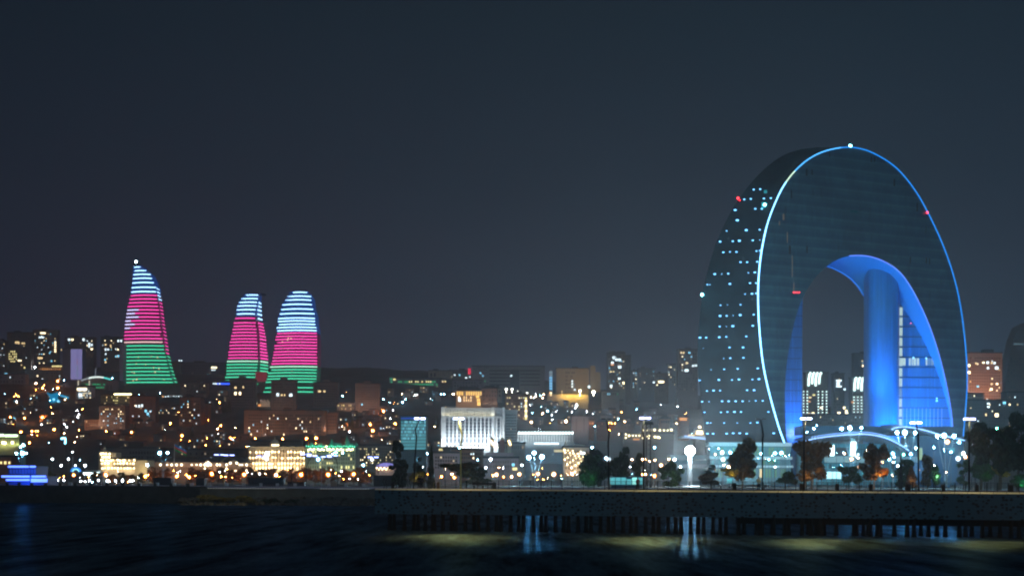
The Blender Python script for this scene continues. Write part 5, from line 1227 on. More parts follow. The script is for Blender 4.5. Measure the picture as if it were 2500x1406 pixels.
# blue neon pavilion by the left quay
t = thing('neon_pavilion', 'two-storey waterfront pavilion outlined in blazing blue neon at the far left', 'pavilion', (xat(58, 470), 478, 4.9))
D_ = 468; bw = mat('pavilion_wall', (.03, .05, .2, 1), .6)
a = at(20, 1140, D_); b = at(88, 1186, D_); obj('wall', MB().box(a[0], b[0], D_, D_+12, 4.9, a[2]), bw, t)
a = at(16, 1164, D_-2); b = at(113, 1186, D_-2); obj('lower_storey', MB().box(a[0], b[0], D_-2, D_+10, 4.9, a[2]), bw, t)
neon = emat('blue_neon', (.10, .20, 1, 1), 3.4)
for (x0, x1, y, w) in [(20, 70, 1138.5, .26), (73, 87, 1138.5, .26), (4, 72, 1162.5, .27), (77, 112, 1162.5, .27), (15, 72, 1171, .25), (76, 115, 1171, .36), (76, 115, 1174, .3)]:
    obj('neon_tube', MB().tube([at(x0, y, D_-2.6), at((x0+x1)/2, y, D_-2.6), at(x1, y, D_-2.6)], w, 6), neon, t)
rf = MB(); a = at(3, 1161, D_); b = at(114, 1164, D_); rf.box(a[0], b[0], D_-2.4, D_+12, b[2], a[2]); a = at(18, 1137, D_); b = at(89, 1139.5, D_); rf.box(a[0], b[0], D_-1, D_+12, b[2], a[2])
obj('roof', rf, bw, t)
for i in range(9):
    q = at(26+i*7.4, 1150, D_-.3); inst('window', unit(emat('blue_room', (.02, .06, .4, 1), .8)), t, q, (.5, .3, 1.4))
light(t, 'POINT', (xat(60, D_-6), D_-6, 7), 2600, (.03, .2, 1), .5)  # added blue fill to bring out the pavilion body
# little things on the left shore
t = thing('arched_stage', 'small stage with blue-lit concentric arches on the left shore', 'stage', (xat(185, 700), 702, 4.9))
for k_, (r_1, m_) in enumerate([(12, emat('blue_arc', (.03, .3, 1, 1), 1.4)), (7.5, emat('white_blue_arc', (.3, .8, 1, 1), 2))]):
    P = [at(185+r_1*cos(pi*i/12), 1151-r_1*.85*sin(pi*i/12), 700) for i in range(13)]; obj('arch', MB().tube(P, .22, 6), m_, t)
a = at(176, 1145, 702); b = at(194, 1183, 702); obj('wall', MB().box(a[0], b[0], 702, 706, 4.9, a[2]), mat('dim_grey', (.13, .125, .13, 1), .9), t)
t = thing('glass_kiosk', 'flat-roofed kiosk with two blazing white fronts below the ornate corner building', 'kiosk', (xat(222, 700), 702, 4.9))
for (x0, x1, y0, y1) in [(203, 225, 1153, 1161), (228, 243, 1152, 1158)]:
    a = at(x0, y0, 700); b = at(x1, y1, 700); obj('lit_front', MB().box(a[0], b[0], 700, 700.4, b[2], a[2]), emat('blazing_front', (.7, 1, .98, 1), 5), t)
a = at(200, 1149, 700.5); b = at(246, 1183, 700.5); obj('wall', MB().box(a[0], b[0], 700.5, 706, 4.9, a[2]-.6), greyc, t)
a = at(208, 1147.5, 699); b = at(236, 1149.5, 699); obj('roof', MB().box(a[0], b[0], 699, 707, b[2], a[2]), white, t)
t = thing('neon_sign', 'hooked cyan neon sign glowing on the dark slope at the left', 'sign', at(158, 1085, 1270))
P = [(149, 1071), (153, 1069), (159, 1069), (159.5, 1076), (159, 1083)]
obj('neon_tube', MB().tube([at(x, y, 1270) for x, y in P], .75, 6), emat('cyan_neon', (.25, .75, 1, 1), 6), t)
obj('post', MB().tube([at(159, 1084, 1270.5), at(162, 1103, 1270.5)], .2, 5), blackm, t)
for (x0, x1, y, lb) in [(372, 420, 1166, 'dark blue-grey waterfront shelter under the double-headed mast, left part of the quay'), (476, 501, 1167, 'small dark box shelter left of the crooked quay lamps'), (604, 694, 1166, 'long dark slatted shelter in front of the cream palace'), (700, 745, 1176, 'low dark hut by the small dish-shaped sculpture'), (910, 960, 1160, 'dark sloping hut at the landward end of the pier')]:
    t = thing('shelter', lb, 'shelter', (xat((x0+x1)/2, 500), 502, 4.9)); a = at(x0, y, 500); b = at(x1, 1184, 500)
    obj('wall', MB().box(a[0]+.3, b[0]-.3, 500, 504, 4.9, a[2]-.15), mat('shelter_wall', (.035, .05, .07, 1), .7), t); obj('roof', MB().box(a[0], b[0], 499.5, 504.5, a[2]-.15+.003, a[2]+.05), blackm, t)
t = thing('slanted_sail', 'white slanted sail-like sculpture on the quay lawn', 'sculpture', (xat(828, 495), 495, 4.9))
a = at(824, 1179, 495); b = at(829, 1180, 495); c_ = at(834, 1164, 495); d_ = at(830, 1165, 495)
obj('blade', MB().add([a, b, c_, d_]+[v+mathutils.Vector((0, .3, 0)) for v in (a, b, c_, d_)], [(0,1,2,3),(7,6,5,4),(0,3,7,4),(1,5,6,2),(3,2,6,7),(0,4,5,1)]), white, t)
t = thing('stone_mound', 'rough tan stone mound left of the slanted white sail', 'rock', (xat(814, 496), 496, 4.9))
mb = MB(); mb.lathe((xat(814, 496), 497, 4.9), [(1.3, 0), (1.2, .7), (1.1, 1.2), (.4, 1.7), (.2, 1.9)], 7); obj('rock', mb, stone, t)

# flag
t = thing('flag_pole', 'tall flagpole with a blue, red and green striped flag', 'flag', (xat(424.5, 620), 620, 4.9))
obj('pole', MB().tube([(xat(424.5, 620), 620, 4.9), at(426, 1083, 620)], [.13, .07], 6), white, t)
def flagp(s, v): x = 426+s*29; y = 1083+s*16+v*(15-s*1)+sin(s*7)*.8; q = at(x, y, 620); return (q[0], 620+.5*sin(s*8), q[2])
for k_, c_ in enumerate([(.02, .25, .6, 1), (.6, .03, .06, 1), (.02, .35, .12, 1)]):
    mb = MB(); A_ = [flagp(i/10, k_/3) for i in range(11)]; B_ = [flagp(i/10, (k_+1)/3) for i in range(11)]; mb.strip(A_, B_); mb.strip([(p[0], p[1]+.05, p[2]) for p in A_], [(p[0], p[1]+.05, p[2]) for p in B_], flip=True)
    obj('flag_stripe', mb, mat(f'flag_cloth_{k_}', c_, .8), t)
light(t, 'SPOT', (xat(432, 612), 612, 6), 1200, (1, .9, .8), .3, at(440, 1098, 620), spot=R(30))

# ------------------------------------------------------------ lamps
GL = {}
def globe(m): 
    if m.name not in GL: GL[m.name] = mesh_of('lamp_globe', MB().sphere((0, 0, 0), 1, 10, 7), m)
    return GL[m.name]
def bloom_shell_mat(m):  # see-through glowing shell added around a lamp to imitate its bloom
    n_ = 'bloom_'+m.name
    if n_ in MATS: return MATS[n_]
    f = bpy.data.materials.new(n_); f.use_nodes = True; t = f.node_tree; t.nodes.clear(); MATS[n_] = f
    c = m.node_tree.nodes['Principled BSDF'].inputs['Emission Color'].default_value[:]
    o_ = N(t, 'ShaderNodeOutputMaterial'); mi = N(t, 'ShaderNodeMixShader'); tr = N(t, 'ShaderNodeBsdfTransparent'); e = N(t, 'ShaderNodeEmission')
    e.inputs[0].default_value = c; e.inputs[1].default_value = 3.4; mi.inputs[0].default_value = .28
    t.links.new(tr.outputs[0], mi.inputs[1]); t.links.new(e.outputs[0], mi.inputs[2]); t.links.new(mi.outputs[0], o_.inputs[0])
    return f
sod = emat('sodium_lamp', (1, .25, .03, 1), 750); whl = emat('white_lamp', (.75, .88, 1, 1), 420); blu = emat('blue_white_lamp', (.22, .68, 1, 1), 420)
wrm = emat('warm_white_lamp', (1, .48, .20, 1), 600); grl = emat('green_white_lamp', (.15, 1, .6, 1), 260); dpb = emat('deep_blue_head', (.08, .16, 1, 1), 16)
strong = emat('strong_blue_lamp', (.30, .72, 1, 1), 5500)
POLEM = {}
def pole_mesh(h):
    k = round(h, 0)
    if k not in POLEM: POLEM[k] = mesh_of('pole', MB().tube([(0, 0, 0), (0, 0, k)], [.10+k*.004, .07], 6), mat('lamp_pole', (.12, .13, .14, 1), .5))
    return POLEM[k], k
def lamps(pts, label, group, cat='street lamp', name='street_lamp', D=None, m=sod, rpx=2.2, hpx=9):
    pts = sorted(pts, key=lambda p: (p[0], p[1])); n = len(pts)
    for i, p in enumerate(pts):
        x, y = p[0], p[1]; s = p[2] if len(p) > 2 else 1.0; mm = p[3] if len(p) > 3 else m
        d = D if D else dist_for(x, y+hpx)
        if D: d = D+((i*37) % 9)*3
        else: d -= 14
        q = at(x, y, d); z0 = gz(x, d)-.3
        h = max(q[2]-z0, 2)
        t = thing(name, f'{label}, {ordw(i)} from the left' if n > 1 else label, cat, (q[0], d, q[2]-h), group)
        me, kh = pole_mesh(h); o = inst('pole', me, t, (q[0], d+.2, q[2]-h), (1, 1, h/kh))
        r = rpx*s*d/F
        inst('lamp_bulb', globe(mm), t, (q[0], d, q[2]), (r*.5,)*3)
        inst('bloom_shell', globe(bloom_shell_mat(mm)), t, (q[0], d, q[2]), (r*(1.7 if mm in (sod, wrm) else 1.45),)*3)
lamps([(25,1018),(60,1020),(104,1019,1.2)], 'orange street lamp on the upper left slope', 'orange lamps on the upper left slope')
lamps([(51,1054,1.2),(78,1052),(92,1052,.7),(132,1048,1.2),(193,1049,.6),(259,1052,.8),(321,1055,1.1),(381,1060,1.1),(444,1063,1.2)], 'orange street lamp along the dark road below the left apartment blocks', 'orange lamps on the lower left road')
lamps([(88,936,1,wrm),(104,947,1),(141,930,1.2),(141,947,1.2),(108,940,.5),(40,965,.7),(35,967,.5),(225,1024,1.1),(288,1027,1.2),(416,1033,.9),(72,1080,.9)], 'pinkish orange lamp on the left hillside between buildings', 'scattered lamps of the left hillside')
lamps([(518,980,1.1),(536,982,.7),(539,1038,.8),(565,1070,.8),(623,1070,.8),(690,1071,1),(748,1070,1.3),(772,1069,1.4),(845,1037,1.3),(505,1069,.4)], 'orange street lamp around the very long brown building', 'orange lamps around the long brown building')
lamps([(904,1036,.9),(910,1051,1.4),(936,1003,1.2),(965,1034,1.2),(853,1053,.7,whl),(953,1022,.5,whl),(961,1047,.6,whl),(930,1046,.5,coolE),(927,1030,.5),(907,1064,.5,warmE2)], 'lamp on the orange slope left of the teal glass block', 'lamps on the slope left of the teal glass block')
lamps([(1297,1030,1.1,wrm),(1382,1028,1.3,wrm),(1443,1029,1.2),(1466,1046,1.1,wrm),(1488,1031,.5),(1525,1029,.8,wrm),(1615,1027,.9),(1724,1024,.8,wrm),(1672,1028,.8),(1493,1033,.5),(1501,1033,.5)], 'warm lamp on the misty slope between ministry and hotel', 'warm lamps on the misty slope')
lamps([(1337,1003,1,blu),(1325,1009,.6,wrm),(1347,1013,.5,whl),(1408,989,1.1,whl),(1385,1004,.3,whl),(1397,1005,.35,whl),(1483,1011,.6,whl),(1358,1004,.35,whl),(1432,1003,.3,whl),(1417,938,.1,whl),(1490,964,.9,blu),(1308,962,.5,whl),(1308,968,.4,wrm),(1327,963,.7,wrm),(1325,971,.5,wrm)], 'tiny white or blue lamp on the dark misty slope', 'tiny lamps of the misty slope', m=whl)
lamps([(936,974,.6),(962,974,.4),(983,982,.9),(990,974,.5),(1017,963,.5,whl),(1013,963,.4,whl),(1076,962,.6),(1084,962,.7),(1107,962,.7,wrm),(1051,974,.3,whl),(810,967-8,.2,whl),(836,966,.6)], 'tiny blue lamp on the dark park slope below the green-windowed office', 'tiny lamps of the dark park slope', m=blu)
lamps([(15,916,1.9),(57,926,1.5),(34,1023,1.4),(85,896,.8,whl),(111,898,.5,whl),(60,897,.7,yelE),(156,928,.7),(295,935,.6),(274,924,1.2),(391,959,.6),(193,1011,.7,whl),(190,1018,.7,whl),(157,1035,.7,whl),(163,1042,.6,whl),(101,1036,.6,whl),(6,925,1.0,coolE)], 'blue-white lamp on the far left hill', 'blue-white lamps of the far left hill', m=blu)
lamps([(128,1120,1.1),(149,1136,1.1),(167,1120,1.1),(177,1103,.7),(184,1136,.8),(208,1136,1.3),(195,1122,.6,blu)], 'white park lamp right of the blue neon pavilion', 'white park lamps beside the neon pavilion', 'park lamp', 'park_lamp', 760, whl)
lamps([(141,1172,1),(156,1172,1),(156,1163,.6,sod),(197,1174,1),(208,1175,.7),(218,1172,1),(240,1172,1.1),(261,1173,1.2),(266,1174,.8),(282,1173,1),(299,1173,1.2),(318,1173,1.1),(324,1172,.9),(225,1177,.7,blu)], 'white lamp in the low row along the left shore path', 'low white lamps on the left shore path', 'park lamp', 'park_lamp', 600, whl, hpx=8)
lamps([(180,1159,1.4),(258,1158,1.7),(355,1162,1.5),(432,1162,1.5),(462,1164,1.3),(456,1160,.7),(517,1156,1.8),(596,1158,1.7),(674,1159,1.5,wrm),(735,1158,1.8),(801,1158,1.8),(863,1157,1.7),(382,1164,.6),(540,1163,.6),(103,1158,1.2,wrm)], 'orange globe lamp in the boulevard row left of the pier', 'orange boulevard lamps left of the pier', 'street lamp', 'street_lamp', 620, sod)
lamps([(1049,1157,1.1),(1078,1163,1),(1103,1157,.9,wrm),(1109,1165,1.2),(1150,1163,1),(1212,1158,1.6,wrm),(1204,1160,.9),(1229,1164,1),(1249,1163,1.2,wrm),(1268,1157,1.5,wrm),(1313,1156,1.6,wrm),(1352,1157,1.8,wrm),(1397,1156,1.6,wrm),(1527,1157,1.4),(1568,1158,.9),(1576,1157,1.2,wrm),(1598,1161,1.5),(991,1157,.8),(1419,1158,.6),(1143,1163,.7)], 'orange globe lamp behind the pier railing', 'orange boulevard lamps behind the pier', 'street lamp', 'street_lamp', 620, sod)
lamps([(1023,1121,1.9),(1043,1107,.9),(1032,1139,.7,whl),(1086,1135,1.1,whl),(1122,1092,1.3),(1186,1141,1,whl),(1198,1121,1.5,whl),(1274,1135,1.2,whl),(908,1121,1.4,whl),(887,1135,1.4),(777,1121,1.9),(820,1104,1.6,grl),(837,1105,1.1),(812,1107,.7),(360,1135,1.4,whl),(652,1108,2.3,whl),(651,1120,1.6,whl),(508,1133,1.3,whl),(1166,1122,.6)], 'tall park lamp in front of the shorefront palaces', 'tall park lamps in front of the palaces', 'park lamp', 'park_lamp', 700, blu)
lamps([(1425,1106,1.1,whl),(1419,1106,.6,blu),(1446,1092,1.2),(1485,1120,1.9,whl),(1479,1118,1.1,blu),(1509,1122,.7,whl),(1527,1122,1.9,whl),(1538,1139,.7,whl),(1598,1092,1.2),(1543,1121,.8,wrm),(1557,1121,.8,wrm),(1568,1121,.9,wrm),(1577,1121,.9,wrm),(1599,1123,.9,wrm),(1586,1126,.6,wrm),(1614,1135,1.4,wrm),(1633,1121,.8,wrm),(1647,1121,1.6,whl),(1661,1139,1.1,whl),(1589,1158,.8,blu),(1440,1107,.6,wrm)], 'park lamp among dark trees left of the big floodlight', 'park lamps among the trees left of the big floodlight', 'park lamp', 'park_lamp', 700, blu)
lamps([(1754,1094,.7,blu),(1763,1104,1.8,whl),(1765,1121,1.9,whl),(1783,1104,1.6,blu),(1779,1140,1.6,wrm),(1857,1107,1.1,blu),(1892,1106,1.7,blu),(1908,1105,1.9,blu),(1877,1121,1,blu),(1892,1139,1,whl),(1977,1120,1.6,wrm),(1996,1138,1,whl),(1745,1145,.5,sod),(2079,1120,1.5,wrm),(2062,1127-20,.8,wrm),(2098,1139,1.3,wrm),(1767,1135,.6,whl),(1746,1109,.6,wrm)], 'park lamp in front of the hotel podium', 'park lamps in front of the hotel podium', 'park lamp', 'park_lamp', 660, whl)
lamps([(1987,1046,1.3),(1970,1054,.8),(1994,1038,.6),(2155,1092,1.2),(2133,1102,.8,whl),(2153,1103,1.2,wrm),(2180,1107,1.9),(2171,1120,1.8),(2183,1115,1.3),(2192,1137,1.2,whl),(2183,1128,.8),(2206,1109,1.4,grl),(2224,1108,1.8),(2236,1093,1.3),(2155,1128,.7,sod),(2280,1092,1.1),(2259,1119,1.4,grl),(2281,1137,1.4,whl),(2281,1143,1.5,whl),(2322,1103,1.4),(2352,1106,1.8,whl),(2357,1115,1.4,wrm),(2339,1119,2.1,whl),(2313,1078,1.9,wrm),(2342,1079,1.8),(2360,1138,1.2)], 'blue-white park lamp in front of the curved entrance hall', 'park lamps in front of the entrance hall', 'park lamp', 'park_lamp', 680, blu)
lamps([(2373,1082,1.3),(2405,1074,1.2),(2429,1075,1.2),(2433,1088,1.2),(2382,1108,.9,blu),(2383,1101,.9,blu),(2470,1114,1.1,blu),(2382,1045,.8,wrm),(2434,1045,1,grl),(2414,1100,.7,wrm),(2441,1112,.5,grl),(2420,1117,.5,grl)], 'lamp glinting through the dark tree cluster at the right', 'lamps glinting through the right tree cluster', 'park lamp', 'park_lamp', 505, whl)

def sprinkle(n, xa, xb, ya, yb_, seed, ms):
    r = random.Random(seed); o = []
    for i in range(n): o.append((r.uniform(xa, xb), r.uniform(ya, yb_), r.uniform(.2, .55), r.choice(ms)))
    return o
mixl = (sod, sod, wrm, wrm, whl, blu)
lamps(sprinkle(60, 4, 600, 945, 1092, 31, mixl), 'tiny lamp between the houses of the left hillside', 'tiny lamps between the left hillside houses')
lamps(sprinkle(26, 600, 960, 1080, 1092, 35, mixl)+sprinkle(22, 800, 1075, 955, 1080, 32, mixl), 'tiny lamp on the slope around the teal glass block', 'tiny lamps around the teal glass block')
lamps(sprinkle(34, 1270, 1690, 960, 1060, 33, (wrm, whl, blu, sod, whl)), 'tiny lamp scattered over the misty slope', 'tiny lamps scattered over the misty slope')
lamps(sprinkle(16, 1960, 2120, 1000, 1040, 34, (wrm, whl)), 'tiny lamp seen low through the arch opening', 'tiny lamps seen through the arch')
lamps(sprinkle(46, 130, 905, 1146, 1176, 36, (sod, wrm, whl, sod)), 'small lamp among the trees of the left boulevard', 'small lamps of the left boulevard', 'park lamp', 'park_lamp', 600, whl)
lamps(sprinkle(34, 1000, 1640, 1140, 1172, 37, (wrm, whl, sod, blu)), 'small lamp among the trees behind the pier', 'small lamps behind the pier', 'park lamp', 'park_lamp', 560, whl)
lamps(sprinkle(44, 1730, 2350, 1095, 1165, 38, (blu, whl, blu, grl, wrm)), 'small lamp among the trees before the hotel', 'small lamps before the hotel', 'park lamp', 'park_lamp', 560, whl)

# clustered tall masts
mastm = mat('mast_metal', (.30, .33, .36, 1), .45, metal=.3)
def mast(label, heads, bx, D, split, bar=None):
    t = thing('lamp_mast', label, 'lamp mast', (xat(bx, D), D, 4.9))
    base = (xat(bx, D), D, 4.9)
    for h in heads:
        s = h[2]; q = at(h[0], h[1], D); m_ = h[3]
        k_ = at(bx+(h[0]-bx)*.22, split, D)
        obj('pole', MB().tube([base, k_, q], [.16, .13, .08], 6), mastm, t)
        obj('lamp_head', MB().sphere(q, 1.35*s*D/F, 12, 8), m_, t); obj('bloom_shell', MB().sphere(q, 2.5*s*D/F, 12, 8), bloom_shell_mat(m_), t)
        if s > 2.1 and bx > 1000: light(t, 'SPOT', (q[0], q[1]-.8*s, q[2]), 6e3*(s-1.6), (.45, .8, 1), .6, (q[0], q[1]-60, 5), spot=R(150), blend=1.0)
    if bar: a = at(bar[0], bar[1], D); b = at(bar[2], bar[1], D); obj('crossbar', MB().tube([a, b], .12, 6), mastm, t)
    return t
mast('triple-headed mast blazing blue-white above the orange lamps, right of the ministry', [(1291,1116,2.6,strong),(1304,1105,2.4,strong),(1323,1115,2.9,strong)], 1308, 620, 1160)
mast('triple-headed mast on the roof line in front of the first light arc', [(2055,1046,2.2,blu),(2075,1044,2.6,strong),(2103,1044,1.7,blu)], 2080, 640, 1120, (2070, 1092, 2095))
mast('triple-headed mast with the biggest starburst, left of two in front of the hall', [(2190,1055,2.2,strong),(2209,1055,3.2,strong),(2234,1056,2.2,blu)], 2213, 600, 1150, (2204, 1088, 2222))
mast('triple-headed mast at the right end of the second light arc', [(2288,1064,2.1,strong),(2305,1063,3.2,strong),(2329,1064,2.3,strong)], 2310, 600, 1150, (2301, 1095, 2321))
mast('double-headed cyan mast left of the flagpole', [(390,1105,2.2,blu),(409,1105,1.5,blu)], 398, 560, 1140, (393, 1125, 403))
mast('many-headed blue mast behind the neon pavilion', [(40,1106,1.4,blu),(55,1106,2.6,blu),(64,1106,1.2,blu),(57,1086,1.5,blu),(50,1091,1,blu)], 56, 520, 1140)
# dominant floodlight
t = thing('floodlight_column', 'white column topped by the brightest floodlight, left of the hotel podium', 'floodlight', (xat(1685, 800), 800, 4.9))
q = at(1685, 1100, 800)
obj('column', MB().tube([(q[0], 800.6, 4.9), (q[0], 800.6, q[2]-1)], [1.15, .95], 10), greyc, t)
light(t, 'SPOT', (q[0], 797, q[2]), 1.3e5, (.8, .95, 1), 1.5, (q[0]-6, 700, 6), spot=R(150), blend=1.0)
obj('lamp_head', MB().sphere(q, 2.3, 14, 9), emat('dominant_flood', (.72, .94, 1, 1), 1800), t); obj('light_blocker', MB().tube([(q[0], q[1]+2.0, q[2]), (q[0], q[1]+2.5, q[2])], 2.5, 18), blackm, t)  # added disc behind the head, keeping its light off the podium
obj('plinth', MB().hip(q[0]-4, q[0]+5, 798, 805, 4.9, 5.6, .2), greyc, t)
# lattice mast
t = thing('lattice_mast', 'dark lattice floodlight mast with a wide unlit head', 'lattice mast', (xat(1583, 520), 520, 4.9))
x0 = xat(1583, 520); zt_ = at(1583, 1036, 520)[2]; mb = MB()
for sx in (-.8, .8):
    for sy in (0, 1.4): mb.tube([(x0+sx, 520+sy, 4.9), (x0+sx*.8, 520+sy, zt_)], .10, 5)
for i in range(14):
    z0 = 4.9+(zt_-4.9)*i/14; z1 = 4.9+(zt_-4.9)*(i+1)/14; mb.tube([(x0-.8, 520, z0), (x0+.8, 520, z1)], .05, 4).tube([(x0+.8, 520, z0), (x0-.8, 520, z1)], .05, 4)
obj('frame', mb, blackm, t); obj('platform', MB().box(x0-1.5, x0+1.5, 519.4, 521.4, zt_, zt_+.5).box(x0-1.3, x0+1.3, 519.6, 521, zt_+.5, zt_+1), mat('dim_mast', (.06, .07, .08, 1), .6), t)
# crooked blue-headed lamps on the middle quay
def crooked(label, pts, D, m_head, m_pole=blackm, lit=True, group=None, rp=.09, hw=1.0):
    zb_ = 4.9 if D > 300 else 5.3
    b = at(pts[0][0], pts[0][1], D); t = thing('crooked_lamp', label, 'street lamp', (b[0], D, zb_), group)
    P = [(b[0], D, zb_)]+[at(x, y, D) for x, y in pts[1:]]
    obj('pole', MB().tube(P, [rp*1.2]*(len(P)-1)+[rp*.7], 7), m_pole, t)
    e = P[-1]; k = D/193.0*.62
    for s in (-1, 1):
        h = MB().box(e[0]+s*hw*k*.18 if s > 0 else e[0]-hw*k, e[0]+hw*k if s > 0 else e[0]-s*-hw*k*.18, D-.35, D+.35, e[2]+.02, e[2]+.14)
        obj('lamp_head', h, mat('lamp_housing', (.05, .05, .06, 1), .5), t)
        if lit:
            c_ = e[0]+s*hw*k*.6; obj('lens', MB().box(c_-hw*k*.42, c_+hw*k*.42, D-.33, D+.3, e[2]-.16, e[2]+.015), m_head, t)
    return t
qh = emat('blue_white_head', (.30, .38, 1, 1), 9)
Q = [('first', [(532, 1187), (533, 1150), (535, 1128), (536, 1109)], blackm), ('second', [(547, 1187), (548, 1136), (540, 1127), (559, 1110)], olive), ('third', [(616, 1187), (615, 1150), (612, 1130), (640, 1113)], blackm), ('fourth', [(712, 1187), (712, 1142), (716, 1133), (747, 1108)], blackm), ('fifth', [(748, 1187), (748, 1140), (752, 1128), (762, 1112)], blackm), ('sixth', [(785, 1187), (785, 1136), (780, 1126), (797, 1114)], mastm), ('seventh', [(824, 1187), (824, 1130), (819, 1118), (811, 1111)], blackm), ('eighth', [(924, 1187), (923, 1135), (921, 1124), (911, 1115)], blackm)]
for n_, P, pm_ in Q:
    crooked(f'slim crooked lamp with a blue head on the middle quay, {n_} from the left', P, 462, qh, pm_, group='crooked lamps on the middle quay')

# ------------------------------------------------------------ trees
def crown_mesh(name, kind, seed, m, nleaf=1500, ls=.11):
    rnd = random.Random(seed); mb = MB(); lobes = []
    if kind == 'round':
        for i in range(26):
            a = rnd.uniform(0, 2*pi); z = rnd.uniform(-.85, .8); r = rnd.uniform(.1, .85)*math.sqrt(max(.1, 1-z*z*.8)); lobes.append((r*cos(a), r*sin(a), z, rnd.uniform(.16, .34)))
    elif kind == 'cone':
        for i in range(22):
            z = -1+2*i/21; r = (1-(z+1)/2)*.62+.05; a = i*2.4; lobes.append((r*cos(a)*.6, r*sin(a)*.6, z, r*.55+.08))
    elif kind == 'flat':
        for i in range(16):
            a = rnd.uniform(0, 2*pi); r = rnd.uniform(.1, .9); lobes.append((r*cos(a), r*sin(a)*.8, rnd.choice((-.5, -.1, .35))+rnd.uniform(-.1, .1)-r*.2, rnd.uniform(.2, .36)))
    elif kind == 'wisp':
        for i in range(12):
            a = rnd.uniform(0, 2*pi); z = rnd.uniform(-.8, .9); r = rnd.uniform(.1, .5); lobes.append((r*cos(a), r*sin(a), z, rnd.uniform(.12, .28)))
    elif kind == 'bush':
        for i in range(14):
            a = rnd.uniform(0, 2*pi); r = rnd.uniform(0, .75); lobes.append((r*cos(a), r*sin(a), rnd.uniform(-.5, .4), rnd.uniform(.25, .42)))
    per = nleaf//len(lobes)
    for (x, y, z, R_) in lobes:
        for i in range(per):
            t = rnd.uniform(0, 2*pi); c = rnd.uniform(-1, 1); s = math.sqrt(1-c*c); rr = R_*rnd.uniform(.55, 1.12)
            fz = .7 if kind != 'flat' else .4
            p = mathutils.Vector((x+rr*s*cos(t), y+rr*s*sin(t), z+rr*c*fz))
            u_ = mathutils.Vector((rnd.gauss(0, 1), rnd.gauss(0, 1), rnd.gauss(0, 1))).normalized(); v_ = u_.cross(mathutils.Vector((rnd.gauss(0, 1), rnd.gauss(0, 1), rnd.gauss(0, 1)))).normalized()
            l = ls*rnd.uniform(.6, 1.5)
            mb.add([p-u_*l, p+v_*l*.6, p+u_*l, p-v_*l*.6], [(0, 1, 2, 3)])
    return mesh_of(name, mb, m)
leafD = mat('dark_foliage', (.035, .055, .025, 1), .8, noise=.4, nscale=3); leafB = mat('autumn_foliage', (.16, .09, .03, 1), .8, noise=.4, nscale=3)
leafG = mat('green_foliage', (.05, .11, .04, 1), .8, noise=.4, nscale=3); leafY = mat('yellow_foliage', (.22, .18, .04, 1), .8, noise=.3, nscale=3)
bark = mat('bark', (.12, .09, .07, 1), .9, noise=.3, nscale=4); barkp = mat('pale_bark', (.30, .24, .17, 1), .9)
CR = {}
def crown(kind, m, v=0):
    k = (kind, m.name, v)
    if k not in CR: CR[k] = crown_mesh('crown', kind, v*11+len(kind), m, 2600 if kind != 'cone' else 1500)
    return CR[k]
def tree(label, x0, x1, yt, yb, D, kind='round', m=leafD, group=None, v=0, name='tree', cat='tree', tr=bark, ybase=None, up=None):
    xc = (x0+x1)/2; k = D/F; hw = (x1-x0)/2*k; zt = at(xc, yt, D)[2]; zc0 = at(xc, yb, D)[2]; base = gz(xc, D) if D > 448 else 4.9
    if ybase: base = at(xc, ybase, D)[2]
    zc0 = max(zc0, base+.1)
    X = at(xc, (yt+yb)/2, D)[0]
    t = thing(name, label, cat, (X, D, base), group)
    if name != 'shrub':
        mb = MB(); zm = zc0+(zt-zc0)*.45; r0 = max(.12, (zt-base)*.022)
        mb.tube([(X, D, base-.2), (X+.05*hw, D, (base+zm)/2), (X, D, zm+(zt-zm)*.5)], [r0, r0*.75, r0*.2], 7)
        rnd = random.Random(int(x0))
        for i in range(5):
            a = rnd.uniform(0, 2*pi); z = base+(zm-base)*rnd.uniform(.6, 1.0); mb.tube([(X, D, z), (X+cos(a)*hw*.4, D+sin(a)*hw*.4, z+(zt-z)*.3), (X+cos(a)*hw*.65, D+sin(a)*hw*.65, z+(zt-z)*.55)], [r0*.45, r0*.3, r0*.1], 5)
        obj('trunk', mb, tr, t)
    hz_ = (zt-zc0)/2
    inst('crown', crown(kind, m, v), t, (X, D, (zt+zc0)/2), (hw*1.22, hw*1.1, hz_*1.12), (0, 0, (int(x0)*37 % 360)*pi/180))
    if up: light(t, 'POINT', (X+up[2]*hw, D-hw*1.25, zc0+(zt-zc0)*up[3]), up[1]*.45, up[0], .25, name='garden_light')
    return t
tree('wispy dark tree at the landward end of the pier', 950, 1000, 1086, 1180, 470, 'wisp', leafD, v=1)
tree('dense low dark tree under the wispy one at the pier end', 952, 1000, 1120, 1184, 468, 'round', leafD, v=2)
tree('slender dark cypress between the crooked pier lamp and the flat-topped tree', 1042, 1064, 1098, 1182, 480, 'cone', leafD, v=0)
tree('dark loose tree behind the yellow-lit bush', 1000, 1050, 1120, 1184, 485, 'wisp', leafD, v=3)
tree('yellow-lit bush behind the railing near the pier end', 1000, 1052, 1144, 1184, 462, 'bush', leafY, name='shrub', cat='bush', v=1, up=((1, .85, .3), 500, 0, 0.3))
tree('dark flat-topped pine in front of the ministry', 1090, 1188, 1114, 1170, 480, 'flat', leafD, v=1, up=((.8, .9, .5), 250, 0, 0.1))
tree('second lower dark pine right of the flat-topped one', 1140, 1196, 1130, 1180, 476, 'flat', leafD, v=2)
tree('dark tree lit green at its foot, right of the golden palace', 1408, 1466, 1108, 1184, 480, 'round', leafG, v=4, up=((.15, 1, .5), 700, 0.1, 0.1))
tree('tall dark tree behind the green-lit tree', 1436, 1486, 1097, 1184, 500, 'round', leafD, v=5)
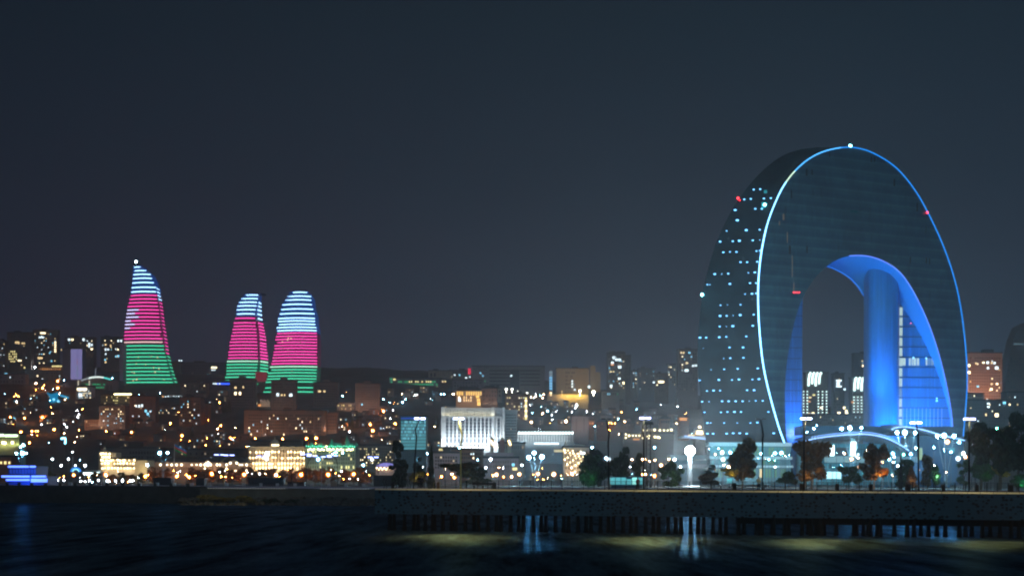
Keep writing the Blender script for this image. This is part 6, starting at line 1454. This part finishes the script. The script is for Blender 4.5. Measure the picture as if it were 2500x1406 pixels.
tree('narrow dark tree with a round head, middle of the park trees', 1510, 1542, 1094, 1170, 495, 'round', leafD, v=6)
tree('wide dark tree left of the round-headed one', 1478, 1530, 1112, 1180, 505, 'round', leafD, v=7)
tree('dark wispy tree right of the round-headed one', 1530, 1575, 1112, 1182, 490, 'wisp', leafD, v=8)
tree('dull green rounded tree left of the big floodlight column', 1612, 1668, 1128, 1184, 520, 'round', leafG, v=9, up=((.7, .9, .6), 400, 0, 0.3))
tree('bare reddish bush at the foot of the big floodlight column', 1700, 1756, 1150, 1186, 500, 'bush', leafB, name='shrub', cat='bush', v=2)
tree('small dark bush cluster above the reddish bush', 1715, 1760, 1135, 1160, 530, 'wisp', leafD, v=10)
tree('big autumn tree lit yellow at its lower left, in front of the podium', 1774, 1850, 1074, 1166, 480, 'round', leafB, v=11, tr=barkp, up=((1, .62, .18), 900, -0.7, 0.05))
tree('yellow-lit low crown on the left side of the big autumn tree', 1766, 1812, 1136, 1168, 474, 'bush', leafY, name='shrub', cat='bush', v=3, up=((1, .75, .2), 600, -0.2, 0.4))
tree('round dark bush between the two big autumn trees', 1902, 1944, 1142, 1184, 490, 'bush', leafG, name='shrub', cat='bush', v=4)
tree('second big autumn tree, at the left end of the first light arc', 1938, 2026, 1074, 1160, 478, 'round', leafB, v=12, tr=barkp, up=((1, .62, .18), 900, 0.4, 0.0))
tree('autumn tree with a pale low trunk under the second big one', 1940, 1990, 1132, 1172, 470, 'round', leafB, v=13, tr=barkp, up=((1, .62, .18), 500, 0, 0.2))
tree('dark green broad bush left of the orange-lit autumn tree', 2046, 2100, 1128, 1186, 500, 'bush', leafG, name='shrub', cat='bush', v=5)
tree('autumn tree glowing orange at its lower edges, centre of the hall front', 2100, 2168, 1084, 1166, 478, 'round', leafB, v=14, tr=barkp, up=((1, .5, .12), 1100, 0.1, 0.05))
tree('orange-lit low crown right of the glowing autumn tree', 2144, 2176, 1138, 1162, 474, 'bush', mat('orange_foliage', (.38, .15, .03, 1), .8), v=6, name='shrub', cat='bush', up=((1, .5, .1), 500, 0, 0.4))
tree('small brown tiered conifer left of the second mast', 2208, 2242, 1142, 1186, 470, 'cone', leafB, v=1, up=((1, .7, .4), 300, 0, 0.3))
tree('slim dark cypress right of the starburst mast', 2192, 2206, 1118, 1184, 490, 'cone', leafD, v=2)
tree('broad dark tree behind the tiered conifer', 2180, 2242, 1122, 1186, 510, 'round', leafG, v=15)
tree('dark reddish tree between the two right masts', 2244, 2284, 1115, 1182, 505, 'round', leafB, v=16)
tree('pale green-lit small tree between the two right masts', 2270, 2298, 1134, 1182, 480, 'round', leafG, v=17, up=((.5, 1, .8), 900, 0, 0.4))
tree('grey-green thin tree right of the second mast', 2328, 2376, 1128, 1184, 490, 'wisp', leafG, v=18)
tree('tall dark tree forming the left of the right-hand cluster', 2352, 2438, 1030, 1130, 470, 'round', leafD, v=19)
tree('tallest dark tree at the right picture edge', 2440, 2530, 1016, 1140, 465, 'round', leafD, v=20)
tree('dark filling tree between the two tall trees on the right', 2405, 2475, 1052, 1150, 485, 'round', leafD, v=21)
tree('light green lit tree behind the domed bush on the right', 2368, 2420, 1098, 1150, 500, 'round', leafG, v=22, up=((.6, 1, .7), 1200, 0, 0.4))
tree('yellow-green lit tree right of the domed bush', 2418, 2470, 1110, 1160, 495, 'round', leafY, v=23, up=((.8, 1, .4), 900, 0, 0.3))
tree('dome-shaped dark bush clipped round, right part of the shore', 2374, 2440, 1122, 1180, 470, 'bush', leafG, name='shrub', cat='bush', v=7, up=((.3, 1, .6), 250, 0, 0.3))
tree('teal-lit low pine boughs at the right picture edge', 2460, 2512, 1148, 1190, 460, 'flat', leafG, v=24, up=((.1, 1, .7), 500, 0, 0.2))
xs_ = [372, 396, 470, 488, 515, 540, 566, 585, 610, 636, 658, 690, 712, 745, 770, 790, 812, 840, 875, 896]
for i, x in enumerate(xs_):
    w = 13+(i*7) % 8; tree(f'small brown boulevard tree glowing by orange lamps left of the pier, {ordw(i)} from the left', x-w, x+w, 1140+(i*5) % 8, 1176, 632+(i*13) % 30, 'round', leafB, 'boulevard trees left of the pier', v=25+i % 3)
xs_ = [205, 235, 275, 300, 318, 345, 60, 92, 120]
xs_.sort()
for i, x in enumerate(xs_):
    tree(f'low dark tree on the left shore near the white path lamps, {ordw(i)} from the left', x-12, x+12, 1150+(i*5) % 9, 1178, 640, 'round', leafB if i % 2 else leafD, 'low trees on the left shore', v=25+i % 3)
xs_ = [530, 545, 553, 560, 860, 872, 848, 1010, 1065, 150, 330, 470]
xs_.sort()
for i, x in enumerate(xs_):
    y = 1000 if 500 < x < 600 else (1040 if x > 800 else 1060); D_ = dist_for(x, y+6); tree(f'dark cypress on the hillside, {ordw(i)} from the left of twelve', x-6, x+6, y-22, y+4, D_, 'cone', leafD, 'dark hillside cypresses', v=1)

# ------------------------------------------------------------ filler houses of the hillside
hw = [mat('house_wall_a', (.20, .13, .10, 1), .9), mat('house_wall_b', (.13, .11, .11, 1), .9), mat('house_wall_c', (.30, .20, .14, 1), .9)]
bandsH = [('below the grey flat block at far left', 0, 200, 975, 1050, 20), ('below the lilac panel and terrace restaurant', 200, 440, 1040, 1092, 14), ('behind the long palace with globe lamps', 440, 600, 1070, 1100, 12),
          ('left of the teal glass block on the orange slope', 830, 975, 1012, 1088, 24), ('between green-windowed office and teal glass block', 935, 1110, 955, 1010, 12), ('on the slope above the colonnaded hall', 1290, 1480, 975, 1050, 20),
          ('on the misty slope left of the hotel rim', 1480, 1700, 975, 1048, 20), ('near the dusky tower blocks', 490, 560, 960, 1010, 7), ('low by the shore between ministry and golden palace', 1268, 1372, 1098, 1130, 6), ('behind the pink flat-roofed house', 1000, 1075, 1088, 1112, 4)]
for nm, xa, xb, ya, yb_, n in bandsH:
    rnd = random.Random(len(nm)*3+n); L = []
    for i in range(n): L.append((xa+(xb-xa)*(i+rnd.uniform(.1, .9))/n, rnd.uniform(ya, yb_)))
    for i, (x, y) in enumerate(L):
        w = rnd.uniform(9, 20); h = rnd.uniform(8, 17)
        B(f'dim house {nm}, {ordw(i)} from the left', x-w/2*1.2, x+w/2*1.2, y-h, y, wall=rnd.choice(hw), cols=max(2, int(w/5)), rows=max(1, int(h/5)), lit=.34, lits=ALLW, skip=.4, name='house', penthouse=False, group=f'dim houses {nm}', roofshape=rnd.choice(('hip', 'flat')), roofh=rnd.uniform(1, 3), depth=12, seed=int(x*13), fw=.36, fh=.42)

# ------------------------------------------------------------ middle quay details
t = thing('railing', 'railing of curved posts with small white foot lights along the middle quay', 'railing', (xat(700, 431), 431, 4.4))
cp = MB().tube([(0, 0, 0), (.0, -.1, .35), (.10, -.12, .7), (.02, .05, 1.1)], .05, 5); cpm = mesh_of('post', cp, metal)
fm = mesh_of('foot_light', MB().box(-.13, .13, -.05, .05, -.09, .09), emat('foot_light', (.85, .9, .85, 1), .3))
for i in range(62):
    x = 506+i*6.4; inst('post', cpm, t, (xat(x, 430.6), 430.6, 4.4))
    if i < 30 or i > 42:
        if len([c for c in t.children]) < 400: inst('foot_light', fm, t, (xat(x+3, 429.5), 429.5, 4.33), (1, 1, 1 if i < 40 else 1.2), (0, 0, 0))
for k_ in range(3): obj('rail', MB().tube([(xat(504, 430.6), 430.6, 4.75+k_*.32), (xat(915, 430.6), 430.6, 4.75+k_*.32)], .025, 4), metal, t)
pm_ = emat('dim_blue_block', (.2, .35, .45, 1), .35)
blk = mesh_of('block', MB().box(-.42, .42, -.4, .4, 0, .85), mat('planter_white', (.6, .66, .72, 1), .8)); 
for i, x in enumerate([172, 257, 342, 384, 426, 468, 511, 553, 595, 637, 677, 720, 761, 803, 845, 887]):
    o = inst('planter_block', blk, None, (xat(x, 452), 452, 4.9)); tag(o, f'pale square planter block on the quay, {ordw(i)} from the left of sixteen', 'planter', 'pale planter blocks on the quay')
bb = mesh_of('bollard_block', MB().box(-.4, .4, -.3, .3, 0, .8), darkconc)
for i, x in enumerate([18, 47, 78, 112, 148, 184, 222, 261, 300, 340, 379, 418, 459]):
    o = inst('bollard', bb, None, (xat(x, 440.4), 440.3, 4.8)); tag(o, f'dark square bollard on the edge of the left quay, {ordw(i)} from the left of thirteen', 'bollard', 'dark bollards on the left quay')
# boulders at the waterline (an uncountable heap) and shrubs on them
rk = MB(); rnd = random.Random(2)
for i in range(420):
    x = rnd.uniform(440, 915); d = rnd.uniform(407, 429); r = rnd.uniform(.3, .9); z = -.1+(d-407)/22*1.9; X = xat(x, d)
    prof = [(r*.5, -r*.6), (r*rnd.uniform(.85, 1.1), -r*.1), (r*rnd.uniform(.6, .9), r*.4), (r*.2, r*rnd.uniform(.5, .8))]; rk.lathe((X, d, z), prof, rnd.randint(5, 7))
o = obj('boulders', rk, mat('wet_rock', (.10, .095, .08, 1), .9, noise=.3, nscale=2)); o['kind'] = 'stuff'; o['label'] = 'heap of dark boulders at the foot of the middle quay'; o['category'] = 'boulders'
for i, (x0, x1, yt) in enumerate([(482, 530, 1203), (520, 570, 1210), (565, 622, 1206), (640, 690, 1214), (690, 730, 1217)]):
    tree(f'ragged shrub among the boulders on the waterline, {ordw(i)} from the left', x0, x1, yt, 1232, 414, 'bush', leafY if i < 3 else leafD, 'shrubs among the boulders', v=8+i % 3, name='shrub', cat='bush', ybase=1231)
light(None, 'SPOT', (xat(552, 404), 398, 9), 1500, (1, .85, .45), .4, (xat(552, 414), 414, 1.5), spot=R(100), name='shore_lamp')

# ------------------------------------------------------------ pier
PL = at(915, 1192, 200); PR = at(2620, 1192, 180.0)
pv = mathutils.Vector((PR[0]-PL[0], PR[1]-PL[1], 0)); plen = pv.length; pdir = pv.normalized(); pin = mathutils.Vector((-pdir.y, pdir.x, 0))
def pp(px, dy=0.0, z=0.0):
    """point on the pier's front line at pixel column px, dy metres inland"""
    u = (px-HX)/F
    t = (u*PL[1]-PL[0])/(pdir.x-u*pdir.y)
    return mathutils.Vector((PL[0], PL[1], 0))+pdir*t+pin*dy+mathutils.Vector((0, 0, z))
ZD, ZB = 5.27, 2.09
def obox(mb, a, b, d0, d1, z0, z1):
    """box along the pier between arclength points a and b (vectors on the front line)"""
    A = [a+pin*d0, b+pin*d0, b+pin*d1, a+pin*d1]
    return mb.add([(p.x, p.y, z0) for p in A]+[(p.x, p.y, z1) for p in A], [(0,3,2,1),(4,5,6,7),(0,1,5,4),(1,2,6,5),(2,3,7,6),(3,0,4,7)])
pier = thing('pier', 'long pier on dark piles with a perforated side wall, crossing the foreground', 'pier', pp(1700, 6, 0))
a, b = pp(915), pp(2620)
def perf_mat():
    m = bpy.data.materials.new('perforated_panel'); m.use_nodes = True; t = m.node_tree; bs = t.nodes['Principled BSDF']; bs.inputs['Roughness'].default_value = .6
    c = N(t, 'ShaderNodeTexCoord'); mp = N(t, 'ShaderNodeMapping'); mp.inputs['Scale'].default_value = (1.9, 0.0, 2.6); t.links.new(c.outputs['Object'], mp.inputs[0])
    v = N(t, 'ShaderNodeTexVoronoi'); v.inputs['Scale'].default_value = 1.0; v.inputs['Randomness'].default_value = .6; t.links.new(mp.outputs[0], v.inputs['Vector'])
    r = ramp(t, [(0, (.004, .006, .008, 1)), (.30, (.004, .006, .008, 1)), (.38, (.05, .15, .215, 1)), (1, (.06, .17, .24, 1))]); t.links.new(v.outputs['Distance'], r.inputs[0])
    n = N(t, 'ShaderNodeTexNoise'); n.inputs['Scale'].default_value = .15; n.inputs['Detail'].default_value = 5; t.links.new(c.outputs['Object'], n.inputs['Vector'])
    nr = ramp(t, [(.3, (.7, .7, .72, 1)), (.7, (1.15, 1.15, 1.1, 1))]); t.links.new(n.outputs[0], nr.inputs[0])
    m1 = N(t, 'ShaderNodeMix', data_type='RGBA', blend_type='MULTIPLY'); m1.inputs[0].default_value = 1; t.links.new(r.outputs[0], m1.inputs[6]); t.links.new(nr.outputs[0], m1.inputs[7]); t.links.new(m1.outputs[2], bs.inputs['Base Color'])
    return m
PD = 9.0
obj('side_wall', obox(obox(MB(), a, b, 0, .3, ZB, ZD-.16), a, a+pdir*.3, .302, PD, ZB, ZD-.16), perf_mat(), pier)
obj('deck', obox(MB(), a, b, .31, PD, ZD-.5, ZD-.02), mat('deck_boards', (.20, .17, .13, 1), .8, noise=.2, nscale=1), pier)
# sloped stone kerb along the edge, in slabs
kerb = mat('pale_kerb_stone', (.72, .66, .48, 1), .7, noise=.15, nscale=.6)
ns_ = 58
for i in range(ns_):
    s0 = a+pdir*(plen*i/ns_+.02); s1 = a+pdir*(plen*(i+1)/ns_-.05); mb = MB()
    P0 = [s0+pin*-.10, s0+pin*.22, s0+pin*.30, s0+pin*.30]; Zs = [ZD-.155, ZD+.03, ZD+.03, ZD-.155]
    mb.v = [(p.x, p.y, z) for p, z in zip(P0, Zs)]+[(p.x+(s1-s0).x, p.y+(s1-s0).y, z) for p, z in zip(P0, Zs)]
    mb.f = [(0, 4, 5, 1), (1, 5, 6, 2), (2, 6, 7, 3), (3, 7, 4, 0), (0, 1, 2, 3), (7, 6, 5, 4)]
    obj('kerb_slab', mb, kerb, pier)
pile = mesh_of('pile', MB().lathe((0, 0, 0), [(.32, -1.2), (.30, .1), (.24, .8), (.22, 2.12)], 8), mat('pile_concrete', (.018, .02, .022, 1), .9))
px_ = [940, 957, 983, 1000, 1016, 1034, 1046, 1056]+[1077+k*55.2+j*(15.5 if j < 2 else 15.8) for k in range(13) for j in range(3)]
for i, x in enumerate(px_): inst('pile', pile, pier, pp(x, .9 if i % 3 else 2.0, 0))
rnd = random.Random(8)
px2 = [1802, 1812, 1843, 1852, 1860, 1878, 1888, 1915, 1925, 1958, 1968, 1980, 1990, 1996, 2004, 2010, 2040, 2084, 2090, 2108, 2118, 2125, 2142, 2150, 2184, 2215, 2232, 2250, 2268, 2290, 2310, 2345, 2360, 2378, 2400, 2424, 2445, 2470, 2490]
for x in px2: inst('pile', pile, pier, pp(x, rnd.choice((.8, 2.5, 5)), 0))
obj('cap_beam', obox(obox(MB(), pp(1795), b, 1.0, 1.8, ZB-.75, ZB-.01), pp(1795), b, 5.0, 5.8, ZB-.85, ZB-.01), mat('pile_concrete', (.018, .02, .022, 1), .9), pier)
# railing on the pier
rail = thing('railing', 'dark metal railing with seven horizontal rails along the pier edge', 'railing', pp(1700, .6, ZD))
for k_ in range(7):
    z = ZD+.16+k_*.155; obj('rail', MB().tube([pp(1003, .6, z), pp(1800, .6, z), pp(2618, .6, z)], .022 if k_ < 6 else .035, 5), mat('rail_metal', (.10, .12, .13, 1), .4, metal=.3), rail)
pst = mesh_of('post', MB().box(-.035, .035, -.06, .06, 0, 1.12), blackm)
for i in range(62): inst('post', pst, rail, pp(1006+i*26, .6, ZD))
cpm2 = mesh_of('curved_post', MB().tube([(0, 0, 0), (.12, 0, .3), (.02, 0, .6), (-.10, 0, .85), (.04, 0, 1.2)], .04, 5), blackm)
for i, x in enumerate((933, 939, 962, 970, 978, 991, 997)): inst('curved_post', cpm2, rail, pp(x, .6, ZD), (1, 1, 1 if i else 1.15))
for k_ in range(6): obj('rail', MB().tube([pp(930, .62, ZD+.15+k_*.17), pp(1003, .62, ZD+.15+k_*.17)], .022, 5), MATS['rail_metal'], rail)
# bins
binm = mat('dark_bin', (.03, .02, .02, 1), .6)
def bin_(label, x, w=.42, m_=binm, h=.85):
    t = thing('litter_bin', label, 'litter bin', pp(x, 1.6, ZD))
    q = pp(x, 1.6, ZD-.02); obj('body', MB().box(q[0]-w/2, q[0]+w/2, q[1]-.2, q[1]+.2, q[2], q[2]+h), m_, t); obj('lid', MB().hip(q[0]-w/2-.03, q[0]+w/2+.03, q[1]-.23, q[1]+.23, q[2]+h, q[2]+h+.1, .3), m_, t)
for i, (x, w) in enumerate([(950, .42), (1061, .34), (1199, .46), (1790, .4), (1955, .45), (2042, .4), (2125, .42), (2217, .5), (2303, .45), (2386, .42), (2470, .5)]):
    bin_(['dark litter bin behind the curved railing posts at the pier end', 'brown litter bin inside the round hoop frame', 'dark red-brown litter bin right of the bench', 'dark litter bin left of the person in the pale jacket', 'dark litter bin right next to the lit lamp before the arch', 'dark litter bin below the first light arc', 'dark litter bin under the orange-lit autumn tree', 'large dark litter bin by the tiered conifer', 'dark litter bin below the rightmost starburst mast', 'dark litter bin below the domed bush', 'rightmost dark litter bin on the pier'][i], x, w, binm if i != 1 else mat('brown_bin', (.2, .10, .05, 1), .7))
t = thing('hoop_frame', 'pale round hoop standing on the pier railing line', 'hoop', pp(1061, 1.2, ZD))
mb = MB()
for s in (-1, 1):
    q = pp(1061, 1.2, ZD); mb.tube([(q[0]+s*(.25+.22*sin(pi*i/8)), q[1], q[2]+1.05*i/8) for i in range(9)], .03, 5)
obj('hoop', mb, olive, t)
t = thing('bench', 'long dark bench on the pier left of the red-brown bin', 'bench', pp(1163, 3, ZD))
p0, p1 = pp(1138, 3), pp(1188, 3)
obj('seat', obox(MB(), p0, p1, 0, .5, ZD+.40, ZD+.47), blackm, t); obj('backrest', obox(MB(), p0, p1, -.08, -.02, ZD+.55, ZD+.85), blackm, t)
for x in (1141, 1163, 1185): obj('leg', obox(MB(), pp(x, 3), pp(x+2, 3), -.05, .45, ZD-.02, ZD+.395), blackm, t)
# pier lamps
HD_ = emat('pier_lamp_lens', (.5, .56, 1, 1), 14)
def plamp(label, P, lit, m_pole=blackm):
    D_ = pp(P[0][0], .45)[1]
    t = crooked(label, P, D_, HD_, m_pole, lit, rp=.085, hw=1.0); t.location[2] = ZD
    for c in t.children: c.location[2] += 5.3-ZD
    if lit == 1:
        e = at(P[-1][0], P[-1][1], D_); light(t, 'SPOT', (e[0], e[1]-.2, e[2]-.3), 1300, (1, .86, .42), .25, (e[0], e[1]-5.0, 0), spot=R(150), blend=.8); light(t, 'SPOT', (e[0], e[1]-.6, e[2]-.4), 1.5e4, (1, .52, .12), .25, (e[0], e[1]-19.0, 0), spot=R(46), blend=1.0)
plamp('lit crooked lamp in front of the teal glass block, leftmost on the pier', [(1010, 1192), (1012, 1150), (1017, 1066), (1014, 1050), (1025, 1020)], 2)
plamp('lit crooked lamp with an olive-yellow pole in front of the ministry', [(1125, 1192), (1125, 1085), (1128, 1062), (1124, 1045), (1120, 1020)], 1, olive)
plamp('unlit crooked lamp right of the colonnaded hall', [(1487, 1193), (1485, 1080), (1487, 1058), (1480, 1024)], 0)
plamp('lit crooked lamp beside the lattice mast', [(1572, 1194), (1572, 1065), (1568, 1050), (1575, 1019)], 1)
plamp('unlit crooked lamp in front of the left leg of the hotel', [(1861, 1198), (1862, 1075), (1864, 1060), (1857, 1024)], 0)
plamp('lit crooked lamp standing before the arch opening', [(1963, 1199), (1963, 1050), (1968, 1020)], 1)
plamp('lit crooked lamp in front of the second light arc', [(2243, 1200), (2242, 1062), (2236, 1030)], 2)
plamp('lit straight lamp against the dark trees, rightmost on the pier', [(2366, 1201), (2366, 1050), (2367, 1021)], 1)

# ------------------------------------------------------------ people
skin_m = mat('skin', (.45, .28, .2, 1), .6)
def skinmesh(name, verts, edges, radii, m_, parent, origin, root=0, sub=1):
    me = bpy.data.meshes.new(name); me.from_pydata(verts, edges, []); me.materials.append(m_)
    o = bpy.data.objects.new(name, me); COL.objects.link(o); o.parent = parent; o.location = (0, 0, 0)
    sk = o.modifiers.new('skin', 'SKIN')
    if not me.skin_vertices: 
        me.skin_vertices
    lay = me.skin_vertices[0] if me.skin_vertices else None
    if lay:
        for i, r in enumerate(radii): lay.data[i].radius = (r, r); lay.data[i].use_root = (i == root)
    ss = o.modifiers.new('sub', 'SUBSURF'); ss.levels = sub; ss.render_levels = sub
    return o
def person(label, px, dy, coat, legs, hair, yaw=0, lean=0.0, h=1.74, arm='rail', armf=.35):
    b = pp(px, dy, ZD-.02); t = thing('person', label, 'person', b); t.rotation_euler[2] = yaw
    k = h/1.74
    V = []; E = []; Rr = []
    def v(x, y, z, r, pr=None):
        V.append((x*k, (y-lean*max(0, z-.9))*k, z*k)); Rr.append(r*k)
        if pr is not None: E.append((pr, len(V)-1))
        return len(V)-1
    pel = v(0, 0, .93, .13); ab = v(0, 0, 1.08, .125, pel); ch = v(0, 0, 1.28, .15, ab); nk0 = v(0, 0, 1.45, .075, ch); nk = v(0, 0, 1.50, .055, nk0); hd = v(0, -.01, 1.60, .085, nk); tp = v(0, 0, 1.68, .075, hd)
    for s in (-1, 1):
        hp = v(s*.09, 0, .88, .095, pel); kn = v(s*.10, -.02, .50, .06, hp); an = v(s*.11, .02, .09, .042, kn); v(s*.12, -.13, .035, .035, an)
        sh = v(s*.19, 0, 1.40, .062, ch); el = v(s*.25, .05-armf*.2, 1.13, .045, sh)
        hx, hy, hz = (s*.20, -armf, 1.06) if arm == 'rail' else (s*.24, -.06, .88)
        wr = v(hx, hy, hz, .03, el); pa = v(hx, hy-.05, hz-.03, .032, wr)
        for f, (fx, ln) in enumerate([(-.03, .07), (-.01, .085), (.01, .08), (.03, .065)]):
            a1_ = v(hx+fx, hy-.09, hz-.045, .009, pa); v(hx+fx, hy-.09-ln*.5, hz-.045-ln*.6, .008, a1_)
        v(hx-s*.045, hy-.05, hz-.05, .01, pa)
    skinmesh('body', V, E, Rr, skin_m, t, b, 0, 1)
    def sub(ids_fn, name, m_, grow):
        pass
    # jacket
    J = [(0,0,.90),(0,0,1.08),(0,0,1.30),(0,0,1.44)]; JR = [.155,.15,.175,.09]; JE = [(0,1),(1,2),(2,3)]
    for s in (-1, 1):
        n0 = len(J); J += [(s*.195,0,1.41),(s*.255,.05-armf*.2,1.13),((s*.205, -armf+.03, 1.065) if arm == 'rail' else (s*.245,-.05,.92))]; JR += [.08,.062,.045]; JE += [(2,n0),(n0,n0+1),(n0+1,n0+2)]
    skinmesh('jacket', [(x*k,(y-lean*max(0,z-.9))*k,z*k) for x,y,z in J], JE, [r*k for r in JR], coat, t, b, 1, 1)
    Tt = [(0,0,.95)]; TR = [.14]; TE = []
    for s in (-1, 1):
        n0 = len(Tt); Tt += [(s*.09,0,.86),(s*.10,-.02,.50),(s*.11,.02,.10)]; TR += [.11,.078,.06]; TE += [(0,n0),(n0,n0+1),(n0+1,n0+2)]
    skinmesh('trousers', [(x*k,y*k,z*k) for x,y,z in Tt], TE, [r*k for r in TR], legs, t, b, 0, 1)
    hh = MB().sphere((0, (.025-lean*.75)*k, 1.645*k), .098*k, 10, 7, .95); me = mesh_of('hair', hh, hair); o = bpy.data.objects.new('hair', me); COL.objects.link(o); o.parent = t
    fc = MB().sphere((-.03*k, (-.085-lean*.75)*k, 1.62*k), .01, 5, 4).sphere((.03*k, (-.085-lean*.75)*k, 1.62*k), .01, 5, 4); me = mesh_of('eyes', fc, blackm); o = bpy.data.objects.new('eyes', me); COL.objects.link(o); o.parent = t
    ns2 = MB().lathe((0, (-.09-lean*.75)*k, 1.575*k), [(.018, 0), (.012, .025), (.004, .045)], 6); me = mesh_of('nose', ns2, skin_m); o = bpy.data.objects.new('nose', me); COL.objects.link(o); o.parent = t
    return t
darkc = mat('dark_cloth', (.02, .02, .025, 1), .9); palec = mat('pale_cloth', (.8, .78, .55, 1), .9); redc = mat('red_cloth', (.35, .02, .03, 1), .9); hairm = mat('dark_hair', (.01, .008, .007, 1), .7)
person('person in a pale jacket and dark trousers standing at the railing before the hotel', 1850, 1.1, palec, darkc, hairm, yaw=pi*.9, lean=.12, arm='rail')
person('person in a red top standing at the railing by the lattice mast', 1553, 1.3, redc, darkc, hairm, yaw=.4, arm='down', h=1.6)
person('person in dark clothes on the left of the couple by the leftmost pier lamp', 1015, 1.4, darkc, darkc, hairm, yaw=pi, arm='rail')
person('person in dark clothes on the right of the couple by the leftmost pier lamp', 1022, 1.3, mat('navy_cloth', (.02, .03, .06, 1), .9), darkc, hairm, yaw=pi*.8, arm='down', h=1.68)
# kiosk behind the railing, small banner
t = thing('kiosk', 'cyan-lit glass kiosk behind the pier railing under the dark park trees', 'kiosk', (xat(1530, 466), 468, 4.9))
D_ = 466
ck = emat('cyan_kiosk_glass', (.12, .55, .62, 1), .9)
for i in range(6):
    a = at(1490+i*13.4, 1165+(i == 3)*4, D_); b = at(1490+i*13.4+11.5, 1182, D_); obj('glass_panel', MB().box(a[0], b[0], D_, D_+.2, b[2], a[2]), ck if i != 4 else emat('bright_kiosk_glass', (.3, .85, .8, 1), 1.3), t)
a = at(1488, 1163, D_); b = at(1572, 1165, D_); obj('roof', MB().box(a[0], b[0], D_-.4, D_+5, b[2], a[2]), darkblue, t); obj('wall', MB().box(a[0]+.4, b[0]-.4, D_+.3, D_+4.6, 4.9, b[2]), darkblue, t)
a = at(1775, 1167, 470); b = at(1787, 1178, 470)
t = thing('lit_sign_board', 'small cyan lit board behind the railing under the first autumn tree', 'sign', (xat(1781, 470), 470, 4.9)); obj('board', MB().box(a[0], b[0], 470, 470.2, b[2], a[2]), ck, t); obj('post', MB().tube([(a[0]+.7, 470.1, 4.9), (a[0]+.7, 470.1, b[2])], .08, 5), blackm, t)

# ------------------------------------------------------------ haze
hb = obj('haze', MB().box(-4600, 4600, -500, 6200, -1.0, 620), mat('haze_surface', (0, 0, 0, 1)))
hm = bpy.data.materials.new('haze'); hm.use_nodes = True; ht = hm.node_tree; ht.nodes.clear()
ho = N(ht, 'ShaderNodeOutputMaterial'); pv_ = N(ht, 'ShaderNodeVolumePrincipled')
pv_.inputs['Color'].default_value = (.9, .92, 1, 1); pv_.inputs['Density'].default_value = 1.5e-4; pv_.inputs['Anisotropy'].default_value = .6
ht.links.new(pv_.outputs[0], ho.inputs['Volume'])
hb.data.materials.clear(); hb.data.materials.append(hm); hb['kind'] = 'stuff'; hb['label'] = 'thin night haze over sea and city'; hb['category'] = 'haze'
